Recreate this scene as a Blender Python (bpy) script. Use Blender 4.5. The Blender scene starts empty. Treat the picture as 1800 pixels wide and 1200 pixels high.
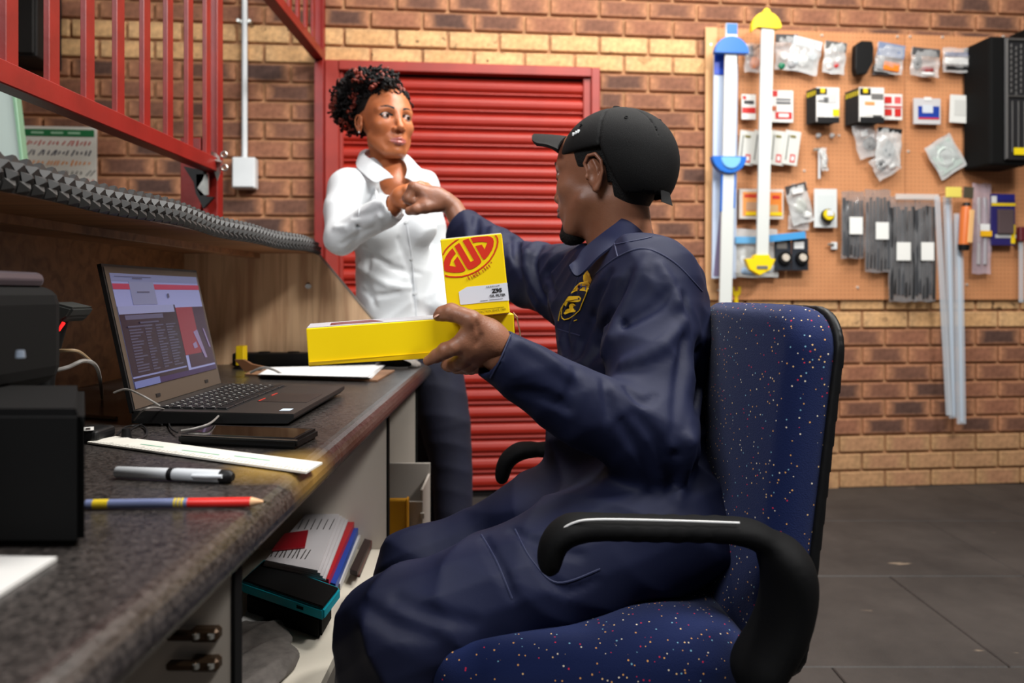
import bpy, bmesh, math, random
import numpy as np
from mathutils import Vector, Matrix, Euler, Quaternion
R = math.radians
F = 1300.0      # focal length in pixels of the 1800x1200 frame (26 mm lens)
CZ = 0.93       # camera height, metres
random.seed(4)
scn = bpy.context.scene
C = scn.collection

# ---------------------------------------------------------------- camera
cam_d = bpy.data.cameras.new('camera'); cam = bpy.data.objects.new('camera', cam_d); C.objects.link(cam)
cam.location = (0, 0, CZ); cam.rotation_euler = (R(90), 0, 0)
cam_d.sensor_width = 36; cam_d.lens = 26.0; cam_d.shift_y = -85/1800; cam_d.clip_start = 0.02
cam_d.dof.use_dof = True; cam_d.dof.focus_distance = 1.12; cam_d.dof.aperture_fstop = 3.9
scn.camera = cam
# ---------------------------------------------------------------- world, lights, exposure
w = bpy.data.worlds.new('world'); scn.world = w; w.use_nodes = True
bg = w.node_tree.nodes['Background']; bg.inputs[0].default_value = (0.80, 0.90, 1.0, 1); bg.inputs[1].default_value = 0.06
def area(name, loc, target, sx, sy, power, col=(1, 1, 1)):
    d = bpy.data.lights.new(name, 'AREA'); d.shape = 'RECTANGLE'; d.size = sx; d.size_y = sy; d.energy = power; d.color = col
    o = bpy.data.objects.new(name, d); C.objects.link(o); o.location = loc
    o.rotation_euler = (Vector(target)-Vector(loc)).to_track_quat('-Z', 'Y').to_euler(); return o
area('bay_daylight', (-1.4, -0.9, 2.9), (0.2, 1.9, 1.0), 1.2, 0.9, 68, (0.96, 0.98, 1.0))
area('ceiling_tube_light_right', (1.6, 0.35, 3.12), (0.2, 1.6, 0.8), 1.1, 0.3, 112, (1.0, 0.98, 0.95))
area('ceiling_tube_light_middle', (0.45, 1.75, 3.18), (0.45, 1.95, 0), 1.3, 0.3, 66, (1.0, 0.98, 0.94))
area('ceiling_tube_light_back', (0.9, 2.45, 3.16), (0.9, 2.85, 0), 2.6, 0.3, 40, (1.0, 0.96, 0.88))
vs = scn.view_settings; vs.view_transform = 'Standard'; vs.look = 'None'; vs.gamma = 1; vs.exposure = 0.0; vs.use_curve_mapping = False

# ---------------------------------------------------------------- helpers
def W(px, py, Y):            # a point of the room seen at that pixel, Y metres in front of the camera
    return Vector(((px-900)/F*Y, Y, CZ+(515-py)/F*Y))
def D(px, py, z):            # the point of the horizontal plane z seen at that pixel
    Y = (CZ-z)*F/(py-515.0); return Vector(((px-900)/F*Y, Y, z))

def hexc(s):                 # sRGB 0-255 triple -> linear
    out = []
    for v in s:
        v = v/255.0; out.append(v/12.92 if v <= 0.04045 else ((v+0.055)/1.055)**2.4)
    return tuple(out)+(1.0,)

MATS = {}
def mat(name, rgb, rough=0.5, metal=0.0, noise=0, amt=0.25, bump=0.0, bscale=None, spec=None, alpha=None, emit=None, sheen=0, trans=0, coat=0, rgb2=None, sss=0):
    if name in MATS: return MATS[name]
    m = bpy.data.materials.new(name); m.use_nodes = True; nt = m.node_tree; b = nt.nodes['Principled BSDF']
    col = hexc(rgb)
    b.inputs['Base Color'].default_value = col; b.inputs['Roughness'].default_value = rough; b.inputs['Metallic'].default_value = metal
    if spec is not None: b.inputs['Specular IOR Level'].default_value = spec
    if alpha is not None: b.inputs['Alpha'].default_value = alpha
    if trans: b.inputs['Transmission Weight'].default_value = trans
    if coat: b.inputs['Coat Weight'].default_value = coat
    if sheen: b.inputs['Sheen Weight'].default_value = sheen
    if sss:
        b.inputs['Subsurface Weight'].default_value = sss; b.inputs['Subsurface Radius'].default_value = (0.012, 0.005, 0.003)
        b.inputs['Subsurface Scale'].default_value = 1.0
    if emit: b.inputs['Emission Color'].default_value = hexc(emit[:3]); b.inputs['Emission Strength'].default_value = emit[3]
    tc = nt.nodes.new('ShaderNodeTexCoord')
    if noise:
        n = nt.nodes.new('ShaderNodeTexNoise'); n.inputs['Scale'].default_value = noise; n.inputs['Detail'].default_value = 6
        nt.links.new(tc.outputs['Object'], n.inputs['Vector'])
        r = nt.nodes.new('ShaderNodeValToRGB')
        c2 = hexc(rgb2) if rgb2 else tuple(v*(1-amt) for v in col[:3])+(1,)
        c1 = col if rgb2 else tuple(min(1, v*(1+amt)) for v in col[:3])+(1,)
        r.color_ramp.elements[0].position = 0.35; r.color_ramp.elements[0].color = c2
        r.color_ramp.elements[1].position = 0.65; r.color_ramp.elements[1].color = c1
        nt.links.new(n.outputs['Fac'], r.inputs['Fac']); nt.links.new(r.outputs['Color'], b.inputs['Base Color'])
    if bump:
        n2 = nt.nodes.new('ShaderNodeTexNoise'); n2.inputs['Scale'].default_value = bscale or 60; n2.inputs['Detail'].default_value = 4
        nt.links.new(tc.outputs['Object'], n2.inputs['Vector'])
        bp = nt.nodes.new('ShaderNodeBump'); bp.inputs['Strength'].default_value = bump; bp.inputs['Distance'].default_value = 0.004
        nt.links.new(n2.outputs['Fac'], bp.inputs['Height']); nt.links.new(bp.outputs['Normal'], b.inputs['Normal'])
    MATS[name] = m; return m

def finish(name, me, m=None, parent=None, smooth=False, loc=None):
    o = bpy.data.objects.new(name, me); C.objects.link(o)
    if m is not None:
        for mm in (m if isinstance(m, (list, tuple)) else [m]): me.materials.append(mm)
    if smooth:
        me.polygons.foreach_set('use_smooth', [True]*len(me.polygons))
        if len(me.polygons) < 9000: me.set_sharp_from_angle(angle=R(50))
    if parent is not None: o.parent = parent
    if loc is not None: o.location = loc
    return o
def bobj(name, bm, m=None, parent=None, smooth=False, recalc=True):
    if recalc: bmesh.ops.recalc_face_normals(bm, faces=bm.faces)
    me = bpy.data.meshes.new(name); bm.to_mesh(me); bm.free()
    return finish(name, me, m, parent, smooth)
def empty(name, loc, rot=(0, 0, 0)):
    o = bpy.data.objects.new(name, None); C.objects.link(o); o.location = loc; o.rotation_euler = rot; o.empty_display_size = 0.05
    return o
def tag(o, label=None, cat=None, group=None, kind=None):
    if label: o['label'] = label
    if cat: o['category'] = cat
    if group: o['group'] = group
    if kind: o['kind'] = kind
    return o
def thing(name, label, cat, loc=(0, 0, 0), rot=(0, 0, 0), group=None):
    return tag(empty(name, loc, rot), label, cat, group)
def upd(): bpy.context.view_layer.update()
def keep(o, parent):        # parent while keeping the world position
    upd(); mw = o.matrix_world.copy(); o.parent = parent; o.matrix_parent_inverse = parent.matrix_world.inverted(); o.matrix_world = mw; return o
def copy_tree(o, parent=None):
    c = o.copy(); C.objects.link(c); c.parent = parent
    for ch in list(o.children): copy_tree(ch, c)
    return c

def box(bm, c, s, bev=0.0, M=None, seg=1):
    """box centre c, full size s"""
    r = bmesh.ops.create_cube(bm, size=1.0)
    vs_ = r['verts']
    bmesh.ops.scale(bm, vec=s, verts=vs_)
    if bev > 0:
        es = list({e for v in vs_ for e in v.link_edges})
        rr = bmesh.ops.bevel(bm, geom=es, offset=bev, segments=seg, profile=0.5, affect='EDGES', clamp_overlap=True)
        vs_ = list({v for f in rr['faces'] for v in f.verts} | {v for v in vs_ if v.is_valid})
    bmesh.ops.translate(bm, vec=c, verts=vs_)
    if M is not None: bmesh.ops.transform(bm, matrix=M, verts=vs_)
    return vs_
def boxo(name, c, s, m, parent=None, bev=0.003, rot=None, seg=1):
    bm = bmesh.new(); box(bm, (0, 0, 0), s, bev, seg=seg)
    o = bobj(name, bm, m, parent); o.location = c
    if rot: o.rotation_euler = rot
    return o
def prism(bm, pts, depth_vec):
    """closed polygon pts (3-D) extruded by depth_vec"""
    a = [bm.verts.new(p) for p in pts]; b = [bm.verts.new(Vector(p)+Vector(depth_vec)) for p in pts]
    n = len(pts)
    bm.faces.new(a); bm.faces.new(list(reversed(b)))
    for i in range(n): bm.faces.new((a[i], b[i], b[(i+1) % n], a[(i+1) % n]))
    return a+b
def tube(bm, pts, r, seg=8, cap=True):
    """tube through pts; r number or list"""
    pts = [Vector(p) for p in pts]; n = len(pts); rs = r if isinstance(r, (list, tuple)) else [r]*n
    rings = []; prev = None
    for i, p in enumerate(pts):
        t = (pts[min(i+1, n-1)]-pts[max(i-1, 0)])
        if t.length < 1e-9: t = Vector((0, 0, 1))
        t.normalize()
        if prev is None:
            u = t.orthogonal().normalized()
        else:
            u = prev-t*prev.dot(t)
            u = u.normalized() if u.length > 1e-6 else t.orthogonal().normalized()
        prev = u; v = t.cross(u)
        rings.append([bm.verts.new(p+(u*math.cos(2*math.pi*k/seg)+v*math.sin(2*math.pi*k/seg))*rs[i]) for k in range(seg)])
    for i in range(n-1):
        for k in range(seg):
            bm.faces.new((rings[i][k], rings[i][(k+1) % seg], rings[i+1][(k+1) % seg], rings[i+1][k]))
    if cap:
        bm.faces.new(list(reversed(rings[0]))); bm.faces.new(rings[-1])
    return rings
def tubeo(name, pts, r, m, parent=None, seg=10):
    bm = bmesh.new(); tube(bm, pts, r, seg); return bobj(name, bm, m, parent, True)
def spline(pts, n=8):
    """Catmull-Rom through pts"""
    pts = [Vector(p) for p in pts]; out = []
    for i in range(len(pts)-1):
        p0 = pts[max(i-1, 0)]; p1 = pts[i]; p2 = pts[i+1]; p3 = pts[min(i+2, len(pts)-1)]
        for k in range(n):
            t = k/n
            out.append(0.5*((2*p1)+(p2-p0)*t+(2*p0-5*p1+4*p2-p3)*t*t+(3*p1-p0-3*p2+p3)*t**3))
    out.append(pts[-1]); return out
def cyl(bm, c, r1, r2, h, seg=16, M=None):
    rr = bmesh.ops.create_cone(bm, cap_ends=True, segments=seg, radius1=r1, radius2=r2, depth=h)
    bmesh.ops.translate(bm, vec=c, verts=rr['verts'])
    if M is not None: bmesh.ops.transform(bm, matrix=M, verts=rr['verts'])
    return rr['verts']
def text_mesh(name, s, size, m, parent, M, extrude=0.0001, align='LEFT', xs=1.0, bold=0.0):
    cu = bpy.data.curves.new(name, 'FONT'); cu.body = s; cu.size = size; cu.extrude = extrude; cu.align_x = align; cu.offset = bold
    cu.resolution_u = 3
    o = bpy.data.objects.new(name, cu); C.objects.link(o); upd()
    me = bpy.data.meshes.new_from_object(o.evaluated_get(bpy.context.evaluated_depsgraph_get()))
    bpy.data.objects.remove(o); me.name = name
    me.transform(M @ Matrix.Diagonal((xs, 1, 1, 1)))
    return finish(name, me, m, parent)
# ---------------------------------------------------------------- implicit surfaces: one continuous skin from blended shapes
f32 = np.float32
def A3(p): return np.array(p, dtype=f32)
def s_cap(a, b, r1, r2=None):
    a = A3(a); b = A3(b); r2 = r1 if r2 is None else r2; ba = b-a; L = float(ba @ ba)+1e-12
    def f(p):
        pa = p-a; h = np.clip((pa @ ba)/L, 0, 1); q = pa-h[:, None]*ba
        return np.sqrt(np.einsum('ij,ij->i', q, q))-(r1+(r2-r1)*h)
    return f
def s_ell(c, r, rot=None):
    c = A3(c); r = A3(r); Mx = None
    if rot is not None: Mx = np.array(Euler([R(v) for v in rot]).to_matrix(), dtype=f32)
    def f(p):
        q = p-c
        if Mx is not None: q = q @ Mx
        k0 = np.sqrt((((q/r)**2).sum(1))); k1 = np.sqrt(((q/(r*r))**2).sum(1))+1e-9
        return k0*(k0-1.0)/k1
    return f
def s_box(c, h, rnd=0.0, rot=None):
    c = A3(c); h = A3(h)-rnd; Mx = None
    if rot is not None: Mx = np.array(Euler([R(v) for v in rot]).to_matrix(), dtype=f32)
    def f(p):
        q = p-c
        if Mx is not None: q = q @ Mx
        q = np.abs(q)-h
        return np.sqrt((np.maximum(q, 0)**2).sum(1))+np.minimum(q.max(1), 0)-rnd
    return f
def s_plane(c, n):
    c = A3(c); n = A3(Vector(n).normalized())
    return lambda p: (p-c) @ n
def s_chain(pts, rs):
    fs = [s_cap(pts[i], pts[i+1], rs[i], rs[i+1]) for i in range(len(pts)-1)]
    P = np.array([list(p) for p in pts], dtype=f32); c = P.mean(0); Rb = float(np.sqrt(((P-c)**2).sum(1)).max()+max(rs))
    def f(p):
        q = p-c; out = np.sqrt(np.einsum('ij,ij->i', q, q))-Rb; m = out < 0.06     # far points: distance to the bounding sphere
        if not m.any(): return out
        pm = p if m.all() else p[m]; d = fs[0](pm)
        for g in fs[1:]: d = np.minimum(d, g(pm))
        if pm is p: return d
        out[m] = d; return out
    return f
def smin(a, b, k):
    if k <= 0: return np.minimum(a, b)
    h = np.maximum(k-np.abs(a-b), 0)/k
    return np.minimum(a, b)-h*h*k*0.25
def smax(a, b, k): return -smin(-a, -b, k)
class SDF:
    def __init__(self): self.ops = []
    def add(self, f, k=0.02): self.ops.append(('u', f, k)); return self
    def sub(self, f, k=0.01): self.ops.append(('s', f, k)); return self
    def cut(self, f, k=0.005): self.ops.append(('i', f, k)); return self
    def disp(self, f): self.ops.append(('d', f, 0)); return self
    def __call__(self, p):
        d = None
        for o, f, k in self.ops:
            if o == 'd': d = d+f(p); continue
            v = f(p)
            if d is None: d = v
            elif o == 'u': d = smin(d, v, k)
            elif o == 's': d = smax(d, -v, k)
            else: d = smax(d, v, k)
        return d.astype(f32)
    def hit(self, px, py, y0=0.5, y1=3.0):
        """first point of the surface on the line of sight through a pixel"""
        o = np.array([0, 0, CZ], dtype=f32); t = Vector(((px-900)/F, 1, (515-py)/F)); L = t.length; t = np.array(t, dtype=f32)
        Y = y0; prev = y0
        for _ in range(300):
            d = float(self((o+t*Y)[None])[0])
            if d < 0:
                a, b = prev, Y
                for _ in range(14):
                    m = (a+b)/2
                    if float(self((o+t*m)[None])[0]) < 0: b = m
                    else: a = m
                return Vector(o+t*b)
            prev = Y; Y += min(max(d, 0.0015)*0.75/L, 0.08)
            if Y > y1: return None
        return None
def surface(sdf, lo, hi, h):
    lo = np.array(lo, dtype=f32); hi = np.array(hi, dtype=f32); B = 6
    nb = np.ceil((hi-lo)/(h*B)).astype(int)+1; n = nb*B
    cs = np.stack(np.meshgrid(*[np.arange(k) for k in nb], indexing='ij'), -1).reshape(-1, 3)
    cc = lo+(cs.astype(f32)*B+(B-1)/2)*h
    dc = np.concatenate([sdf(cc[i:i+200000]) for i in range(0, len(cc), 200000)])
    D3 = np.repeat(np.repeat(np.repeat(dc.reshape(nb), B, 0), B, 1), B, 2).astype(f32)
    near = np.abs(dc) < h*B*0.87*2.1+h
    off = np.stack(np.meshgrid(*[np.arange(B)]*3, indexing='ij'), -1).reshape(-1, 3)
    idx = (cs[near][:, None, :]*B+off[None]).reshape(-1, 3)
    for i in range(0, len(idx), 400000):
        j = idx[i:i+400000]; D3[j[:, 0], j[:, 1], j[:, 2]] = sdf(lo+j.astype(f32)*h)
    s = D3 < 0
    cnt = np.zeros(tuple(np.array(D3.shape)-1), dtype=np.int8)
    X, Y, Z = D3.shape
    for a in (0, 1):
        for b in (0, 1):
            for c in (0, 1): cnt += s[a:X-1+a, b:Y-1+b, c:Z-1+c]
    act = (cnt > 0) & (cnt < 8); ci = np.argwhere(act); vid = -np.ones(act.shape, dtype=np.int64); vid[act] = np.arange(len(ci))
    acc = np.zeros((len(ci), 3)); num = np.zeros(len(ci))
    cor = [(0, 0, 0), (1, 0, 0), (0, 1, 0), (1, 1, 0), (0, 0, 1), (1, 0, 1), (0, 1, 1), (1, 1, 1)]
    vals = [D3[ci[:, 0]+a, ci[:, 1]+b, ci[:, 2]+c] for a, b, c in cor]
    for i in range(8):
        for ax in range(3):
            j = i | (1 << ax)
            if j == i: continue
            a, b = vals[i], vals[j]; m = (a < 0) != (b < 0)
            t = np.where(m, a/(a-b+1e-20), 0)
            p = np.array(cor[i])[None]+np.zeros((len(ci), 3)); p[:, ax] += t
            acc += np.where(m[:, None], p, 0); num += m
    vert = lo+(ci+acc/num[:, None])*h
    faces = []
    for ax in range(3):
        o1, o2 = [(1, 2), (2, 0), (0, 1)][ax]
        sl0 = [slice(None)]*3; sl1 = [slice(None)]*3; sl0[ax] = slice(0, -1); sl1[ax] = slice(1, None)
        e = s[tuple(sl0)] != s[tuple(sl1)]
        ei = np.argwhere(e)
        ok = (ei[:, o1] > 0) & (ei[:, o2] > 0) & (ei[:, o1] < D3.shape[o1]-1) & (ei[:, o2] < D3.shape[o2]-1); ei = ei[ok]
        if len(ei) == 0: continue
        ins = s[ei[:, 0], ei[:, 1], ei[:, 2]]
        def g(d1, d2):
            q = ei.copy(); q[:, o1] -= d1; q[:, o2] -= d2; return vid[q[:, 0], q[:, 1], q[:, 2]]
        q = np.stack([g(1, 1), g(0, 1), g(0, 0), g(1, 0)], 1)
        q[~ins] = q[~ins][:, ::-1]; faces.append(q)
    return vert, np.concatenate(faces)
def np_mesh(name, parts):
    """one mesh from [(verts, quads)]"""
    off = 0; V = []; Q = []
    for v, q in parts: V.append(v); Q.append(q+off); off += len(v)
    V = np.concatenate(V); Q = np.concatenate(Q)
    me = bpy.data.meshes.new(name); me.vertices.add(len(V)); me.vertices.foreach_set('co', V.astype(f32).ravel())
    me.loops.add(Q.size); me.loops.foreach_set('vertex_index', Q.ravel().astype(np.int32))
    me.polygons.add(len(Q)); me.polygons.foreach_set('loop_start', np.arange(0, Q.size, 4, dtype=np.int32))
    me.polygons.foreach_set('loop_total', np.full(len(Q), 4, dtype=np.int32))
    me.update(calc_edges=True); me.validate(); return me
def xf(v, M):
    M = np.array(M); return v @ M[:3, :3].T+M[:3, 3]
def folds(amp, freq, dirv, warp=0.6, seed=0, sharp=2.0):
    """cloth folds running across dirv"""
    dv = A3(Vector(dirv).normalized()); rs = np.random.RandomState(seed); ph = rs.rand(6)*6.28
    def f(p):
        wv = np.sin(p[:, 0]*9+ph[0]+np.sin(p[:, 2]*7+ph[4]))+np.sin(p[:, 1]*11+ph[1])+np.sin(p[:, 2]*8+ph[2]+p[:, 0]*5)
        t = (p @ dv)*freq*6.283+wv*warp*2
        m = 0.45+0.55*np.sin(p[:, 0]*7+p[:, 2]*6+ph[3])*np.sin(p[:, 1]*8-p[:, 2]*5+ph[5])
        return (-amp*m*((1-np.abs(np.sin(t*0.5)))**(sharp*0.6))*2.2+amp*0.5).astype(f32)
    return f
# ================================================================ the room
K = 0.095; WY = 3.39; WANG = math.atan(K)
WM = Matrix.Translation((0, WY, 0)) @ Matrix.Rotation(WANG, 4, 'Z')     # frame of the brick wall: x along it, -y into the room
WMI = WM.inverted()
def WL(px, py, off=0.0):      # wall-frame point seen at a pixel, off metres in front of the wall face
    a = (px-900)/F; Y = (WY-off*math.sqrt(1+K*K))/(1-K*a)
    return WMI @ W(px, py, Y)
def wallthing(name, label, cat, px, py, off=0.05, group=None, roll=0):
    p = WM @ WL(px, py, off)
    return thing(name, label, cat, p, (0, R(roll), WANG), group)
SC = lambda px: 0.00262 if px > 1100 else 0.00253       # metres per pixel on the wall

def brick_mat(name, lo, hi, edge, island=False, spots=0.0):
    m = bpy.data.materials.new(name); m.use_nodes = True; nt = m.node_tree; b = nt.nodes['Principled BSDF']; L = nt.links
    b.inputs['Roughness'].default_value = 0.85; b.inputs['Specular IOR Level'].default_value = 0.25
    uv = nt.nodes.new('ShaderNodeUVMap'); uv.uv_map = 'UVMap'
    if island:
        g = nt.nodes.new('ShaderNodeNewGeometry'); rnd = g.outputs['Random Per Island']
    else:
        g = nt.nodes.new('ShaderNodeObjectInfo'); rnd = g.outputs['Random']
    # distance from the brick's middle, the way such bricks are flashed darker in the kiln
    mp = nt.nodes.new('ShaderNodeVectorMath'); mp.operation = 'SUBTRACT'; mp.inputs[1].default_value = (0.5, 0.5, 0); L.new(uv.outputs[0], mp.inputs[0])
    tc = nt.nodes.new('ShaderNodeTexCoord'); wn = nt.nodes.new('ShaderNodeTexNoise'); wn.inputs['Scale'].default_value = 7; wn.noise_dimensions = '4D'
    sc = nt.nodes.new('ShaderNodeMath'); sc.operation = 'MULTIPLY'; sc.inputs[1].default_value = 40; L.new(rnd, sc.inputs[0]); L.new(sc.outputs[0], wn.inputs['W'])
    L.new(tc.outputs['Object'], wn.inputs['Vector'])
    ws = nt.nodes.new('ShaderNodeVectorMath'); ws.operation = 'SUBTRACT'; ws.inputs[1].default_value = (0.5, 0.5, 0.5); L.new(wn.outputs['Color'], ws.inputs[0])
    wm = nt.nodes.new('ShaderNodeVectorMath'); wm.operation = 'SCALE'; wm.inputs['Scale'].default_value = 0.34; L.new(ws.outputs[0], wm.inputs[0])
    ad = nt.nodes.new('ShaderNodeVectorMath'); ad.operation = 'ADD'; L.new(mp.outputs[0], ad.inputs[0]); L.new(wm.outputs[0], ad.inputs[1])
    s2 = nt.nodes.new('ShaderNodeVectorMath'); s2.operation = 'MULTIPLY'; s2.inputs[1].default_value = (1.08, 0.95, 0); L.new(ad.outputs[0], s2.inputs[0])
    ab_ = nt.nodes.new('ShaderNodeVectorMath'); ab_.operation = 'ABSOLUTE'; L.new(s2.outputs[0], ab_.inputs[0]); sx_ = nt.nodes.new('ShaderNodeSeparateXYZ'); L.new(ab_.outputs[0], sx_.inputs[0])
    ln = nt.nodes.new('ShaderNodeMath'); ln.operation = 'MAXIMUM'; L.new(sx_.outputs[0], ln.inputs[0]); L.new(sx_.outputs[1], ln.inputs[1])
    rp = nt.nodes.new('ShaderNodeMapRange'); rp.inputs[1].default_value = 0.30; rp.inputs[2].default_value = 0.50; L.new(ln.outputs[0], rp.inputs[0])
    base = nt.nodes.new('ShaderNodeMix'); base.data_type = 'RGBA'; base.inputs[6].default_value = hexc(lo); base.inputs[7].default_value = hexc(hi)
    r2 = nt.nodes.new('ShaderNodeMath'); r2.operation = 'MULTIPLY'; r2.inputs[1].default_value = 7.31; L.new(rnd, r2.inputs[0])
    fr = nt.nodes.new('ShaderNodeMath'); fr.operation = 'FRACT'; L.new(r2.outputs[0], fr.inputs[0]); L.new(fr.outputs[0], base.inputs[0])
    mx = nt.nodes.new('ShaderNodeMix'); mx.data_type = 'RGBA'; mx.inputs[7].default_value = hexc(edge)
    L.new(base.outputs[2], mx.inputs[6]); L.new(rp.outputs[0], mx.inputs[0])
    n3 = nt.nodes.new('ShaderNodeTexNoise'); n3.inputs['Scale'].default_value = 45; n3.inputs['Detail'].default_value = 8; L.new(tc.outputs['Object'], n3.inputs['Vector'])
    m3 = nt.nodes.new('ShaderNodeMapRange'); m3.inputs[1].default_value = 0.3; m3.inputs[2].default_value = 0.7; m3.inputs[3].default_value = 0.72; m3.inputs[4].default_value = 1.15; L.new(n3.outputs['Fac'], m3.inputs[0])
    ml = nt.nodes.new('ShaderNodeMix'); ml.data_type = 'RGBA'; ml.blend_type = 'MULTIPLY'; ml.inputs[0].default_value = 1; L.new(mx.outputs[2], ml.inputs[6]); L.new(m3.outputs[0], ml.inputs[7])
    out = ml.outputs[2]
    if spots:
        sn = nt.nodes.new('ShaderNodeTexNoise'); sn.inputs['Scale'].default_value = 22; sn.inputs['Detail'].default_value = 2; sn.noise_dimensions = '4D'
        L.new(tc.outputs['Object'], sn.inputs['Vector']); L.new(sc.outputs[0], sn.inputs['W'])
        r3 = nt.nodes.new('ShaderNodeMapRange'); r3.inputs[1].default_value = 0.64; r3.inputs[2].default_value = 0.68; L.new(sn.outputs['Fac'], r3.inputs[0])
        sx = nt.nodes.new('ShaderNodeMix'); sx.data_type = 'RGBA'; sx.inputs[7].default_value = hexc((52, 34, 26)); L.new(out, sx.inputs[6])
        gt = nt.nodes.new('ShaderNodeMath'); gt.operation = 'MULTIPLY'; L.new(r3.outputs[0], gt.inputs[0]); L.new(fr.outputs[0], gt.inputs[1]); L.new(gt.outputs[0], sx.inputs[0]); out = sx.outputs[2]
    L.new(out, b.inputs['Base Color'])
    bp = nt.nodes.new('ShaderNodeBump'); bp.inputs['Strength'].default_value = 0.5; bp.inputs['Distance'].default_value = 0.003; L.new(n3.outputs['Fac'], bp.inputs['Height']); L.new(bp.outputs['Normal'], b.inputs['Normal'])
    return m
BC = {'brown': ((78, 58, 52), (150, 100, 76), (172, 120, 88), 0), 'cream': ((204, 158, 110), (216, 172, 122), (206, 164, 118), 1), 'tan': ((168, 122, 92), (184, 142, 102), (180, 140, 100), 0)}
BM = {(k, i): brick_mat('brick_%s_%d' % (k, i), *v[:3], island=bool(i), spots=v[3]) for k, v in BC.items() for i in (0, 1)}
m_mortar = mat('mortar', (172, 128, 92), 0.95, noise=9, amt=0.25, bump=0.5, bscale=120)
wall = boxo('wall_back', (0, 0, 0), (7.3, 0.2, 3.3), m_mortar, None, 0); wall.matrix_world = WM @ Matrix.Translation((0.75, 0.106, 1.65)); tag(wall, kind='structure')
wall_i = (WM @ Matrix.Translation((0.75, 0.106, 1.65))).inverted() @ WM

BL, BH, PU, PV = 0.2195, 0.0735, 0.2325, 0.085
def brick_mesh(L):
    bm = bmesh.new(); box(bm, (0, 0, 0), (L, 0.03, BH), 0.0045)
    uvl = bm.loops.layers.uv.new('UVMap')
    for f in bm.faces:
        for l in f.loops: l[uvl].uv = (l.vert.co.x/L+0.5, l.vert.co.z/BH+0.5)
    bmesh.ops.recalc_face_normals(bm, faces=bm.faces)
    me = bpy.data.meshes.new('brick'); bm.to_mesh(me); bm.free(); return me
bmesh_full = {k: brick_mesh(BL) for k in BC}
for k, me in bmesh_full.items(): me.materials.append(BM[(k, 0)])
far = {k: bmesh.new() for k in BC}
for k in far: far[k].loops.layers.uv.new('UVMap')
dL = WL(574, 500).x; dR = WL(1050, 500).x; dT = WL(800, 117).z
bLx = WL(1240, 500).x; bTz = 2.165; bBz = 0.90
rw = random.Random(9)
nb = 0
for cz in range(0, 39):
    z = cz*PV-0.005+PV/2
    if z > 3.2: continue
    kind = 'cream' if cz in (9, 10, 23, 24) else ('tan' if cz < 3 else 'brown')
    for cx in range(-13, 20):
        x = (cx+(0.5 if cz % 2 else 0.0))*PU+0.057
        if x < -2.8 or x > 4.3: continue
        if z > 1.8 and kind == 'cream' and x > bLx: kind_ = 'brown'
        elif kind == 'cream' and cz < 12 and x < 0.2: kind_ = 'brown'
        else: kind_ = kind
        x0, x1 = x-BL/2, x+BL/2
        if z < dT-0.02:                                   # cut to the door opening
            if x0 > dL and x1 < dR: continue
            if x0 < dL < x1: x1 = dL-0.004
            if x0 < dR < x1: x0 = dR+0.004
        if x0 > bLx+0.1 and bBz+0.06 < z < bTz-0.05: continue
        if x1-x0 < 0.03: continue
        P = WM @ Vector((x, 0, z)); px = 900+F*P.x/P.y; py = 515-F*(P.z-CZ)/P.y
        y_off = rw.uniform(-0.0025, 0.0025)
        hid = (px < 600 and py > 430) or (py > 560 and px < 1440)
        if -45 < px < 1845 and -20 < py < 880 and not hid:
            o = bpy.data.objects.new('brick', bmesh_full[kind_]); C.objects.link(o); nb += 1
            o.parent = wall; o.matrix_parent_inverse = Matrix.Identity(4)
            o.matrix_local = wall_i @ Matrix.Translation(((x0+x1)/2, 0.004+y_off, z)) @ Matrix.Rotation(rw.uniform(-0.004, 0.004), 4, 'Y') @ Matrix.Diagonal(((x1-x0)/BL, 1, 1, 1))
        else:
            bmx = far[kind_]; vs_ = box(bmx, (0, 0, 0), ((x1-x0), 0.03, BH), 0)
            uvl = bmx.loops.layers.uv['UVMap']
            for f in {f for v in vs_ for f in v.link_faces}:
                for l in f.loops: l[uvl].uv = (l.vert.co.x/(x1-x0)+0.5, l.vert.co.z/BH+0.5)
            bmesh.ops.translate(bmx, vec=((x0+x1)/2, 0.004+y_off, z), verts=vs_)
for k in far:
    o = bobj('brick_courses', far[k], BM[(k, 1)], wall); o.matrix_local = wall_i; tag(o, kind='stuff')

m_plaster = mat('grey_plaster', (120, 112, 104), 0.9, noise=3, amt=0.15, bump=0.3, bscale=40)
m_dark = mat('dark_ceiling', (70, 66, 62), 0.9, noise=2, amt=0.2)
tag(boxo('wall_left', (-2.8, 0.95, 1.62), (0.12, 5.0, 3.3), m_plaster, bev=0), kind='structure')
tag(boxo('wall_right', (4.25, 0.95, 1.62), (0.12, 5.6, 3.3), m_plaster, bev=0), kind='structure')
tag(boxo('ceiling', (0.7, 0.95, 3.30), (7.1, 5.9, 0.12), m_dark, bev=0), kind='structure')

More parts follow.
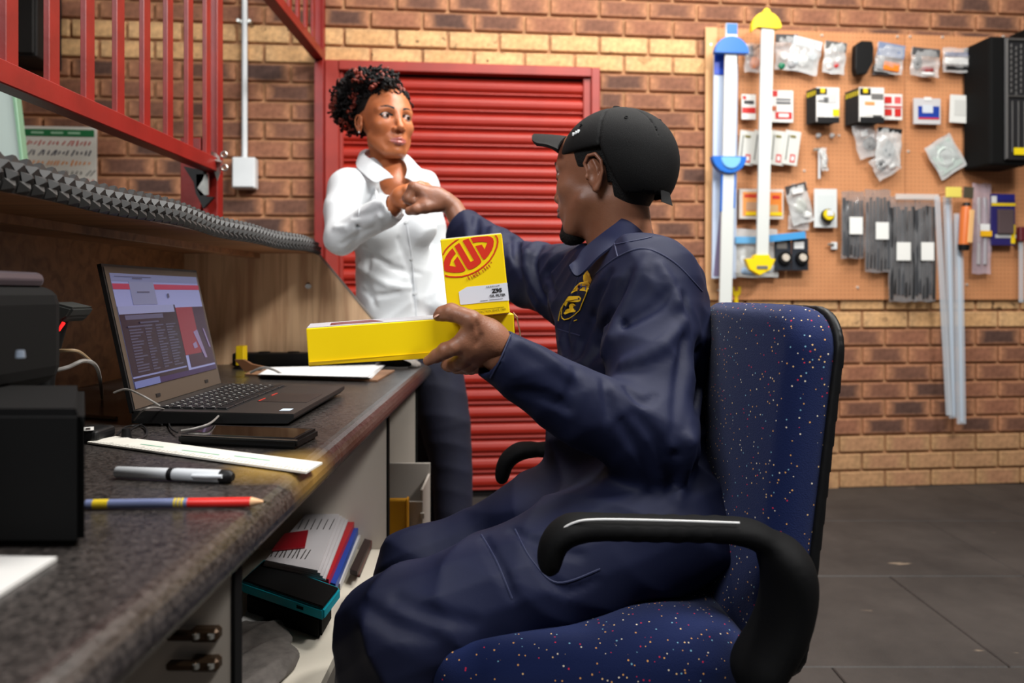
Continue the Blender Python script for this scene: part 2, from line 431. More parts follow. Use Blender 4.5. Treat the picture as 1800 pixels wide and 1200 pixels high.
# floor of dark rubber tiles
def floor_mat():
    m = bpy.data.materials.new('rubber_floor'); m.use_nodes = True; nt = m.node_tree; b = nt.nodes['Principled BSDF']; L = nt.links
    g = nt.nodes.new('ShaderNodeNewGeometry')
    n1 = nt.nodes.new('ShaderNodeTexNoise'); n1.inputs['Scale'].default_value = 2.2; n1.inputs['Detail'].default_value = 9; n1.inputs['Roughness'].default_value = 0.7; L.new(g.outputs['Position'], n1.inputs['Vector'])
    r = nt.nodes.new('ShaderNodeValToRGB'); r.color_ramp.elements[0].position = 0.3; r.color_ramp.elements[0].color = hexc((34, 31, 30)); r.color_ramp.elements[1].position = 0.72; r.color_ramp.elements[1].color = hexc((64, 59, 56))
    L.new(n1.outputs['Fac'], r.inputs['Fac'])
    mp = nt.nodes.new('ShaderNodeMapping'); mp.inputs['Scale'].default_value = (2.0, 9.0, 1); mp.inputs['Rotation'].default_value = (0, 0, R(35)); L.new(g.outputs['Position'], mp.inputs['Vector'])
    n2 = nt.nodes.new('ShaderNodeTexNoise'); n2.inputs['Scale'].default_value = 2.6; n2.inputs['Detail'].default_value = 5; L.new(mp.outputs[0], n2.inputs['Vector'])
    r2 = nt.nodes.new('ShaderNodeMapRange'); r2.inputs[1].default_value = 0.70; r2.inputs[2].default_value = 0.76; L.new(n2.outputs['Fac'], r2.inputs[0])
    mx = nt.nodes.new('ShaderNodeMix'); mx.data_type = 'RGBA'; mx.inputs[7].default_value = hexc((150, 132, 112)); L.new(r2.outputs[0], mx.inputs[0]); L.new(r.outputs[0], mx.inputs[6])
    L.new(mx.outputs[2], b.inputs['Base Color']); b.inputs['Roughness'].default_value = 0.62
    n4 = nt.nodes.new('ShaderNodeTexNoise'); n4.inputs['Scale'].default_value = 160; L.new(g.outputs['Position'], n4.inputs['Vector'])
    bp = nt.nodes.new('ShaderNodeBump'); bp.inputs['Strength'].default_value = 0.4; bp.inputs['Distance'].default_value = 0.002; L.new(n4.outputs['Fac'], bp.inputs['Height']); L.new(bp.outputs['Normal'], b.inputs['Normal'])
    return m
m_floor = floor_mat()
fl = boxo('floor', (0.7, 0.95, -0.06), (7.1, 5.9, 0.1), mat('floor_screed', (40, 37, 35), 0.9), bev=0); tag(fl, kind='structure')
bm = bmesh.new(); box(bm, (0, 0, 0), (0.887, 0.587, 0.016), 0.003)
bmesh.ops.recalc_face_normals(bm, faces=bm.faces); tme = bpy.data.meshes.new('tile'); bm.to_mesh(tme); bm.free(); tme.materials.append(m_floor)
for j in range(-4, 6):
    for i in range(-3, 5):
        o = bpy.data.objects.new('tile', tme); C.objects.link(o); o.parent = fl
        x = i*0.89+0.35+(0.445 if j % 2 else 0); y = 2.725+0.59*(j-4)
        if x > 4.0 or x < -2.6: continue
        o.location = (x-0.7, y-0.95+0.0, 0.06-0.0075+rw.uniform(-0.0006, 0.0006))

# ---------------------------------------------------------------- the red roller door
m_red = mat('red_shutter_paint', (158, 36, 20), 0.46, noise=5, bump=0.08, bscale=12, rgb2=(146, 30, 17), spec=0.35)
m_redf = mat('red_frame_paint', (146, 40, 28), 0.5, noise=8, amt=0.12)
m_redd = mat('red_grille_paint', (126, 24, 17), 0.42, noise=10, amt=0.15, bump=0.1, bscale=60)
door = empty('door_1', WM @ Vector((0, 0, 0)), (0, 0, WANG)); tag(door, kind='structure')
cL, cR = WL(598, 500).x, WL(1036, 500).x; oL, oR = WL(574, 500).x, WL(1051, 500).x
zT = WL(800, 117).z; zI = WL(800, 134).z
def wbox(name, x0, x1, z0, z1, y0, y1, m, parent, bev=0.003):
    o = boxo(name, ((x0+x1)/2, (y0+y1)/2, (z0+z1)/2), (x1-x0, abs(y1-y0), z1-z0), m, parent, bev); return o
wbox('jamb', oL, cL, 0, zT, -0.05, 0.04, m_redf, door); wbox('jamb', cR, oR, 0, zT, -0.05, 0.04, m_redf, door)
wbox('guide_rail', cR-0.035, cR, 0, zI, -0.035, 0.0, m_redf, door); wbox('guide_rail', cL, cL+0.018, 0, zI, -0.035, 0.0, m_redf, door)
wbox('lintel', cL, cR, zI, zT, -0.055, 0.04, m_redf, door)
PS = 0.078
prof = [(0.0, 0.010), (0.006, 0.012), (0.010, 0.008), (0.013, 0.0), (0.020, -0.006), (0.034, -0.011), (0.048, -0.010), (0.058, -0.004), (0.062, 0.003), (0.066, -0.002), (0.071, -0.004), (0.075, 0.001), (0.078, 0.010)]
bm = bmesh.new(); rows = [[bm.verts.new((x, y+d, PS-z)) for z, y in prof] for x in (cL+0.004, cR-0.004) for d in (0.0, 0.003)]
for i in range(len(prof)-1):
    bm.faces.new((rows[0][i], rows[2][i], rows[2][i+1], rows[0][i+1])); bm.faces.new((rows[1][i+1], rows[3][i+1], rows[3][i], rows[1][i]))
    bm.faces.new((rows[0][i], rows[0][i+1], rows[1][i+1], rows[1][i])); bm.faces.new((rows[2][i], rows[3][i], rows[3][i+1], rows[2][i+1]))
for i in (0, len(prof)-1): bm.faces.new((rows[0][i], rows[1][i], rows[3][i], rows[2][i]))
bmesh.ops.recalc_face_normals(bm, faces=bm.faces); sme = bpy.data.meshes.new('slat'); bm.to_mesh(sme); bm.free(); sme.materials.append(m_red)
k = 0; z = zI-0.012-PS
while z > -0.03:
    o = bpy.data.objects.new('slat', sme); C.objects.link(o); o.parent = door; o.location = (0, -0.016, max(z, 0.0)); z -= PS
wbox('backing', cL-0.01, cR+0.01, 0, zT, 0.0, 0.0055, mat('black_void', (14, 10, 10), 0.9), door, 0)

# ---------------------------------------------------------------- the red steel grille partition over the counter
gr = thing('security_grille', 'red steel bar partition standing over the service counter, with open passage and barred transom', 'grille', (-0.85, 2.13, 0))
GX = -0.85
def gb(name, c, s, bev=0.002, m=m_redd):
    o = boxo(name, Vector(c)-Vector((-0.85, 2.13, 0)), s, m, gr, bev); return o
gb('rail', (GX, 1.41, 1.292), (0.04, 1.42, 0.04))
barme = None
for k in range(-4, 8):
    y = 1.25+0.1155*k
    if barme is None:
        b = gb('bar', (GX, y, 1.86), (0.012, 0.032, 1.10), 0.0015); barme = b.data
    else:
        b = bpy.data.objects.new('bar', barme); C.objects.link(b); b.parent = gr; b.location = (0, y-2.13, 1.86)
gb('top_rail', (GX, 2.0, 2.43), (0.04, 2.62, 0.04))
gb('post', (GX-0.013, 2.135, 1.6), (0.042, 0.042, 3.2)); gb('post', (GX-0.07, 2.135, 0.75), (0.058, 0.04, 1.25))
gb('wall_post', (GX+0.002, 3.265, 1.6), (0.04, 0.04, 3.2))
gb('transom_rail', (GX, 2.70, 1.975), (0.045, 1.09, 0.04))
for k in range(9):
    b = bpy.data.objects.new('transom_bar', barme); C.objects.link(b); b.parent = gr; b.location = (0, 2.26+0.112*k-2.13, 1.995+0.22); b.scale = (1, 1, 0.42)
m_galv = mat('galvanised', (178, 178, 172), 0.35, 0.8, noise=30, amt=0.2)
lt = thing('gate_latch', 'galvanised pad bolt latch bolted to the red post above the counter', 'latch', (GX+0.03, 2.06, 1.30))
bm = bmesh.new(); p0 = Vector((-0.87, 2.08, 0))
def L_(px, py): return W(px, py, 2.08)-Vector((GX+0.03, 2.06, 1.30))
bm = bmesh.new(); prism(bm, [L_(360, 262), L_(378, 268), L_(386, 276), L_(388, 300), L_(382, 318), L_(376, 300), L_(361, 293)], (0, 0.004, 0)); bobj('plate', bm, m_galv, lt)
for px, py in ((394, 272), (395, 295)):
    bm = bmesh.new(); tube(bm, [L_(px, py)+Vector((math.cos(a)*0.008, -0.002, math.sin(a)*0.008)) for a in [i*math.pi/6 for i in range(13)]], 0.003, 6); bobj('ring', bm, m_galv, lt, True)
tubeo('bolt', [L_(364, 280)+Vector((0, -0.008, 0)), L_(392, 286)+Vector((0, -0.008, 0))], 0.005, m_galv, lt)
bm = bmesh.new(); prism(bm, [L_(345, 306), L_(366, 306), L_(366, 342), L_(352, 344), L_(345, 330)], (0, 0.006, 0)); bobj('keeper_plate', bm, m_galv, lt)
bm = bmesh.new(); prism(bm, [L_(322, 292), L_(362, 300), L_(356, 316), L_(347, 330), L_(362, 345), L_(376, 346), L_(357, 366), L_(344, 340), L_(340, 320)], (0, 0.012, 0)); bobj('rubber_flap', bm, mat('black_rubber', (14, 14, 14), 0.6), lt)

# ---------------------------------------------------------------- wall fittings
m_wht = mat('white_plastic', (214, 218, 220), 0.35, noise=6, amt=0.05)
cd = wallthing('conduit_pipe', 'white plastic conduit pipe running down the brick wall to a box', 'pipe', 430, 150, 0.03)
tubeo('pipe', [(0, 0, 0.9), (0, 0, -0.32)], 0.0125, m_wht, cd, 14)
for dz in (0.28,):
    boxo('saddle_clip', (0, 0.002, dz), (0.06, 0.012, 0.018), m_galv, cd, 0.003)
    for sx in (-0.024, 0.024):
        bm = bmesh.new(); cyl(bm, (0, 0, 0), 0.009, 0.007, 0.02, 10, Matrix.Translation((sx, -0.006, dz)) @ Matrix.Rotation(R(90), 4, 'X')); bobj('clip_screw', bm, m_galv, cd, True)
jb = wallthing('junction_box', 'white square electrical junction box at the foot of the conduit', 'electrical box', 431, 305, 0.045)
boxo('box_body', (0, 0, 0), (0.098, 0.06, 0.135), m_wht, jb, 0.006, seg=2); boxo('box_lid', (0, -0.032, 0), (0.09, 0.008, 0.127), m_wht, jb, 0.003)

ps = wallthing('wall_chart', 'white wall chart with green header and rows of small coloured shapes', 'poster', 101, 276, 0.02)
s = SC(100); wv, hv = 128*s, 104*s
boxo('sheet', (0, 0, 0), (wv, 0.004, hv), mat('poster_paper', (206, 204, 196), 0.6), ps, 0.0005)
boxo('header_band', (0, -0.003, hv/2-0.028), (wv*0.94, 0.002, 0.030), mat('poster_green', (20, 104, 58), 0.6), ps, 0)
rr = random.Random(3)
for ri, (c, z0) in enumerate([((176, 60, 52), 0.060), ((60, 60, 78), 0.018), ((214, 128, 40), -0.026), ((90, 88, 88), -0.068), ((170, 70, 60), -0.104)]):
    bm = bmesh.new(); x = -wv/2+0.02
    while x < wv/2-0.02:
        hh = rr.uniform(0.010, 0.026); t = rr.uniform(0.2, 0.9)
        prism(bm, [(x, -0.003, z0-hh/2), (x+0.006, -0.003, z0-hh/2), (x+0.006+hh*t, -0.003, z0+hh/2), (x+hh*t, -0.003, z0+hh/2)], (0, -0.001, 0)); x += rr.uniform(0.013, 0.022)
    bobj('printed_row', bm, mat('print_%d' % ri, c, 0.6), ps)
for cx in (-0.08, 0.0, 0.07):
    boxo('header_print', (cx, -0.0045, hv/2-0.028), (0.05, 0.001, 0.008), mat('print_pale', (150, 190, 160), 0.6), ps, 0)

wb = thing('display_board', 'tall pale board leaning behind the counter at the far left edge', 'board', (-1.60, 2.5, 1.0), (0, R(-6.5), 0))
boxo('panel', (-0.31, 0, 0.42), (0.6, 0.02, 1.75), mat('mint_white', (206, 222, 214), 0.5), wb, 0.004); boxo('edge_trim', (-0.004, -0.004, 0.42), (0.012, 0.03, 1.76), mat('pale_green_trim', (150, 196, 160), 0.4), wb, 0.002)
db = wallthing('dark_wall_box', 'added black box filling a dark area high on the brick wall behind the bars', 'dark box', 52, 40, 0.12)  # made-up box, fills an area where the bricks are just dark
boxo('body', (0, 0, 0.06), (0.16, 0.2, 0.46), mat('matt_black', (16, 15, 15), 0.7), db, 0.004); boxo('box_front', (0, -0.105, 0.06), (0.145, 0.012, 0.44), mat('matt_black', (16, 15, 15), 0.7), db, 0.004)
# ================================================================ the counter, desk and hutch
def desk_mat():
    m = bpy.data.materials.new('granite_laminate'); m.use_nodes = True; nt = m.node_tree; b = nt.nodes['Principled BSDF']; L = nt.links
    g = nt.nodes.new('ShaderNodeTexCoord')
    n1 = nt.nodes.new('ShaderNodeTexNoise'); n1.inputs['Scale'].default_value = 170; n1.inputs['Detail'].default_value = 5; n1.inputs['Distortion'].default_value = 1.2; L.new(g.outputs['Object'], n1.inputs['Vector'])
    r = nt.nodes.new('ShaderNodeValToRGB'); e = r.color_ramp.elements; e[0].position = 0.38; e[0].color = hexc((26, 24, 23)); e[1].position = 0.72; e[1].color = hexc((74, 68, 65)); L.new(n1.outputs['Fac'], r.inputs['Fac'])
    # worn, yellowed patch along the front edge
    sp = nt.nodes.new('ShaderNodeSeparateXYZ'); L.new(g.outputs['Object'], sp.inputs[0])
    n2 = nt.nodes.new('ShaderNodeTexNoise'); n2.inputs['Scale'].default_value = 6; n2.inputs['Detail'].default_value = 6; L.new(g.outputs['Object'], n2.inputs['Vector'])
    d = nt.nodes.new('ShaderNodeVectorMath'); d.operation = 'DISTANCE'; d.inputs[1].default_value = (-0.25, 0.86, 0.73); L.new(g.outputs['Object'], d.inputs[0])
    ma = nt.nodes.new('ShaderNodeMath'); ma.operation = 'MULTIPLY_ADD'; ma.inputs[1].default_value = 0.14; L.new(n2.outputs['Fac'], ma.inputs[0]); L.new(d.outputs['Value'], ma.inputs[2])
    mr = nt.nodes.new('ShaderNodeMapRange'); mr.inputs[1].default_value = 0.10; mr.inputs[2].default_value = 0.16; mr.inputs[3].default_value = 0.75; mr.inputs[4].default_value = 0; L.new(ma.outputs[0], mr.inputs[0])
    mx = nt.nodes.new('ShaderNodeMix'); mx.data_type = 'RGBA'; mx.blend_type = 'MIX'; mx.inputs[7].default_value = hexc((150, 118, 52)); L.new(mr.outputs[0], mx.inputs[0]); L.new(r.outputs[0], mx.inputs[6])
    L.new(mx.outputs[2], b.inputs['Base Color'])
    rr_ = nt.nodes.new('ShaderNodeMapRange'); rr_.inputs[3].default_value = 0.20; rr_.inputs[4].default_value = 0.38; L.new(n2.outputs['Fac'], rr_.inputs[0]); L.new(rr_.outputs[0], b.inputs['Roughness'])
    b.inputs['Specular IOR Level'].default_value = 0.6
    bp = nt.nodes.new('ShaderNodeBump'); bp.inputs['Strength'].default_value = 0.25; bp.inputs['Distance'].default_value = 0.0012; L.new(n1.outputs['Fac'], bp.inputs['Height']); L.new(bp.outputs['Normal'], b.inputs['Normal'])
    return m
def wood_mat(name, a, b_, scale=(14, 14, 0.9)):
    m = bpy.data.materials.new(name); m.use_nodes = True; nt = m.node_tree; b = nt.nodes['Principled BSDF']; L = nt.links
    g = nt.nodes.new('ShaderNodeTexCoord'); mp = nt.nodes.new('ShaderNodeMapping'); mp.inputs['Scale'].default_value = scale; L.new(g.outputs['Object'], mp.inputs['Vector'])
    n = nt.nodes.new('ShaderNodeTexNoise'); n.inputs['Scale'].default_value = 2.2; n.inputs['Detail'].default_value = 7; n.inputs['Distortion'].default_value = 0.8; L.new(mp.outputs[0], n.inputs['Vector'])
    r = nt.nodes.new('ShaderNodeValToRGB'); e = r.color_ramp.elements; e[0].position = 0.36; e[0].color = hexc(a); e[1].position = 0.62; e[1].color = hexc(b_); L.new(n.outputs['Fac'], r.inputs['Fac'])
    L.new(r.outputs[0], b.inputs['Base Color']); b.inputs['Roughness'].default_value = 0.5
    return m
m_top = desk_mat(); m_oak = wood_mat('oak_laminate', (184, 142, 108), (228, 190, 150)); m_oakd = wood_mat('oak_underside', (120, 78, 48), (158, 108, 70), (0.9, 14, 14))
m_grey = mat('grey_melamine', (206, 196, 184), 0.45, noise=4, amt=0.06); m_cream = mat('cream_shelf', (226, 218, 202), 0.4, noise=5, amt=0.05)
m_blk = mat('black_plastic', (14, 14, 15), 0.5, spec=0.25); m_blkm = mat('black_matt', (11, 11, 11), 0.8, spec=0.15)
DE = -0.229; DZ = 0.73; DY0, DY1 = -0.15, 2.095
desk = thing('office_desk', 'dark granite-look laminate desk with rounded worn edge and grey side panels', 'desk', (-0.6, 1.0, 0))
def dl(o): return keep(o, desk)
bm = bmesh.new()                                        # worktop with a bullnose front edge
t = 0.042; prof_ = [(-0.98, DZ), (DE-0.022, DZ)]+[(DE-0.022+math.sin(a)*0.022, DZ-0.021+math.cos(a)*0.021) for a in [math.pi*i/10 for i in range(1, 10)]]+[(DE-0.022, DZ-t), (-0.98, DZ-t)]
prism(bm, [(x, DY0, z) for x, z in prof_], (0, DY1-DY0, 0))
dt = bobj('worktop', bm, m_top); dl(dt)
for y in (2.075, 1.60, 0.72, 0.05):
    bm = bmesh.new(); box(bm, (-0.625, y, 0.345), (0.71, 0.018, 0.686), 0.001); p_ = bobj('side_panel', bm, m_grey); dl(p_)
    bm = bmesh.new(); box(bm, (-0.268, y, 0.345), (0.004, 0.019, 0.686), 0.0005); e_ = bobj('edge_strip', bm, m_blkm); keep(e_, p_)
for y0, y1, zz in ((0.73, 1.59, 0.38), (1.61, 2.065, 0.12)):
    bm = bmesh.new(); box(bm, (-0.62, (y0+y1)/2, zz-0.009), (0.70, y1-y0, 0.018), 0.001); dl(bobj('shelf_board', bm, m_cream))
bm = bmesh.new(); box(bm, (-0.975, 1.0, 0.345), (0.012, 2.1, 0.686), 0.001); dl(bobj('back_panel', bm, m_grey))
m_brz = mat('dark_bronze', (66, 50, 36), 0.35, 0.7)
for zc in (0.565, 0.525):                               # concealed hinges on the near panel
    p_ = D(364, 1135, zc); zc_ = zc
hg = []
for (px, py) in ((362, 1113), (362, 1165)):
    Y = 0.705; p_ = W(px, py, Y); bm = bmesh.new(); box(bm, p_, (0.028, 0.014, 0.013), 0.003); box(bm, p_+Vector((-0.02, -0.004, 0)), (0.03, 0.010, 0.008), 0.002)
    h_ = bobj('hinge', bm, m_brz); dl(h_)
    for sx in (-0.006, 0.008):
        bm = bmesh.new(); cyl(bm, p_+Vector((sx, -0.008, 0.001)), 0.003, 0.003, 0.004, 10); s_ = bobj('hinge_screw', bm, m_galv, None, True); keep(s_, h_)

hutch = thing('counter_hutch', 'oak laminate hutch standing on the desk with slanted side panel and service counter top', 'hutch', (-0.8, 1.2, DZ))
def hl(o): return keep(o, hutch)
bm = bmesh.new(); prism(bm, [(-0.93, 2.075, DZ), (DE-0.03, 2.075, DZ), (-0.335, 2.075, DZ+0.06), (-0.548, 2.075, 1.045), (-0.93, 2.075, 1.045)], (0, 0.018, 0)); hl(bobj('side_panel', bm, m_oak))
bm = bmesh.new(); prism(bm, [(DE-0.028, 2.074, DZ), (-0.333, 2.074, DZ+0.06), (-0.546, 2.074, 1.045), (-0.55, 2.074, 1.045), (-0.338, 2.074, DZ+0.06), (DE-0.034, 2.074, DZ)], (0, 0.02, 0)); hl(bobj('edge_strip', bm, mat('grey_edging', (120, 112, 104), 0.5)))
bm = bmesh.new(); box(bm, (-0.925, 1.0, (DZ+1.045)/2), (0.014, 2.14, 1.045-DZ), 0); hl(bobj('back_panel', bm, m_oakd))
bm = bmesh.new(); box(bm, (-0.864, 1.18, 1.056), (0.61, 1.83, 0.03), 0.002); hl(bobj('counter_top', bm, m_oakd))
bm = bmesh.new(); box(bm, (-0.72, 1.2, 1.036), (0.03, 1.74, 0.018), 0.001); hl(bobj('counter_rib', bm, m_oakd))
bm = bmesh.new(); cyl(bm, (0, 0, 0), 0.009, 0.009, 0.002, 9, Matrix.Translation((-0.571, 2.072, 0.957-0.008)) @ Matrix.Rotation(R(90), 4, 'X') @ Matrix.Diagonal((1, 0.8, 1, 1))); hl(bobj('peeled_spot', bm, m_wht))

# studded rubber mat draped over the counter edge
m_rub = mat('stud_rubber', (40, 39, 38), 0.5, noise=20, amt=0.2)
mt = thing('rubber_mat', 'black rubber mat with rows of pointed studs draped over the counter edge', 'mat', (-0.56, 1.2, 1.08))
NY = 46; yA, yB = 0.62, 2.10
pr = [(-1.15, 1.0765), (-0.60, 1.0772), (-0.568, 1.0755), (-0.552, 1.068), (-0.545, 1.057), (-0.543, 1.046), (-0.546, 1.036)]
bm = bmesh.new(); rings = []
for j in range(NY+1):
    y = yA+(yB-yA)*j/NY; wv_ = 0.004*math.sin(y*7)+0.003*math.sin(y*17); lift = max(0, (0.98-y))*0.03
    rings.append([bm.verts.new((x+wv_*(1 if i > 1 else 0), y, z+wv_*0.5+(lift if i < 4 else lift*0.5))) for i, (x, z) in enumerate(pr)])
for j in range(NY):
    for i in range(len(pr)-1): bm.faces.new((rings[j][i], rings[j][i+1], rings[j+1][i+1], rings[j+1][i]))
ret = bmesh.ops.solidify(bm, geom=bm.faces[:], thickness=0.003)
keep(bobj('mat_sheet', bm, m_rub, None, True), mt)
bm = bmesh.new()
def at_prof(tt, y):
    i = min(int(tt), len(pr)-2); f_ = tt-i; wv_ = 0.004*math.sin(y*7)+0.003*math.sin(y*17); lift = max(0, (0.98-y))*0.03
    a_, b_ = Vector((pr[i][0], 0, pr[i][1])), Vector((pr[i+1][0], 0, pr[i+1][1])); p = a_.lerp(b_, f_); d_ = (b_-a_).normalized(); n_ = Vector((-d_.z, 0, d_.x))
    if n_.x < 0: n_ = -n_
    return Vector((p.x+wv_, y, p.z+wv_*0.5+lift*0.7)), n_
ns = int((yB-yA)/0.0235)
for j in range(ns):
    for r_, tt in enumerate((1.45, 2.45, 3.35, 4.3, 5.3)):
        y = yA+0.012+0.0235*j+(0.006 if r_ % 2 else 0); p, n_ = at_prof(tt, y); s_ = 0.0078
        d_ = n_.cross(Vector((0, 1, 0))).normalized()
        q = [bm.verts.new(p+d_*(s_*a)*0.85+Vector((0, s_*b*1.15, 0))+n_*0.0015) for a, b in ((-1, -1), (1, -1), (1, 1), (-1, 1))]
        tp = [bm.verts.new(p+d_*(s_*a*0.18)+Vector((0, s_*b*0.18, 0))+n_*0.0088) for a, b in ((-1, -1), (1, -1), (1, 1), (-1, 1))]
        bm.faces.new(tp)
        for i in range(4): bm.faces.new((q[i], q[(i+1) % 4], tp[(i+1) % 4], tp[i]))
o = keep(bobj('stud', bm, m_rub), mt); tag(o, kind='stuff')
# ================================================================ on the desk
# laptop
LX, LY0, LY1 = -0.572, 1.112, 1.448
lap = thing('laptop', 'dark grey laptop open on the desk, its screen showing a web page', 'laptop', (LX, (LY0+LY1)/2, DZ))
lm = mat('laptop_grey', (46, 42, 40), 0.42, 0.2); lmb = mat('laptop_black', (16, 16, 17), 0.5); bez = mat('laptop_bezel', (74, 62, 52), 0.5)
yc = (LY0+LY1)/2; 
def lp(o): return keep(o, lap)
bm = bmesh.new(); prism(bm, [(LX, LY0, DZ+0.004), (LX+0.235, LY0, DZ+0.004), (LX+0.244, LY0, DZ+0.012), (LX+0.244, LY0, DZ+0.017), (LX, LY0, DZ+0.022)], (0, LY1-LY0, 0)); lp(bobj('base', bm, lmb))
zt = lambda x: DZ+0.0222-(x-LX)/0.244*0.005
bm = bmesh.new(); prism(bm, [(LX+0.002, LY0+0.001, zt(LX)), (LX+0.2435, LY0+0.001, zt(LX+0.244)), (LX+0.2435, LY1-0.001, zt(LX+0.244)), (LX+0.002, LY1-0.001, zt(LX))], (0, 0, 0.0012)); deck = bobj('palm_rest', bm, lm); lp(deck)
bm = bmesh.new(); prism(bm, [(LX+0.028, LY0+0.02, zt(LX+.028)+0.0012), (LX+0.137, LY0+0.02, zt(LX+.137)+0.0012), (LX+0.137, LY1-0.02, zt(LX+.137)+0.0012), (LX+0.028, LY1-0.02, zt(LX+.028)+0.0012)], (0, 0, 0.0005)); kb = bobj('keyboard', bm, lmb); lp(kb)
kb_me = None; m_key = mat('key_black', (22, 22, 24), 0.4); m_leg = mat('key_legend', (190, 190, 185), 0.5)
for r_ in range(6):
    nk = (16, 14, 14, 13, 12, 8)[r_]; x = LX+0.038+r_*0.0177
    for c_ in range(nk):
        wd = (LY1-LY0-0.046)/nk; y = LY0+0.023+wd*(c_+0.5)
        bm = bmesh.new(); box(bm, (0, 0, 0), (0.0145, wd-0.003, 0.003), 0.0008)
        if r_ < 5 and c_ % 1 == 0: box(bm, (0.0, 0.001, 0.0017), (0.004, 0.0022, 0.0004), 0)
        me = bpy.data.meshes.new('key'); bmesh.ops.recalc_face_normals(bm, faces=bm.faces); bm.to_mesh(me); bm.free(); me.materials.append(m_key); me.materials.append(m_leg)
        for p_ in me.polygons:
            if p_.center.z > 0.0016 and p_.area < 1.2e-5: p_.material_index = 1
        o = finish('key', me); o.location = (x, y, zt(x)+0.0028); keep(o, kb)
bm = bmesh.new(); x0, x1 = LX+0.150, LX+0.232; prism(bm, [(x0, yc-0.055, zt(x0)+0.0012), (x1, yc-0.055, zt(x1)+0.0012), (x1, yc+0.045, zt(x1)+0.0012), (x0, yc+0.045, zt(x0)+0.0012)], (0, 0, 0.0006)); tp_ = bobj('touchpad', bm, mat('touchpad', (38, 34, 34), 0.35)); lp(tp_)
bm = bmesh.new()
for ya, yb in ((-0.053, -0.022), (0.012, 0.043)): box(bm, (x0+0.002, yc+(ya+yb)/2, zt(x0)+0.0022), (0.0022, yb-ya, 0.0007), 0)
o = bobj('button_stripe', bm, mat('stripe_red', (190, 50, 36), 0.5)); keep(o, tp_)
bm = bmesh.new(); box(bm, (LX+0.222, LY0+0.035, zt(LX+.222)+0.0016), (0.016, 0.02, 0.0006), 0); lp(bobj('sticker', bm, mat('sticker_pale', (190, 206, 222), 0.4)))
# lid, leaning back
scr = Matrix(((0, -0.0, 0, 0),)*4)
lid_b = Vector((LX+0.004, 0, DZ+0.020)); up_ = Vector((-0.0478, 0, 0.216)); un = up_.normalized(); nn = Vector((un.z, 0, -un.x)).normalized()
def lidpt(u, v, d): return lid_b+Vector((0, LY0+u*(LY1-LY0), 0))+up_*v+nn*d
def lidquad(name, u0, u1, v0, v1, d, m, parent, th=0.0004):
    bm = bmesh.new(); prism(bm, [lidpt(u0, v0, d), lidpt(u1, v0, d), lidpt(u1, v1, d), lidpt(u0, v1, d)], nn*th); o = bobj(name, bm, m); return keep(o, parent)
lid = lidquad('lid', 0, 1, 0, 1.04, -0.007, lmb, lap, 0.0065)
bzl = lidquad('bezel', 0.012, 0.988, 0.02, 1.02, 0.0, bez, lap, 0.0005)
scv = lidquad('screen', 0.045, 0.965, 0.155, 0.975, 0.0006, mat('screen_ground', (100, 104, 140), 0.3, emit=(96, 100, 140, 0.42)), lap, 0.0003)
SE = 0.62
def em(n, c, k=SE): return mat('screen_'+n, tuple(int(v*0.5) for v in c), 0.3, emit=(*c, k))
def sq(u0, u1, v0, v1, m, d=0.0011):       # fractions of the display, v from its top
    return lidquad('screen_picture', 0.045+0.92*u0, 0.045+0.92*u1, 0.975-0.82*v1, 0.975-0.82*v0, d, m, lap, 0.0002)
sq(0, 1, 0.0, 0.07, em('bar', (112, 118, 158), 0.45)); sq(0, 1, 0.09, 0.14, em('red', (150, 40, 70)), 0.0013); sq(0.16, 0.42, 0.07, 0.28, em('white', (118, 122, 156), 0.5), 0.0015)
sq(0.0, 0.62, 0.29, 1.0, em('darkwin', (26, 18, 34), 0.7), 0.0013); sq(0.66, 1, 0.32, 0.93, em('photo', (42, 20, 44), 0.7), 0.0013); sq(0.62, 0.84, 0.32, 0.80, em('photo_red', (120, 34, 50)), 0.0015)
sq(0.0, 0.6, 0.29, 0.36, em('toolbar', (120, 124, 160), 0.7), 0.0016); sq(0.05, 0.45, 0.37, 0.41, em('toolgrey', (70, 70, 96), 0.7), 0.0016); sq(0.0, 1, 0.95, 1.0, em('taskbar', (34, 22, 64), 0.9), 0.0018); sq(0.0, 0.26, 0.94, 1.0, em('startbox', (90, 100, 150), 0.7), 0.0022)
sq(0.0, 0.6, 0.90, 0.915, em('line', (110, 116, 160), 0.7), 0.0018)
bm = bmesh.new(); rr = random.Random(5)
for r_ in range(16):
    v = 0.47+r_*0.026
    for (ua, ub) in ((0.06, 0.2), (0.22, 0.30), (0.34, 0.44), (0.46, 0.58)):
        ub_ = ua+(ub-ua)*rr.uniform(0.5, 1)
        q = [lidpt(0.045+0.92*a, 0.975-0.82*b, 0.0017) for a, b in ((ua, v), (ub_, v), (ub_, v+0.012), (ua, v+0.012))]; prism(bm, q, nn*0.0002)
for (ua, ub, v, h_) in ((0.18, 0.38, 0.435, 0.015), (0.05, 0.30, 0.465, 0.014), (0.03, 0.4, 0.025, 0.006), (0.2, 0.3, 0.035, 0.012), (0.22, 0.35, 0.16, 0.012), (0.55, 0.57, 0.18, 0.04)):
    q = [lidpt(0.045+0.92*a, 0.975-0.82*b, 0.0026) for a, b in ((ua, v), (ub, v), (ub, v+h_), (ua, v+h_))]; prism(bm, q, nn*0.0002)
tag(keep(bobj('screen_text', bm, em('text', (70, 70, 96), 0.5)), lap), kind='stuff')
bm = bmesh.new()
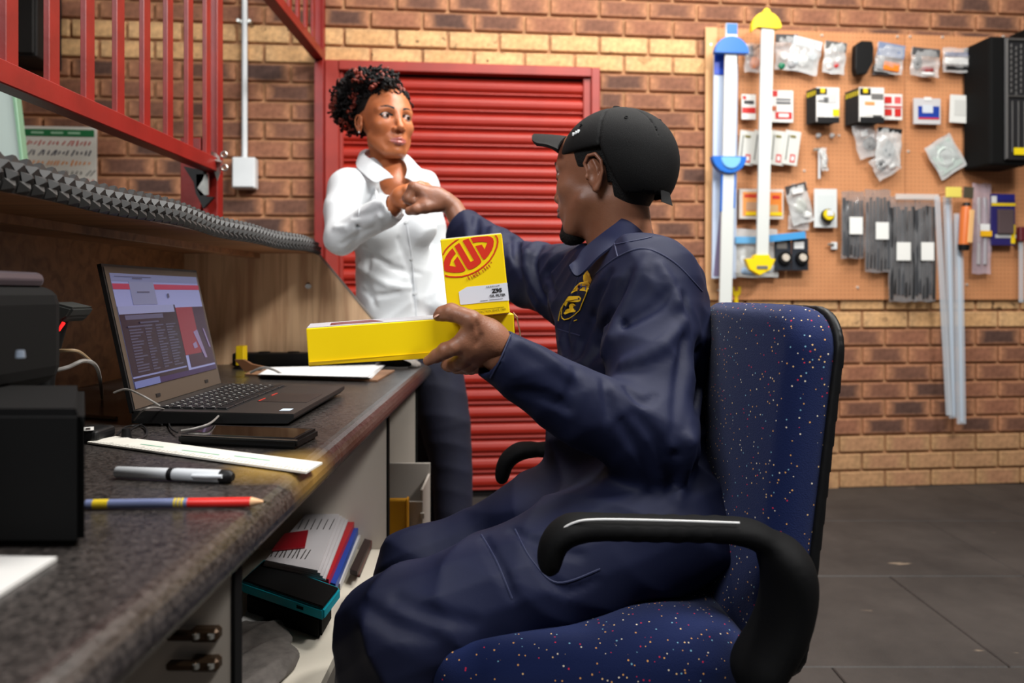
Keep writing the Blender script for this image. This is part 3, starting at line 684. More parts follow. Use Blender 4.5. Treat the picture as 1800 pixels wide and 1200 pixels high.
for pts in ([(0.78, 0.58), (0.84, 0.56), (0.90, 0.86), (0.87, 0.86)], [(0.92, 0.55), (0.94, 0.56), (0.98, 0.76), (0.96, 0.76)], [(0.74, 0.70), (0.79, 0.68), (0.80, 0.74), (0.75, 0.75)]):
    prism(bm, [lidpt(0.045+0.92*a, 0.975-0.82*b, 0.0020) for a, b in pts], nn*0.0002)
keep(bobj('screen_picture', bm, em('figure', (110, 96, 130), 0.8)), lap)
for u in (0.22, 0.78): lidquad('lid_bumper', u, u+0.04, 0.06, 0.085, 0.0006, lmb, lap, 0.001)
bm = bmesh.new(); box(bm, (-0.20, 1.106, DZ+0.012), (0.02, 0.01, 0.006), 0.001); bm.free()

def desk_pt(px, py, h=0.0): return D(px, py, DZ+h)
def slab(name, pxs, h, th, m, label=None, cat=None, parent=None, bev=0):
    """flat thing lying on the desk: its top outline in pixels, top at height h"""
    P = [D(a, b, h) for a, b in pxs]; c = sum(P, Vector())/len(P)
    bm = bmesh.new(); prism(bm, [p-c for p in P], (0, 0, -th))
    if bev: bmesh.ops.bevel(bm, geom=bm.edges[:], offset=bev, segments=2, affect='EDGES', clamp_overlap=True)
    o = bobj(name, bm, m); o.location = c
    if label: tag(o, label, cat)
    if parent: keep(o, parent)
    return o
# tablet phone
ph_c = [(311, 763), (368, 745), (560, 752), (521, 772)]
ph = slab('tablet', ph_c, DZ+0.014, 0.0135, m_blk, bev=0.0035); tag(ph, 'black glossy tablet lying on the desk in front of the laptop', 'tablet')
sc_ = slab('glass_screen', [(330, 762.2), (376, 747.2), (548, 753.5), (516, 769)], DZ+0.0146, 0.0005, mat('phone_glass', (20, 15, 13), 0.08, coat=1.0), parent=ph)
sc_ = slab('chrome_edge', [(314, 764.3), (318, 763.3), (523, 772.5), (522, 774.2)], DZ+0.0143, 0.0004, mat('dull_chrome', (110, 106, 100), 0.3, 0.8), parent=ph)
# ruler
m_rul = mat('ruler_white', (226, 222, 212), 0.35, noise=30, amt=0.04)
ru = slab('ruler', [(153, 776), (204, 766), (567, 812), (538, 829)], DZ+0.004, 0.0022, m_rul); tag(ru, 'white plastic ruler with faint green print lying across the desk', 'ruler')
bm = bmesh.new(); a0, a1, b0, b1 = [D(*p, DZ+0.0042)-ru.location for p in ((160, 776.5), (536, 827), (207, 767.5), (560, 812.5))]
for k in range(61):
    p = a0.lerp(a1, k/60); q = p+(b0.lerp(b1, k/60)-p)*(0.16 if k % 5 else 0.26); d_ = (a1-a0).normalized()*0.00035
    prism(bm, [p-d_, p+d_, q+d_, q-d_], (0, 0, 0.0001))
o = bobj('scale_mark', bm, mat('ruler_ink', (90, 90, 90), 0.5), ru); tag(o, kind='stuff')
bm = bmesh.new()
for k0, k1, t0 in ((0.20, 0.32, .5), (0.42, 0.60, .45), (0.66, 0.82, .55)):
    p, q = a0.lerp(a1, k0).lerp(b0.lerp(b1, k0), t0), a0.lerp(a1, k1).lerp(b0.lerp(b1, k1), t0); d_ = Vector((0, 0.0016, 0)); prism(bm, [p-d_, q-d_, q+d_, p+d_], (0, 0, 0.0001))
bobj('printed_mark', bm, mat('ruler_green', (120, 176, 150), 0.5), ru)
# pen
def rod(pts, rs, parent, name, m, seg=14): bm = bmesh.new(); tube(bm, pts, rs, seg); return keep(bobj(name, bm, m, None, True), parent)
pa, pb = D(204, 829, DZ+0.007), D(410, 838, DZ+0.007); pv = pb-pa
pen = thing('pen', 'silver and grey pen with clip lying between the ruler and the pencil', 'pen', (pa+pb)/2)
m_sil = mat('pen_silver', (206, 210, 214), 0.3, 0.12); L_p = lambda t: pa+pv*t
rod([L_p(0), L_p(0.01), L_p(0.46)], [0.0045, 0.0060, 0.0064], pen, 'barrel', m_sil); rod([L_p(0.46), L_p(0.50)], [0.0066, 0.0066], pen, 'grip_ring', m_blk)
rod([L_p(0.50), L_p(0.52), L_p(0.90)], [0.0062, 0.0068, 0.0070], pen, 'cap', m_sil); rod([L_p(0.90), L_p(0.97), L_p(1.0)], [0.0072, 0.0070, 0.004], pen, 'cap_end', m_blk)
bm = bmesh.new(); c0 = L_p(0.68)+Vector((0.0, -0.007, 0.001)); c1 = L_p(0.93)+Vector((0, -0.0075, 0.002)); tube(bm, [c0, c0.lerp(c1, .5)+Vector((0, -.001, 0)), c1], 0.0022, 8); keep(bobj('clip', bm, m_sil, None, True), pen)
# pencil
pa, pb = D(150, 886, DZ+0.005), D(468, 881.5, DZ+0.005); pv = pb-pa
pc = thing('pencil', 'blue and red pencil with yellow bands and a sharpened tip', 'pencil', (pa+pb)/2)
m_pb = mat('pencil_blue', (112, 122, 160), 0.4); m_py = mat('pencil_yellow', (214, 186, 40), 0.45); m_pr = mat('pencil_red', (214, 34, 26), 0.4)
rod([L_p(0), L_p(0.005), L_p(0.045)], [0.0030, 0.0044, 0.0044], pc, 'body', m_pb, 8); rod([L_p(0.045), L_p(0.13)], [0.0045]*2, pc, 'yellow_band', m_py, 8); rod([L_p(0.13), L_p(0.49)], [0.0044]*2, pc, 'body', m_pb, 8)
for k in range(3): rod([L_p(0.49+k*0.02), L_p(0.503+k*0.02)], [0.0046]*2, pc, 'yellow_band', m_py, 8)
rod([L_p(0.49), L_p(0.565)], [0.00445]*2, pc, 'body', m_pb, 8); rod([L_p(0.565), L_p(0.915)], [0.0045]*2, pc, 'red_body', m_pr, 8)
rod([L_p(0.915), L_p(0.985)], [0.0045, 0.0012], pc, 'wood_tip', mat('pencil_wood', (216, 168, 124), 0.7), 10); rod([L_p(0.985), L_p(1.0)], [0.0012, 0.0003], pc, 'lead', m_blkm, 8)
# loose sheet near the camera
sh = slab('paper_sheet', [(0-160, 974), (100, 978), (0, 1041), (-160, 1140)], DZ+0.0035, 0.003, mat('paper_white', (192, 190, 187), 0.6)); tag(sh, 'white paper sheet at the near corner of the desk beside the black machine', 'paper')
# clipboard and sheets
cb = slab('clipboard', [(430, 657), (452, 645), (694, 650), (663, 668)], DZ+0.004, 0.0038, mat('hardboard', (140, 102, 74), 0.6, noise=40, amt=0.1)); tag(cb, 'brown hardboard clipboard lying behind the laptop', 'clipboard')
for i in range(5):
    r1 = random.Random(i); j = r1.uniform(-1.5, 1.5)
    o = slab('paper_sheet', [(452+i*2, 658+j*.3), (478+j*2, 645), (678-i*2.2, 640.5+i), (652-i*1.5+j, 664.5-i*.6)], DZ+0.0062+i*0.0016, 0.0008, mat('paper_bright', (232, 232, 232), 0.6)); tag(o, ('white paper sheet lying lowest, directly on the brown clipboard', 'white paper sheet second from the bottom on the brown clipboard', 'white paper sheet in the middle of the stack on the clipboard', 'white paper sheet just under the top one on the clipboard', 'white paper sheet lying topmost on the brown clipboard')[i], 'paper', 'sheets on the clipboard')
# black machine at the far left (near camera)
prn = thing('receipt_printer', 'black office machine standing at the near left of the desk', 'printer', (-0.53, 0.66, DZ))
bm = bmesh.new(); prism(bm, [(-0.334, 0.578, DZ+0.001), (-0.425, 0.735, DZ+0.001), (-0.70, 0.735, DZ+0.001), (-0.61, 0.578, DZ+0.001)], (0, 0, 0.108)); bmesh.ops.bevel(bm, geom=bm.edges[:], offset=0.006, segments=2, affect='EDGES', clamp_overlap=True); keep(bobj('lower_body', bm, m_blkm), prn)
bm = bmesh.new(); box(bm, (-0.60, 0.72, DZ+0.155), (0.22, 0.19, 0.106), 0.02, seg=3); keep(bobj('upper_body', bm, m_blkm), prn)
bm = bmesh.new(); box(bm, (-0.60, 0.72, DZ+0.214), (0.20, 0.15, 0.016), 0.007, seg=2); keep(bobj('top_tray', bm, mat('violet_sheen', (64, 56, 62), 0.4)), prn)  # purple-grey sheen of the curved top put into its colour
bm = bmesh.new(); box(bm, (-0.352, 0.59, DZ+0.05), (0.004, 0.03, 0.012), 0.001); bm.free()
bm = bmesh.new(); cyl(bm, W(36, 622, 0.61), 0.0035, 0.003, 0.006, 12); keep(bobj('reflection_dot', bm, mat('reflection_grey', (120, 130, 144), 0.3), None, True), prn)  # small grey disc standing in for a reflection on the machine
# barcode scanner
bs = thing('barcode_scanner', 'grey barcode scanner with a red light behind the black machine', 'scanner', W(100, 560, 0.95))
bm = bmesh.new(); prism(bm, [W(a, b, 0.95) for a, b in ((86, 530), (129, 541), (118, 558), (104, 568), (94, 553), (74, 549), (76, 538))], (0, 0.05, 0)); bmesh.ops.bevel(bm, geom=bm.edges[:], offset=0.003, segments=2, affect='EDGES', clamp_overlap=True); keep(bobj('head', bm, mat('scanner_grey', (52, 54, 52), 0.45)), bs)
bm = bmesh.new(); tube(bm, [W(104, 560, 0.975), W(96, 592, 0.975), W(82, 640, 0.98), W(74, 690, 0.985)], [0.012, 0.011, 0.012, 0.014], 10); keep(bobj('handle', bm, m_blk, None, True), bs)
bm = bmesh.new(); tube(bm, [W(112, 567, 0.948), W(103, 581, 0.948)], [0.0022, 0.0016], 8); keep(bobj('indicator_light', bm, mat('red_led', (200, 20, 20), 0.3, emit=(255, 30, 30, 2.0)), None, True), bs)
bm = bmesh.new(); box(bm, W(74, 700, 0.985)+Vector((0, 0, -0.055)), (0.07, 0.07, 0.10), 0.01, seg=2); keep(bobj('stand', bm, m_blk), bs)
def cable(pts, r, m, label, name='cable', n=8):
    P = spline(pts, n); bm = bmesh.new(); tube(bm, P, r, 7); o = bobj(name, bm, m, None, True); return tag(o, label, 'cable')
m_cb = mat('cable_beige', (134, 112, 84), 0.5); m_cg = mat('cable_grey', (120, 116, 112), 0.5); m_ck = mat('cable_black', (26, 25, 26), 0.4)
cable([W(78, 628, 0.98), W(95, 618, 0.96), W(118, 616, 0.95), W(140, 619, 0.96), W(165, 640, 0.99)], 0.0022, m_cb, 'beige cable looping behind the black machine')
cable([W(60, 662, 0.93), W(90, 653, 0.93), W(120, 645, 0.94), W(150, 634, 0.96), W(172, 650, 1.02), D(180, 700, DZ+.002)], 0.0026, m_cg, 'grey cable rising behind the black machine')
cable([D(120, 729, DZ+0.003), D(142, 730.5, DZ+0.003), D(190, 734, DZ+0.003), D(205, 735, DZ+.003)], 0.003, m_cb, 'short beige cable lying on the desk left of the laptop')
cable([W(200, 690, 1.03), W(222, 684, 1.03), W(250, 695, 1.02), W(281, 713, 1.03)], 0.0014, m_cg, 'thin grey cable arching over the laptop hinge')
cable([D(233, 742, DZ+0.003), W(250, 722, 1.05), W(272, 716, 1.07), D(300, 722, DZ+0.01)], 0.0013, m_cg, 'thin grey cable coiling beside the laptop')
cable([D(294, 735, DZ+0.004), D(300, 752, DZ+0.004), D(312, 760, DZ+.006)], 0.0013, m_ck, 'thin black lead running down to the tablet')
cb2 = cable([D(392, 722, DZ+0.010), D(372, 742, DZ+0.02), D(345, 752, DZ+0.018), D(318, 757, DZ+.016)], 0.0016, m_cg, 'grey cable joining the laptop and the tablet')
plug = boxo('cable_plug', D(398, 720, DZ+0.010), (0.02, 0.022, 0.007), mat('plug_grey', (70, 66, 64), 0.5), None, 0.002); keep(plug, cb2)
ms = thing('dongle', 'small black dongle with a white label lying on the desk', 'dongle', D(162, 768, DZ))
bm = bmesh.new(); box(bm, D(162, 762, DZ+0.009), (0.040, 0.05, 0.017), 0.006, seg=3); keep(bobj('casing', bm, m_blk, None, False), ms)
bm = bmesh.new(); prism(bm, [D(143, 757.5, DZ+0.0182), D(165, 756, DZ+0.0182), D(165, 750, DZ+0.0182), D(145, 751, DZ+0.0182)], (0, 0, 0.0004)); lb_ = bobj('label', bm, mat('label_white', (206, 204, 200), 0.5)); keep(lb_, ms)
bm = bmesh.new(); prism(bm, [D(150, 756, DZ+0.0187), D(159, 755.4, DZ+0.0187), D(159, 751.5, DZ+0.0187), D(151, 752, DZ+0.0187)], (0, 0, 0.0002)); keep(bobj('label_print', bm, mat('ink_dark', (60, 56, 54), 0.5)), lb_)
ep = thing('earphones', 'coiled black earphones on the desk behind the ruler', 'earphones', D(235, 762, DZ))
bm = bmesh.new(); tube(bm, spline([D(a, b, DZ+0.003) for a, b in ((205, 765), (222, 750), (250, 748), (258, 762), (240, 772), (222, 766), (234, 752), (262, 742), (285, 746))]), 0.0014, 6); keep(bobj('lead', bm, m_ck, None, True), ep)
bm = bmesh.new(); cyl(bm, D(222, 762, DZ+0.008), 0.007, 0.005, 0.014, 12); keep(bobj('earbud', bm, m_blk, None, True), ep)
# small things at the back of the desk
yb = thing('carton', 'small yellow carton standing behind the laptop', 'box', D(399, 655, DZ)+Vector((0.0, 0.12, 0)))
p_ = D(399, 655, DZ)+Vector((0, 0.1, 0)); boxo('box_body', (0, -.02, 0.035), (0.02, 0.03, 0.05), mat('carton_yellow', (226, 190, 12), 0.45), yb, 0.001); boxo('box_flap', (0, -.02, 0.0605), (0.019, 0.029, 0.001), mat('carton_yellow_dull', (200, 160, 12), 0.5), yb, 0)
st = thing('strap', 'brown leather strap lying behind the laptop', 'strap', D(435, 650, DZ))
bm = bmesh.new(); P = [W(a, b, 1.75) for a, b in ((412, 632), (428, 632), (442, 640), (466, 645), (458, 652), (440, 651), (430, 654), (426, 648))]
prism(bm, P, (0, 0.012, 0)); keep(bobj('band', bm, mat('leather_brown', (112, 74, 48), 0.5)), st)
bm = bmesh.new(); tube(bm, spline([W(a, b, 1.73) for a, b in ((440, 655), (462, 646), (482, 650), (500, 660))], 6), 0.003, 7); keep(bobj('cord', bm, m_cg, None, True), st)
dv = thing('power_strip', 'long black power strip along the back of the hutch', 'power strip', (-0.56, 2.03, DZ)); bm = bmesh.new(); box(bm, (-0.56, 2.03, DZ+0.019), (0.40, 0.05, 0.036), 0.005, seg=2); keep(bobj('casing', bm, m_blk), dv)
for sx in (-0.12, -0.04, 0.04, 0.12): bm = bmesh.new(); cyl(bm, (-0.56+sx, 2.03, DZ+0.038), 0.016, 0.016, 0.003, 14); keep(bobj('socket', bm, m_blkm, None, True), dv)
rg = thing('cloth_rag', 'crumpled grey rag at the far corner of the desk', 'rag', D(710, 640, DZ))
S = SDF(); S.add(s_ell(D(708, 640, DZ+0.005)+Vector((0, -0.02, 0)), (0.055, 0.05, 0.018))); S.add(s_ell(D(690, 640, DZ+0.012), (0.05, 0.03, 0.012))); S.disp(folds(0.004, 22, (1, 0.4, 0.2), 0.8, 3)); S.cut(s_plane((0, 0, DZ+0.001), (0, 0, -1)), 0.002)
c_ = D(704, 640, DZ); v_, q_ = surface(S, c_-Vector((.12, .12, .01)), c_+Vector((.12, .12, .05)), 0.004); keep(finish('folds', np_mesh('rag', [(v_, q_)]), mat('rag_grey', (128, 122, 116), 0.9), smooth=True), rg)

# ================================================================ on the shelf under the desk
SZ = 0.38
m_pap = mat('paper_grey', (184, 180, 182), 0.6); m_rf = mat('folder_red', (170, 18, 30), 0.4); m_bf = mat('folder_blue', (16, 66, 156), 0.4)
def pslab(name, pts, z, th, m, label=None, cat=None, group=None):
    o = slab(name, pts, z, th, m); 
    if label: tag(o, label, cat, group)
    return o
base = [(465, 981), (579, 1008), (621, 903), (540, 903)]
def shifted(dx, dy): return [(a+dx, b+dy) for a, b in base]
pslab('folder', [(478, 990), (598, 1026), (640, 925), (545, 915)], SZ+0.030, 0.012, mat('paper_white', (192, 190, 187), 0.6), 'white folder at the bottom of the papers under the desk', 'folder')
pslab('folder', [(474, 992), (590, 1026), (636, 912), (545, 908)], SZ+0.045, 0.014, m_bf, 'blue plastic folder under the red one on the shelf', 'folder')
pslab('folder', [(470, 992), (578, 1018), (628, 905), (540, 902)], SZ+0.058, 0.012, m_rf, 'red plastic folder under the loose sheets on the shelf', 'folder')
for i in range(4):
    pslab('paper_sheet', [(a+(-4+i*1.5), b+(8-3*i)) for a, b in [(466, 985), (576-i*6, 1009-i*2), (617-i*7, 903), (538, 903)]], SZ+0.063+i*0.004, 0.003, m_pap, ('grey-white sheet lying directly on the red folder on the shelf', 'grey-white sheet second above the red folder on the shelf', 'grey-white sheet just under the handwritten top sheet on the shelf', 'grey-white topmost sheet with handwriting under the dark red card')[i], 'paper', 'sheets on the shelf')
top = SZ+0.0755
bm = bmesh.new()
for k in range(9):
    a, b = D(476+k*7.5, 978+k*0.5, top+0.0002), D(476+k*7.5+10, 978+k*0.5-(16 if k % 3 else 24), top+0.0002); d_ = Vector((0.0010, 0, 0)); prism(bm, [a-d_, a+d_, b+d_, b-d_], (0, 0, 0.0002))
for k in range(6):
    a, b = D(524+k*11, 930, top+0.0002), D(524+k*11+9, 912, top+0.0002); d_ = Vector((0.0009, 0, 0)); prism(bm, [a-d_, a+d_, b+d_, b-d_], (0, 0, 0.0002))
o = bobj('handwriting', bm, mat('ink_dark', (60, 56, 54), 0.5)); tag(o, kind='stuff'); keep(o, bpy.data.objects['paper_sheet.008'] if 'paper_sheet.008' in bpy.data.objects else hutch)
pslab('card', [(478, 966), (536, 960), (542, 931), (500, 937)], top+0.004, 0.003, mat('card_red', (140, 12, 26), 0.4), 'small dark red card lying on the sheets under the desk', 'card')
tb = slab('handheld_device', [(426, 1018), (464, 984), (595, 1032), (568, 1066)], SZ+0.062, 0.004, m_blkm, bev=0.0015); tag(tb, 'black handheld device in a turquoise bumper on the shelf', 'device')
o = slab('bumper', [(421, 1020), (463, 981), (599, 1031), (569, 1070)], SZ+0.060, 0.020, mat('turquoise', (14, 150, 168), 0.4), bev=0.004); keep(o, tb)
for px, py in ((446, 1031), (472, 1042), (527, 1062)):
    o = slab('port', [(px-6, py+1), (px-5, py-2), (px+7, py+2), (px+6, py+5)], SZ+0.052, 0.005, m_blkm); keep(o, tb)
bk = slab('case', [(432, 1042), (464, 1006), (584, 1050), (564, 1084)], SZ+0.039, 0.038, m_blkm, bev=0.006); tag(bk, 'black box supporting the turquoise device on the shelf', 'box')
pslab('envelope', [(418, 1096), (440, 1066), (474, 1070), (452, 1100)], SZ+0.008, 0.007, mat('paper_white', (192, 190, 187), 0.6), 'white envelope beside the black box on the shelf', 'envelope')
for i, (c, dx) in enumerate((((40, 24, 20), 0), ((90, 20, 20), 4), ((60, 44, 38), 8))):
    o = pslab('booklet', [(615+dx*.6, 1000+i), (628+dx*.6, 1004+i), (652+dx*.5, 950), (641+dx*.3, 946)], SZ+0.03-i*0.01, 0.009, mat('booklet_%d' % i, c, 0.5)); tag(o, ('small dark brown booklet, top of three beside the folders', 'small dark red booklet, middle of three beside the folders', 'small taupe booklet, bottom of three beside the folders')[i], 'booklet', 'booklets on the shelf')
S = SDF(); c_ = D(462, 1150, SZ+0.01); S.add(s_ell(D(455, 1125, SZ+0.01), (0.05, 0.07, 0.012), (0, 0, 20))); S.add(s_ell(D(480, 1160, SZ+0.012), (0.035, 0.045, 0.014), (0, 0, -20)), 0.02); S.add(s_ell(D(440, 1190, SZ+0.01), (0.05, 0.05, 0.012)), 0.02)
S.disp(folds(0.005, 18, (1, -0.7, 0.1), 0.7, 8)); S.cut(s_plane((0, 0, SZ+0.0005), (0, 0, -1)), 0.002)
v_, q_ = surface(S, c_-Vector((.16, .16, .02)), c_+Vector((.14, .16, .04)), 0.004); o = finish('cleaning_cloth', np_mesh('cloth', [(v_, q_)]), mat('cloth_grey', (98, 92, 88), 0.95, noise=60, amt=0.2), smooth=True); tag(o, 'crumpled dark grey cloth at the front of the shelf', 'cloth')
# bin in the far bay
bn = thing('file_box', 'pale grey slotted file box standing under the far end of the desk', 'box', (-0.325, 1.865, 0.12))
bn.scale = (1, 1, 1.4)
for (c, s_) in (((0.0, 0.08, 0.13), (0.22, 0.006, 0.26)), ((0.0, -0.08, 0.11), (0.22, 0.006, 0.22)), ((-0.107, 0, 0.12), (0.006, 0.16, 0.24)), ((0.107, 0, 0.12), (0.006, 0.16, 0.24)), ((0, 0, 0.004), (0.21, 0.16, 0.006))): boxo('wall_panel', c, s_, mat('bin_grey', (176, 168, 160), 0.5), bn, 0.001)
for k in range(9): boxo('edge_rib', (0.109, -0.083, 0.02+0.022*k), (0.010, 0.008, 0.010), mat('bin_grey', (176, 168, 160), 0.5), bn, 0.001)
yf = thing('binder', 'yellow binder standing in front of the grey file box', 'binder', (-0.325, 1.762, 0.12)); yf.scale = (1, 1, 1.6); boxo('cover', (0, 0, 0.10), (0.15, 0.02, 0.20), mat('binder_yellow', (206, 146, 12), 0.45), yf, 0.002); boxo('spine', (0.0755, 0, 0.10), (0.006, 0.026, 0.204), mat('binder_amber', (230, 160, 20), 0.4), yf, 0.002)
# ================================================================ the pegboard and what hangs on it
def peg_mat():
    m = bpy.data.materials.new('pegboard'); m.use_nodes = True; nt = m.node_tree; b = nt.nodes['Principled BSDF']; L = nt.links
    g = nt.nodes.new('ShaderNodeTexCoord'); mp = nt.nodes.new('ShaderNodeMapping'); mp.inputs['Scale'].default_value = (50, 50, 50); L.new(g.outputs['Object'], mp.inputs[0])
    fr = nt.nodes.new('ShaderNodeVectorMath'); fr.operation = 'FRACTION'; L.new(mp.outputs[0], fr.inputs[0])
    sb = nt.nodes.new('ShaderNodeVectorMath'); sb.operation = 'SUBTRACT'; sb.inputs[1].default_value = (0.5, 0.5, 0.5); L.new(fr.outputs[0], sb.inputs[0])
    ml = nt.nodes.new('ShaderNodeVectorMath'); ml.operation = 'MULTIPLY'; ml.inputs[1].default_value = (1, 0, 1); L.new(sb.outputs[0], ml.inputs[0])
    ln = nt.nodes.new('ShaderNodeVectorMath'); ln.operation = 'LENGTH'; L.new(ml.outputs[0], ln.inputs[0])
    lt_ = nt.nodes.new('ShaderNodeMath'); lt_.operation = 'LESS_THAN'; lt_.inputs[1].default_value = 0.10; L.new(ln.outputs['Value'], lt_.inputs[0])
    n = nt.nodes.new('ShaderNodeTexNoise'); n.inputs['Scale'].default_value = 3; n.inputs['Detail'].default_value = 6; L.new(g.outputs['Object'], n.inputs['Vector'])
    r = nt.nodes.new('ShaderNodeValToRGB'); e = r.color_ramp.elements; e[0].color = hexc((186, 124, 80)); e[1].color = hexc((204, 142, 96)); e[0].position = .3; e[1].position = .7; L.new(n.outputs['Fac'], r.inputs[0])
    mx = nt.nodes.new('ShaderNodeMix'); mx.data_type = 'RGBA'; mx.inputs[7].default_value = hexc((70, 40, 24)); L.new(lt_.outputs[0], mx.inputs[0]); L.new(r.outputs[0], mx.inputs[6]); L.new(mx.outputs[2], b.inputs['Base Color'])
    b.inputs['Roughness'].default_value = 0.7; return m
m_peg = peg_mat(); PO = 0.034
pg = thing('pegboard', 'brown perforated hardboard panels screwed to the brick wall and hung with packets', 'pegboard', WM @ Vector((0, 0, 0)), (0, 0, WANG))
xs = [WL(1240, 300, PO).x, WL(1592, 300, PO).x, WL(1784, 300, PO).x, 3.1]; zt_, zb_ = 2.168, 0.898
for i in range(3): boxo('panel', ((xs[i]+xs[i+1])/2, -0.026, (zt_+zb_)/2), (xs[i+1]-xs[i]-0.003, 0.008, zt_-zb_), m_peg, pg, 0.001)
boxo('edge_batten', (xs[0]+0.028, -0.032, (zt_+zb_)/2), (0.056, 0.006, zt_-zb_), mat('batten', (208, 160, 112), 0.7, noise=4, amt=0.1), pg, 0.001)
boxo('lower_batten', ((xs[0]+3.1)/2, -0.012, zb_+0.02), (3.1-xs[0], 0.02, 0.04), mat('batten', (208, 160, 112), 0.7), pg, 0)
m_scr = mat('screw_head', (226, 222, 214), 0.3, 0.5)
for px, py in ((1250, 78), (1445, 62), (1578, 64), (1600, 64), (1657, 65), (1764, 64), (1414, 300), (1475, 238), (1597, 266), (1700, 225), (1508, 505), (1262, 510), (1700, 500)):
    p = WL(px, py, PO); bm = bmesh.new(); cyl(bm, (0, 0, 0), 0.007, 0.005, 0.006, 10, Matrix.Translation((p.x, -0.033, p.z)) @ Matrix.Rotation(R(90), 4, 'X')); bobj('screw', bm, m_scr, pg, True)
PX = 0.00266        # metres per pixel on the board
m_hook = mat('hook_steel', (90, 80, 72), 0.4, 0.8)
def hook(parent, x, z, depth, y0=None):
    y0 = -PO if y0 is None else y0
    tubeo('hook', [(x, y0+0.0, z), (x, y0-depth, z), (x, y0-depth-0.004, z+0.006)], 0.0016, m_hook, parent, 6)
def item(name, label, cat, px, py, off, group=None, roll=0):
    p = WL(px, py, off); t = thing(name, label, cat, WM @ p, (0, R(roll), WANG), group); return t, off-PO
def prints(parent, rects, y):
    """flat print on a card: (cx, cz, w, h, colour) in pixels from its middle"""
    for i, (cx, cz, w_, h_, c) in enumerate(rects):
        boxo('print', (cx*PX, y-0.0006-0.0004*i, -cz*PX), (w_*PX, 0.0008, h_*PX), mat('print_%d_%d_%d' % c, c, 0.4), parent, 0)
def card(px, py, w_, h_, rects, label, depth=0.03, group=None, roll=0, base=(222, 220, 216), name='packet', cat='packet', blister=None, thick=0.004, stack=0, stackcol=(24, 23, 23), slabel=None, hk=True):
    t, d = item(name, label, cat, px, py, PO+depth, group, roll)
    boxo('card', (0, 0, 0), (w_*PX, thick, h_*PX), mat('card_%d_%d_%d' % base, base, 0.4), t, 0.001)
    prints(t, rects, -thick/2)
    if blister:
        bx, bz, bw, bh, bc = blister; boxo('blister', (bx*PX, -thick/2-0.007, -bz*PX), (bw*PX, 0.014, bh*PX), mat('bl_%d_%d_%d' % bc, bc, 0.18), t, 0.004, seg=2)
    if hk: hook(t, 0, h_*PX*0.42, 0.006, depth)
    for k in range(stack):
        t2, _ = item(name, slabel, cat, px-3.5*(k+1), py+1.2*(k+1), PO+depth-0.010*(k+1), group, roll)
        boxo('card', (0, 0, 0), (w_*PX, 0.006, h_*PX), mat('card_%d_%d_%d' % stackcol, stackcol, 0.4), t2, 0.001)
        if k % 1 == 0: boxo('print', (-w_*PX*0.36, -0.0036, h_*PX*0.36), (w_*PX*0.25, 0.001, h_*PX*0.14), mat('print_yellow', (226, 200, 20), 0.4), t2, 0)
    return t
def bag_mesh(w_, h_, th, seed, amp=0.006, nx=14, nz=18, taper=0.0):
    """crumpled plastic pouch"""
    rs = random.Random(seed); bm = bmesh.new(); ph = [rs.uniform(0, 6.28) for _ in range(6)]; rows = {}
    for side in (-1, 1):
        for i in range(nx+1):
            for j in range(nz+1):
                u, v = i/nx, j/nz; edge = (i in (0, nx) or j in (0, nz))
                if edge and side == 1: rows[(1, i, j)] = rows[(-1, i, j)]; continue
                bulge = (math.sin(math.pi*u)**0.6)*(math.sin(math.pi*min(1, (1-v)*1.15+0.02))**0.6 if v > 0.02 else 0)
                c = math.sin(u*9+ph[0]+math.sin(v*6+ph[1])*1.5)*math.sin(v*13+ph[2]+u*4)+0.6*math.sin(u*23+v*9+ph[3])*math.sin(v*17+ph[4]-u*8)
                xx = (u-0.5)*w_*(1-taper*v)+0.35*amp*math.sin(v*11+ph[5]); zz = (v-0.5)*h_+0.35*amp*math.sin(u*9+ph[1])
                rows[(side, i, j)] = bm.verts.new((xx, side*(0.001+th/2*bulge)+(amp*c*(0.25+0.75*bulge) if not edge else amp*0.4*c), zz))
    for side in (-1, 1):
        for i in range(nx):
            for j in range(nz):
                q = [rows[(side, i, j)], rows[(side, i+1, j)], rows[(side, i+1, j+1)], rows[(side, i, j+1)]]
                bm.faces.new(q if side == -1 else q[::-1])
    return bm
def film(name, rgb, alpha): return mat(name, rgb, 0.14, alpha=alpha, bump=0.6, bscale=55, spec=0.8)
m_film = film('clear_film', (226, 226, 226), 0.32); m_filmg = film('milky_film', (214, 216, 216), 0.55); m_filmd = film('smoke_film', (150, 150, 152), 0.34)
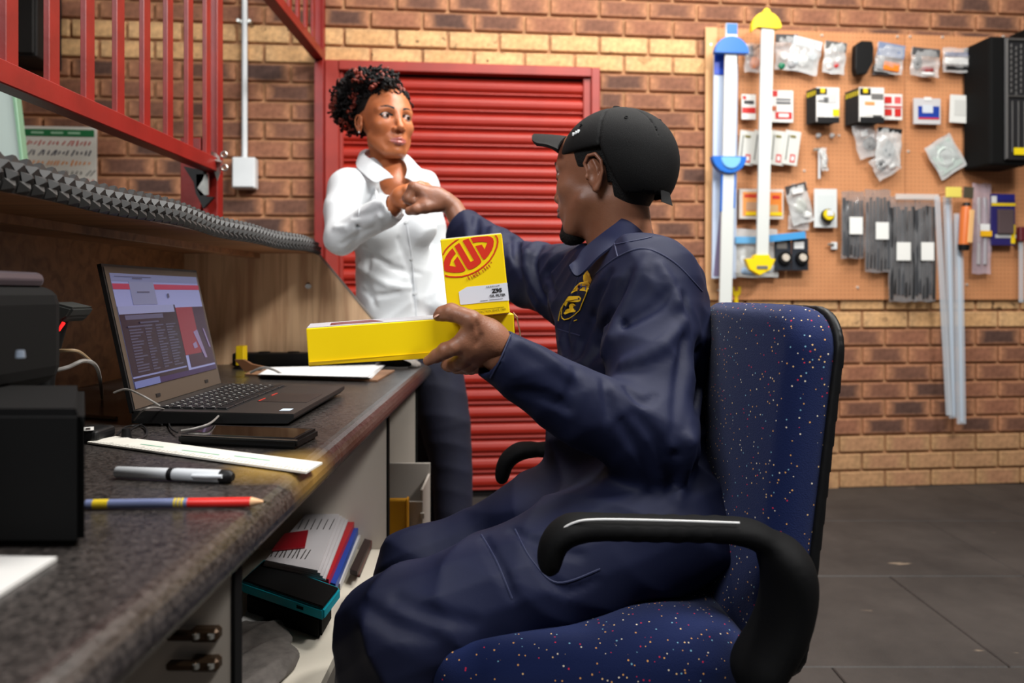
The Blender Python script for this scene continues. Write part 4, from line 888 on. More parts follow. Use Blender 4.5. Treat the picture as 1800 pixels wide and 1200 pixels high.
def bag(px, py, w_, h_, label, seed, contents=(), film_=None, header=None, depth=0.035, th=0.028, roll=0, group=None, name='packet', cat='packet', lab=None):
    t, d = item(name, label, cat, px, py, PO+depth, group, roll); W_, H_ = w_*PX, h_*PX
    bobj('film', bag_mesh(W_, H_, th, seed), film_ or m_film, t, True)
    for i, (cx, cz, cw, ch, col, shp) in enumerate(contents):
        bm = bmesh.new()
        if shp == 'box': box(bm, (0, 0, 0), (cw*PX, th*0.5, ch*PX), 0.003, seg=2)
        elif shp == 'ring': 
            n = 24; r_ = cw*PX/2; tube(bm, [(math.cos(2*math.pi*k/n)*r_, 0, math.sin(2*math.pi*k/n)*r_*ch/cw) for k in range(n+1)], max(0.003, r_*0.18), 8)
        elif shp == 'disc': cyl(bm, (0, 0, 0), cw*PX/2, cw*PX/2*0.9, th*0.5, 20, Matrix.Rotation(R(90), 4, 'X'))
        elif shp == 'blob': 
            bmesh.ops.create_icosphere(bm, subdivisions=2, radius=0.5); rs = random.Random(seed*7+i)
            for v in bm.verts: v.co = Vector((v.co.x*cw*PX, v.co.y*th*0.7, v.co.z*ch*PX))*rs.uniform(0.82, 1.1)
        elif shp == 'rod': tube(bm, [(0, 0, ch*PX/2), (0.002, 0.002, 0), (0, 0, -ch*PX/2)], cw*PX/2, 8)
        bmesh.ops.translate(bm, vec=(cx*PX, 0, -cz*PX), verts=bm.verts)
        bobj('content', bm, mat('cont_%d_%d_%d' % col, col, 0.45), t, shp in ('ring', 'disc', 'blob', 'rod'))
    if header: boxo('header_card', (0, -0.004, H_/2-header[0]*PX/2), (W_*0.96, 0.006, header[0]*PX), mat('hd_%d_%d_%d' % header[1], header[1], 0.45), t, 0.001)
    if lab:
        for (cx, cz, lw, lh, c) in lab: boxo('label', (cx*PX, -th/2-0.009, -cz*PX), (lw*PX, 0.001, lh*PX), mat('print_%d_%d_%d' % c, c, 0.5), t, 0)
    hook(t, 0, H_*0.46, 0.006, depth)
    return t
WH = (226, 226, 224); GY = (150, 150, 152); BK = (22, 22, 24); RD = (196, 44, 40); YL = (232, 198, 20); BLU = (30, 60, 150); OR = (226, 122, 30); GN = (20, 120, 84)
# top row
bag(1325, 102, 34, 50, 'crumpled packet with orange part, half hidden behind the blue-capped strip', 1, [(2, 8, 20, 24, OR, 'blob'), (-8, -12, 14, 18, (40, 34, 60), 'box')])
bag(1382, 92, 42, 62, 'plastic bag with green and white caps beside the yellow-capped strip', 2, [(-4, 6, 16, 16, WH, 'disc'), (-8, 24, 14, 12, GN, 'blob'), (10, 20, 18, 18, GY, 'blob')], header=(14, (60, 58, 60)))
bag(1414, 98, 56, 60, 'large clear bag of white plastic fittings in the top row', 3, [(0, 10, 22, 24, WH, 'blob'), (14, -4, 18, 18, (200, 208, 214), 'disc'), (-14, 14, 18, 16, (190, 196, 200), 'blob')], m_filmg, roll=12, header=(16, (200, 206, 212)))
bag(1467, 102, 40, 56, 'clear bag with red and white parts under a grey card in the top row', 4, [(4, 12, 16, 14, RD, 'blob'), (-8, 14, 16, 18, (220, 210, 206), 'blob')], m_filmg, header=(16, (90, 88, 86)), roll=6)
t, d = item('plastic_part', 'solid black moulded plastic part hanging in the top row', 'car part', 1516, 104, PO+0.05)
bm = bmesh.new(); prism(bm, [(x*PX, -0.02, -z*PX) for x, z in ((-16, -22), (-6, -30), (14, -30), (17, -20), (16, 6), (4, 28), (-14, 30), (-17, 20))], (0, 0.04, 0)); bmesh.ops.bevel(bm, geom=bm.edges[:], offset=0.004, affect='EDGES'); bobj('body', bm, m_blk, t); hook(t, 0, 0.05, 0.006, 0.05)
bag(1564, 103, 52, 52, 'packet with blue card and orange lamp hanging beside the black part', 5, [(2, 14, 34, 16, OR, 'box'), (-16, 10, 12, 26, GY, 'box')], header=(24, (120, 132, 160)), roll=8)
bag(1553, 122, 40, 20, 'black moulding peeping out below the orange lamp packet', 6, [(0, 0, 36, 14, BK, 'box')], m_filmd, depth=0.012)
bag(1626, 110, 54, 50, 'clear bag of red and black leads in the top row', 7, [(6, 12, 26, 12, (150, 40, 40), 'blob'), (-14, 0, 16, 30, BK, 'blob'), (8, 20, 28, 8, WH, 'blob')], header=(14, (70, 70, 72)), roll=4)
bag(1683, 106, 56, 44, 'flat bag with white and blue strip beside the dark grille panel', 8, [(0, 2, 46, 12, WH, 'box'), (0, -10, 46, 8, (60, 70, 120), 'box'), (0, 14, 44, 6, BK, 'box')], depth=0.04)
# second row
card(1316, 188, 26, 44, [(0, 6, 24, 10, RD), (0, -8, 18, 6, (60, 60, 64)), (-8, -16, 6, 6, RD)], 'small white packet with red band left of the yellow-capped strip')
card(1373, 187, 44, 56, [(-14, -22, 14, 10, RD), (4, -12, 26, 4, (120, 120, 124)), (4, -6, 26, 4, (90, 90, 94)), (4, 16, 30, 12, RD), (4, 16, 18, 6, WH), (-14, 4, 10, 8, (180, 100, 60))], 'white card packet with red swoosh right of the yellow-capped strip', stack=2, slabel='card packet stacked behind the red swoosh card', group='cards behind the red swoosh card')
card(1455, 184, 42, 60, [(-12, -22, 20, 12, BK), (8, -22, 18, 10, (220, 214, 200)), (0, -10, 30, 14, (196, 196, 196)), (2, 14, 18, 16, WH), (14, 14, 12, 12, YL), (-10, -24, 8, 8, YL), (-12, -6, 14, 2, (60, 60, 60)), (-4, -8, 8, 8, (90, 90, 90)), (0, 27, 40, 10, BK)], 'black and yellow card packet in front of its stack in the second row', depth=0.075, stack=5, slabel='black card packet in the stack behind the black and yellow card', group='first stack of black cards')
card(1532, 184, 46, 60, [(-12, -22, 20, 12, BK), (10, -14, 22, 10, (110, 108, 106)), (-4, -2, 18, 6, (214, 150, 90)), (4, 12, 30, 12, WH), (10, 22, 16, 6, (60, 60, 60)), (-12, -24, 8, 8, YL), (0, 27, 44, 10, BK)], 'black and white card packet with grey square in front of its stack', depth=0.085, stack=7, slabel='black card packet in the larger stack right of the first', group='second stack of black cards')
card(1568, 188, 38, 46, [(-8, -12, 14, 12, RD), (10, -12, 12, 12, (220, 90, 90)), (-8, 10, 14, 12, RD), (10, 10, 12, 14, RD), (0, 0, 34, 3, (200, 60, 60))], 'red and white card of buttons beside the black card stack', depth=0.03)
card(1629, 196, 50, 46, [(2, 2, 40, 22, BLU), (0, -4, 20, 14, (200, 206, 214)), (2, 13, 40, 3, RD), (0, -22, 14, 6, WH)], 'pale plastic box packet with blue label in the second row', base=(196, 194, 196), thick=0.012)
card(1690, 192, 44, 50, [(-2, -2, 26, 28, (200, 200, 196))], 'shiny silver foil packet beside the dark grille panel', base=(218, 218, 214), thick=0.008, roll=2)
# third row
for i, (x, r, lb) in enumerate(((1312, 6, 'white long card with red oval, leftmost of the row behind the strips'), (1336, 8, 'white long card with red oval tucked behind the yellow-capped strip'), (1366, 6, 'white long card with red oval just right of the yellow-capped strip'), (1391, 8, 'white long card with red oval, rightmost of the row'))):
    card(x, 260, 28, 60, [(4, 18, 9, 14, RD), (4, 18, 5, 8, WH), (-8, 0, 2, 44, (110, 112, 108)), (0, -20, 10, 4, (120, 110, 50))], lb, roll=r, depth=0.03+0.006*i, base=(206, 206, 200), group='white cards with red ovals')
t, d = item('tee_hook', 'slim steel rod with a small cross head hanging below the black cards', 'tool', 1440, 286, PO+0.02)
tubeo('rod', [(0, 0, 0.06), (0, 0, -0.075)], 0.006, m_sil, t); tubeo('cross_head', [(-0.028, 0, 0.06), (0.012, 0, 0.064)], 0.007, m_galv, t); hook(t, 0, 0.07, 0.006, 0.02)
bag(1448, 280, 12, 40, 'narrow clear sachet beside the slim steel rod', 12, [(0, 0, 8, 28, WH, 'box')], m_filmg, roll=-6)
bag(1523, 246, 42, 62, 'bag with black rubber part and white tag under the card stack', 13, [(4, 8, 26, 26, BK, 'blob'), (-2, -12, 12, 10, WH, 'box')], roll=-14)
bag(1562, 258, 46, 66, 'grey clear bag with dark header under the red button card', 14, [(0, 6, 26, 34, (120, 124, 126), 'blob')], m_filmg, header=(8, BK), roll=4, depth=0.05)
bag(1556, 290, 48, 40, 'clear loose bag with a black plug hanging lowest below the card stacks', 15, [(-6, -4, 20, 22, (50, 52, 54), 'blob'), (10, 8, 14, 10, WH, 'blob')], roll=-30, depth=0.045)
bag(1662, 275, 56, 66, 'clear square bag with a round white gasket hanging at an angle', 16, [(0, 0, 30, 30, (196, 206, 200), 'ring'), (0, 0, 14, 14, (206, 214, 210), 'disc'), (0, 0, 48, 54, (176, 188, 182), 'box')], m_filmg, roll=-32, th=0.012)
for x in (1428, 1452): 
    t, d = item('board_hook', 'bare grey hook plate on the board under the black cards', 'hook', x+11, 238, PO+0.01, group='bare hook plates'); bm = bmesh.new(); cyl(bm, (0, 0, 0), 0.013, 0.011, 0.006, 12, Matrix.Rotation(R(90), 4, 'X')); bobj('plate', bm, m_filmg, t); hook(t, 0, -0.008, 0.03, 0.0)
# fourth row
card(1337, 359, 80, 52, [(-16, 0, 36, 42, (226, 150, 80)), (24, 0, 26, 42, (224, 130, 50)), (-16, -14, 30, 6, (200, 60, 44)), (26, -12, 14, 6, RD), (-18, 4, 20, 14, (190, 150, 120)), (22, 8, 16, 14, (200, 160, 110)), (-14, 17, 30, 6, YL), (26, 17, 22, 6, YL)], 'wide orange printed box packet behind the yellow-capped strip', base=(206, 198, 190), thick=0.02)
bag(1405, 358, 40, 70, 'silver crumpled packet with white and red label at its top', 18, [(2, 4, 24, 30, (186, 190, 170), 'blob'), (8, 22, 18, 16, WH, 'blob')], m_filmg, header=(16, (60, 54, 54)), roll=-14, lab=[(-2, -22, 20, 8, WH)])
bag(1404, 384, 38, 40, 'clear packet peeping out under the crumpled silver one', 19, [(8, 2, 14, 16, WH, 'blob')], m_film, depth=0.02, roll=4)
card(1451, 366, 42, 68, [(0, -8, 30, 30, (206, 212, 212))], 'white packet with a round black and yellow part', base=(212, 216, 216))
t_ = bpy.data.objects['packet.%03d' % 0] if 'packet.000' in bpy.data.objects else None
for nm, rr_, yy, cc in (('part_ring', 13, -0.010, BK), ('part_disc', 10, -0.016, YL)):
    pass
t, d = item('round_part', 'round black and yellow plastic disc in the white packet', 'car part', 1455, 379, PO+0.055)
bm = bmesh.new(); cyl(bm, (0, 0, 0), 12*PX, 12*PX, 0.012, 20, Matrix.Rotation(R(90), 4, 'X')); bobj('black_rim', bm, m_blk, t); bm = bmesh.new(); cyl(bm, (0, -0.010, 0.002), 10*PX, 9*PX, 0.012, 20, Matrix.Rotation(R(90), 4, 'X') ); bm.free()
bm = bmesh.new(); cyl(bm, (0, 0, 0), 10*PX, 9*PX, 0.012, 20, Matrix.Translation((0, -0.010, 0.003)) @ Matrix.Rotation(R(90), 4, 'X')); bobj('yellow_face', bm, mat('print_yellow', (226, 200, 20), 0.4), t); boxo('white_tag', (0.003, -0.018, 0.012), (0.03, 0.002, 0.026), m_wht, t, 0)
# long bags of black rubber strips
def strips(px, py, w_, h_, label, seed, n, tagpos, film_=m_filmd):
    r_ = random.Random(seed); cs = [(-w_/2+w_*(k+0.7)/(n+0.4), r_.uniform(2, 8), r_.uniform(w_/n*0.55, w_/n*0.9), h_*r_.uniform(0.80, 0.88), r_.choice([(30, 31, 34), (44, 46, 50), (22, 22, 24), (62, 64, 68)]), 'rod') for k in range(n)]
    return bag(px, py, w_, h_, label, seed, cs, film_, None, 0.045, 0.02, lab=[tagpos+((232, 232, 228),)], group=None)
strips(1499, 395, 42, 118, 'shorter bag of black rubber strips with white tag, first of four', 21, 6, (2, 2, 24, 30)); strips(1543, 406, 48, 146, 'bag of black rubber strips with square white tag, second of four', 22, 7, (4, 0, 24, 30))
strips(1586, 438, 50, 186, 'long bag of black rubber strips with white tag, third of four', 23, 7, (-2, 4, 26, 32)); strips(1626, 438, 42, 186, 'long bag of dark strips with cream tag, last of four', 24, 6, (0, 4, 24, 32))
t, d = item('bag_hanger', 'clear plastic rail heading the two long strip bags', 'rail', 1612, 346, PO+0.06); boxo('bar', (0, 0, 0), (80*PX, 0.01, 10*PX), film('clear_rail', (226, 224, 222), 0.5), t, 0.002); hook(t, 0.03, 0, 0.006, 0.06)
# lowest row
bag(1330, 445, 76, 84, 'bulky pale blue bag of fittings behind the yellow strip end', 31, [(-24, 6, 14, 34, (206, 210, 212), 'blob'), (-8, 4, 14, 34, (206, 210, 212), 'blob'), (-10, 30, 40, 18, (150, 176, 206), 'blob'), (20, 24, 30, 22, (190, 196, 204), 'blob')], m_filmg)
boxo_lab = card(1322, 422, 60, 12, [], 'blue card strip heading the pale blue bag', base=(96, 160, 206), depth=0.06)
card(1384, 416, 66, 12, [], 'light blue header strip above the two castors', base=(70, 150, 210), depth=0.075, roll=-6)
for i, (x, lb) in enumerate(((1376, 'dark packet holding a small wheel, beside the yellow strip end'), (1406, 'dark packet holding a small wheel, under the end of the blue strip'))):
    t = card(x, 447, 30, 56, [(-2, -16, 18, 12, (120, 116, 112) if i == 0 else WH)], lb, base=(40, 44, 52), depth=0.05, group='wheel packets')
    bm = bmesh.new(); cyl(bm, (0, 0, 0), 0.030, 0.030, 0.016, 24, Matrix.Translation((0.004, -0.014, -0.016)) @ Matrix.Rotation(R(90), 4, 'X')); bobj('wheel', bm, m_blk, t)
    bm = bmesh.new(); cyl(bm, (0, 0, 0), 0.019, 0.016, 0.010, 20, Matrix.Translation((0.004, -0.024, -0.016)) @ Matrix.Rotation(R(90), 4, 'X')); bobj('hub', bm, mat('hub_cream', (200, 190, 176), 0.4), t)
t, d = item('wall_hook', 'small white plastic hook on the board beside the strip bags', 'hook', 1466, 432, PO+0.012); boxo('plate', (0, 0, 0), (0.03, 0.01, 0.035), m_wht, t, 0.003); boxo('arm', (-0.02, -0.008, 0.006), (0.03, 0.012, 0.012), m_galv, t, 0.003)
# long white strips with coloured ends
m_wstrip = mat('strip_white', (206, 209, 206), 0.4); m_blue = mat('clip_blue', (24, 104, 196), 0.35); m_yel = mat('clip_yellow', (240, 206, 16), 0.4)
def capshape(parent, name, pts, th, m, y=0.0, bev=0.003):
    bm = bmesh.new(); prism(bm, [(x*PX, y-th/2, -z*PX) for x, z in pts], (0, th, 0)); bmesh.ops.bevel(bm, geom=bm.edges[:], offset=bev, segments=2, affect='EDGES', clamp_overlap=True); return bobj(name, bm, m, parent)
def strip_poly(parent, name, pts, th, m, y=0): return capshape(parent, name, pts, th, m, y, 0.001)
def dome(cx, cz, w_, h_, up=1, n=12): return [(cx+math.cos(math.pi*i/n)*w_/2, cz-up*math.sin(math.pi*i/n)*h_) for i in range(n+1)]
PX0 = PX; PX = 0.00258
t, d = item('wiper_strip', 'long white strip with yellow dome cap and yellow pointed end', 'strip', 1343, 250, PO+0.14)
strip_poly(t, 'bar', [(-5, -200), (17, -200), (7, 200), (-14, 200)], 0.014, m_wstrip)
capshape(t, 'dome_cap', dome(3, -198, 54, 28)+[(-24, -190), (-14, -200), (20, -196)], 0.03, m_yel); capshape(t, 'cap_knob', dome(4, -224, 14, 9), 0.02, m_yel)
capshape(t, 'pointed_end', [(-36, 203), (-20, 203), (-20, 196), (8, 196), (8, 203), (19, 203), (10, 222), (-10, 232), (-28, 222)], 0.03, m_yel); boxo('end_label', (-6*PX, -0.017, -218*PX), (20*PX, 0.002, 6*PX), m_galv, t, 0.001)
tubeo('hook', [(0, 0, 0.45), (0, 0.13, 0.45)], 0.002, m_hook, t, 6)
t, d = item('wiper_strip', 'long white strip with blue dome cap and blue cradle clip', 'strip', 1284, 300, PO+0.10)
strip_poly(t, 'bar', [(-9, -258), (12, -258), (0, 300), (-22, 300)], 0.014, m_wstrip); strip_poly(t, 'blue_edge', [(-17, 6), (-14, 6), (-16, 72), (-19, 72)], 0.016, m_blue); strip_poly(t, 'blue_edge', [(6, 6), (9, 6), (7, 66), (4, 66)], 0.016, m_blue)
capshape(t, 'blue_top', [(-9, -238), (12, -238), (12, -258), (-9, -258)], 0.018, m_blue); capshape(t, 'dome_cap', dome(0, -204, 62, 30), 0.034, m_blue, -0.004)
capshape(t, 'cradle_clip', dome(-5, -24, 62, 30, -1), 0.036, m_blue, -0.006); capshape(t, 'clip_face', dome(-3, -22, 36, 20, -1), 0.008, mat('clip_pale', (120, 184, 232), 0.35), -0.026)
tubeo('hook', [(0, 0, 0.55), (0, 0.09, 0.55)], 0.002, m_hook, t, 6)
t, d = item('wiper_strip', 'pale blue-white packed strip hanging behind the blue-capped strip', 'strip', 1268, 300, PO+0.045)
strip_poly(t, 'sleeve', [(-14, -214), (30, -214), (26, 192), (-18, 192)], 0.012, mat('sleeve_blue_white', (186, 200, 222), 0.3)); strip_poly(t, 'blue_head', [(-14, -216), (12, -216), (10, -170), (-14, -170)], 0.016, mat('deep_blue', (30, 70, 180), 0.35), -0.002)
strip_poly(t, 'fold_shadow', [(2, 20), (8, 20), (-2, 188), (-16, 188)], 0.013, mat('sleeve_fold_shade', (120, 110, 140), 0.4), -0.001); hook(t, 0, 0.5, 0.006, 0.045)  # mauve strip paints the shade of a fold onto the sleeve
t, d = item('spanner', 'small yellow plastic spanner hanging under the pegboard', 'tool', 1294, 525, 0.03)
strip_poly(t, 'shaft', [(-3, -6), (3, -6), (4, 28), (-4, 28)], 0.008, m_yel); strip_poly(t, 'jaw', [(-8, -22), (-4, -22), (-4, -14), (4, -14), (4, -22), (8, -22), (8, -10), (4, -5), (-4, -5), (-8, -10)], 0.010, m_yel)
PX = PX0
# the black grille panels
t, d = item('grille_panel', 'tall black slotted plastic panel set in a deep black case', 'car part', 1752, 186, PO+0.10)
boxo('case', (-0.01, 0.0, 0), (70*PX, 0.18, 222*PX), m_blkm, t, 0.012, seg=2)
m_gp = mat('panel_black', (34, 34, 36), 0.35); m_gpe = mat('panel_edge', (74, 72, 70), 0.35)
boxo('face', (12*PX, -0.10, 2*PX), (56*PX, 0.012, 210*PX), m_gp, t, 0.004)
for dx, ww in ((-14, 3), (38, 3)): boxo('rim', (dx*PX, -0.108, 2*PX), (ww*PX, 0.012, 206*PX), m_gpe, t, 0.002)
boxo('rim', (12*PX, -0.108, 103*PX), (52*PX, 0.012, 4*PX), m_gpe, t, 0.002); boxo('rim', (12*PX, -0.108, 6*PX), (52*PX, 0.012, 3*PX), m_gpe, t, 0.002)
for i in range(5):
    for j in range(9):
        boxo('slot_bar', ((-6+i*9)*PX, -0.109, (92-j*9.6-(4 if i % 2 else 0))*PX), (2.2*PX, 0.006, 7*PX), m_gpe, t, 0.001)
for i in range(4): boxo('slot_bar', ((-4+i*11)*PX, -0.109, -46*PX), (1.6*PX, 0.006, 88*PX), m_gpe, t, 0.001)
boxo('yellow_tag', (8*PX, -0.112, -88*PX), (20*PX, 0.002, 12*PX), mat('print_yellow', (226, 200, 20), 0.4), t, 0); boxo('white_tag', (26*PX, -0.112, -88*PX), (16*PX, 0.002, 12*PX), m_wht, t, 0)
t, d = item('grille_panel', 'second black slotted panel at the frame edge with a yellow tag', 'car part', 1808, 150, PO+0.06)
boxo('case', (0, 0.0, 0), (46*PX, 0.12, 190*PX), m_blkm, t, 0.01); boxo('rim', (-18*PX, -0.064, 0), (3*PX, 0.01, 180*PX), m_gpe, t, 0.002); boxo('yellow_tag', (-12*PX, -0.066, -92*PX), (20*PX, 0.004, 12*PX), mat('print_yellow', (226, 200, 20), 0.4), t, 0)
# long clear tubes and their neighbours
m_tube = mat('tube_clear', (206, 214, 222), 0.15, alpha=0.42); m_tubew = mat('tube_core', (196, 212, 228), 0.35)
for i, (x0, x1, y0, y1, lb, core) in enumerate(((1676, 1664, 345, 740, 'long clear plastic tube, middle of the three under the yellow cap', 1), (1690, 1684, 375, 748, 'long clear plastic tube, lowest, hanging below the orange tool', 1), (1668, 1646, 345, 730, 'long thin clear tube, slanting furthest toward the floor on its side', 0))):
    t, d = item('clear_tube', lb, 'tube', x0, y0, PO+0.05+0.02*i); h_ = (y1-y0)*PX; dx = (x1-x0)*PX
    boxo('sleeve', (dx/2, 0, -h_/2), ((16 if core else 10)*PX, 0.01, h_), m_tube, t, 0.002, rot=(0, math.atan(dx/h_)*-1*-1, 0))
    if core: boxo('inner_strip', (dx/2, -0.002, -h_/2), (6*PX, 0.004, h_*0.98), m_tubew, t, 0.001, rot=(0, math.atan(dx/h_), 0))
    hook(t, 0, -0.01, 0.006, 0.05+0.02*i)
t, d = item('cap_card', 'pale yellow card cap heading the clear tubes', 'card', 1676, 338, PO+0.10); boxo('card', (0, 0, 0), (28*PX, 0.012, 18*PX), mat('cap_yellow', (226, 208, 96), 0.5), t, 0.002); tubeo('hook', [(0, 0, 0), (0, 0.1, 0)], 0.0016, m_hook, t, 6)
t, d = item('hand_tool', 'orange-handled tool with black ends in a slim packet', 'tool', 1697, 390, PO+0.10, roll=4)
boxo('header_card', (2*PX, 0, 52*PX), (18*PX, 0.006, 20*PX), mat('hd_dark', (70, 64, 50), 0.5), t, 0.001); bm = bmesh.new(); tube(bm, [(0, 0, 34*PX), (0, 0, 26*PX)], [0.014, 0.020], 12); bobj('ferrule', bm, m_blk, t, True)
bm = bmesh.new(); tube(bm, [(0, 0, 27*PX), (0, 0, 10*PX), (0, 0, -40*PX)], [0.022, 0.026, 0.024], 14); bobj('handle', bm, mat('handle_orange', (206, 110, 52), 0.3), t, True)
boxo('pale_face', (4*PX, -0.024, -8*PX), (9*PX, 0.006, 58*PX), mat('handle_cream', (226, 178, 120), 0.4), t, 0.002); bm = bmesh.new(); tube(bm, [(0, 0, -40*PX), (0, 0, -50*PX)], [0.026, 0.022], 12); bobj('end_cap', bm, m_blk, t, True); tubeo('hook', [(0, 0, 55*PX), (0, 0.1, 55*PX)], 0.0016, m_hook, t, 6)
bag(1725, 402, 36, 162, 'long mauve-tinted clear bag with white and yellow label', 41, [(-6, 4, 8, 120, (170, 166, 168), 'rod'), (6, 4, 8, 120, (160, 156, 162), 'rod')], film('mauve_film', (206, 186, 196), 0.42), lab=[(2, -2, 18, 12, WH), (4, 9, 22, 10, (232, 176, 20))], th=0.018)
card(1762, 386, 46, 92, [(0, -40, 44, 10, (36, 38, 130)), (-18, -36, 10, 12, WH), (0, -27, 46, 5, YL), (4, 30, 40, 6, (180, 180, 180)), (18, 26, 8, 34, YL)], 'navy packet with yellow band and dark round part', base=(40, 34, 96), blister=(2, 4, 30, 44, (84, 70, 72)), depth=0.04, thick=0.012)
t, d = item('clear_tube', 'clear strip with a maroon head at the right edge of the board', 'tube', 1795, 470, PO+0.04); boxo('sleeve', (0, 0, 0), (8*PX, 0.01, 126*PX), m_tube, t, 0.002); boxo('maroon_head', (0, -0.004, 60*PX), (14*PX, 0.03, 26*PX), mat('maroon', (96, 32, 40), 0.4), t, 0.004); hook(t, 0, 0.16, 0.006, 0.04)
# ================================================================ the office chair
def fabric_mat():
    m = bpy.data.materials.new('speckled_fabric'); m.use_nodes = True; nt = m.node_tree; b = nt.nodes['Principled BSDF']; L = nt.links
    g = nt.nodes.new('ShaderNodeTexCoord'); v = nt.nodes.new('ShaderNodeTexVoronoi'); v.inputs['Scale'].default_value = 135; v.inputs['Randomness'].default_value = 0.85; L.new(g.outputs['Object'], v.inputs['Vector'])
    lt_ = nt.nodes.new('ShaderNodeMath'); lt_.operation = 'LESS_THAN'; lt_.inputs[1].default_value = 0.155; L.new(v.outputs['Distance'], lt_.inputs[0])
    sp = nt.nodes.new('ShaderNodeSeparateColor'); L.new(v.outputs['Color'], sp.inputs[0])
    r = nt.nodes.new('ShaderNodeValToRGB'); r.color_ramp.interpolation = 'CONSTANT'; e = r.color_ramp.elements
    e[0].position = 0; e[0].color = hexc((222, 160, 90)); e[1].position = 0.34; e[1].color = hexc((200, 40, 70))
    for p_, c_ in ((0.52, (230, 215, 190)), (0.72, (120, 170, 190)), (0.84, (232, 190, 130))): x_ = e.new(p_); x_.color = hexc(c_)
    L.new(sp.outputs[0], r.inputs[0])
    gt = nt.nodes.new('ShaderNodeMath'); gt.operation = 'GREATER_THAN'; gt.inputs[1].default_value = 0.12; L.new(sp.outputs[1], gt.inputs[0])
    mu = nt.nodes.new('ShaderNodeMath'); mu.operation = 'MULTIPLY'; L.new(lt_.outputs[0], mu.inputs[0]); L.new(gt.outputs[0], mu.inputs[1])
    mx = nt.nodes.new('ShaderNodeMix'); mx.data_type = 'RGBA'; mx.inputs[6].default_value = hexc((17, 30, 72)); L.new(mu.outputs[0], mx.inputs[0]); L.new(r.outputs[0], mx.inputs[7]); L.new(mx.outputs[2], b.inputs['Base Color'])
    b.inputs['Roughness'].default_value = 0.9; b.inputs['Sheen Weight'].default_value = 0.08; b.inputs['Sheen Roughness'].default_value = 0.5; b.inputs['Specular IOR Level'].default_value = 0.2
    wv_ = nt.nodes.new('ShaderNodeTexNoise'); wv_.inputs['Scale'].default_value = 620; wv_.inputs['Detail'].default_value = 3; L.new(g.outputs['Object'], wv_.inputs['Vector'])
    bp = nt.nodes.new('ShaderNodeBump'); bp.inputs['Strength'].default_value = 0.5; bp.inputs['Distance'].default_value = 0.0012; L.new(wv_.outputs['Fac'], bp.inputs['Height']); L.new(bp.outputs['Normal'], b.inputs['Normal'])
    return m
m_fab = fabric_mat()
def s_plate(c, ax, h2, r, t, rnd, rot=None, curve=0.0):
    """rounded-rectangle pad, thin along local axis ax, half sizes h2 in the two others, corner radius r"""
    c = A3(c); Mx = np.array(Euler([R(v) for v in rot]).to_matrix(), dtype=f32) if rot is not None else np.eye(3, dtype=f32); o = [i for i in range(3) if i != ax]
    def f(p):
        q = (p-c) @ Mx; a = np.abs(q[:, o[0]])-(h2[0]-r); b_ = np.abs(q[:, o[1]])-(h2[1]-r)
        d2 = np.sqrt(np.maximum(a, 0)**2+np.maximum(b_, 0)**2)+np.minimum(np.maximum(a, b_), 0)-r+rnd
        th = np.abs(q[:, ax]+curve*((q[:, o[0]]/h2[0])**2))-t+rnd
        return np.sqrt(np.maximum(d2, 0)**2+np.maximum(th, 0)**2)+np.minimum(np.maximum(d2, th), 0)-rnd
    return f
chair = thing('office_chair', 'dark blue speckled fabric office chair with black shell and looped armrests', 'chair', (0.12, 1.14, 0))
def sobj(name, S, lo, hi, h, m, parent, smooth=True):
    v, q = surface(S, lo, hi, h); o = finish(name, np_mesh(name, [(v, q)]), m, smooth=smooth)
    if parent: keep(o, parent)
    return o
brot = (0, 7, 3.0)
S = SDF(); S.add(s_plate((0.343, 1.140, 0.688), 0, (0.200, 0.228), 0.06, 0.033, 0.026, brot, -0.020)); sobj('backrest', S, (0.2, 0.85, 0.42), (0.55, 1.42, 0.96), 0.006, m_fab, chair)
S = SDF(); S.add(s_plate((0.366, 1.141, 0.668), 0, (0.2035, 0.248), 0.06, 0.006, 0.004, brot, -0.020)); sobj('back_shell', S, (0.25, 0.85, 0.38), (0.6, 1.42, 0.96), 0.004, m_blk, chair)
S = SDF(); S.add(s_plate((0.092, 1.125, 0.450), 2, (0.218, 0.232), 0.09, 0.045, 0.038)); S.add(s_ell((0.20, 0.975, 0.466), (0.085, 0.06, 0.040)), 0.04); sobj('seat', S, (-0.2, 0.85, 0.4), (0.38, 1.4, 0.56), 0.006, m_fab, chair)
S = SDF(); S.add(s_plate((0.092, 1.125, 0.402), 2, (0.20, 0.215), 0.09, 0.012, 0.006)); sobj('seat_pan', S, (-0.2, 0.85, 0.38), (0.38, 1.4, 0.47), 0.007, m_blk, chair)
m_chr = mat('chrome_strip', (220, 220, 220), 0.3, 0.35)
def armrest(Yp, pts, chrome, nm='armrest'):
    P = spline([W(a, b, Yp) for a, b in pts], 8); S = SDF(); n = len(P)
    def f(p):
        q = p.copy(); q[:, 1] = (q[:, 1]-Yp)*0.55+Yp; d = None
        for i in range(0, n-1, 2):
            j = min(i+2, n-1); t_ = i/n; r_ = 0.0105+0.002*math.sin(min(1, t_*3)*1.57)+(0.012 if t_ > 0.66 else 0)
            g = s_cap(P[i], P[j], r_); e = g(q); d = e if d is None else smin(d, e, 0.01)
        return d
    S.add(f); xs_ = [p.x for p in P]; zs_ = [p.z for p in P]
    o = sobj(nm, S, (min(xs_)-.05, Yp-.08, min(zs_)-.05), (max(xs_)+.05, Yp+.08, max(zs_)+.05), 0.005, mat('armrest_black', (8, 8, 9), 0.75, spec=0.12), chair)
    if chrome:
        Q = spline([W(a, b+1, Yp-0.021) for a, b in chrome], 6); bm = bmesh.new(); tube(bm, Q, 0.0014, 6); keep(bobj('chrome_strip', bm, m_chr, None, True), o)
    return o
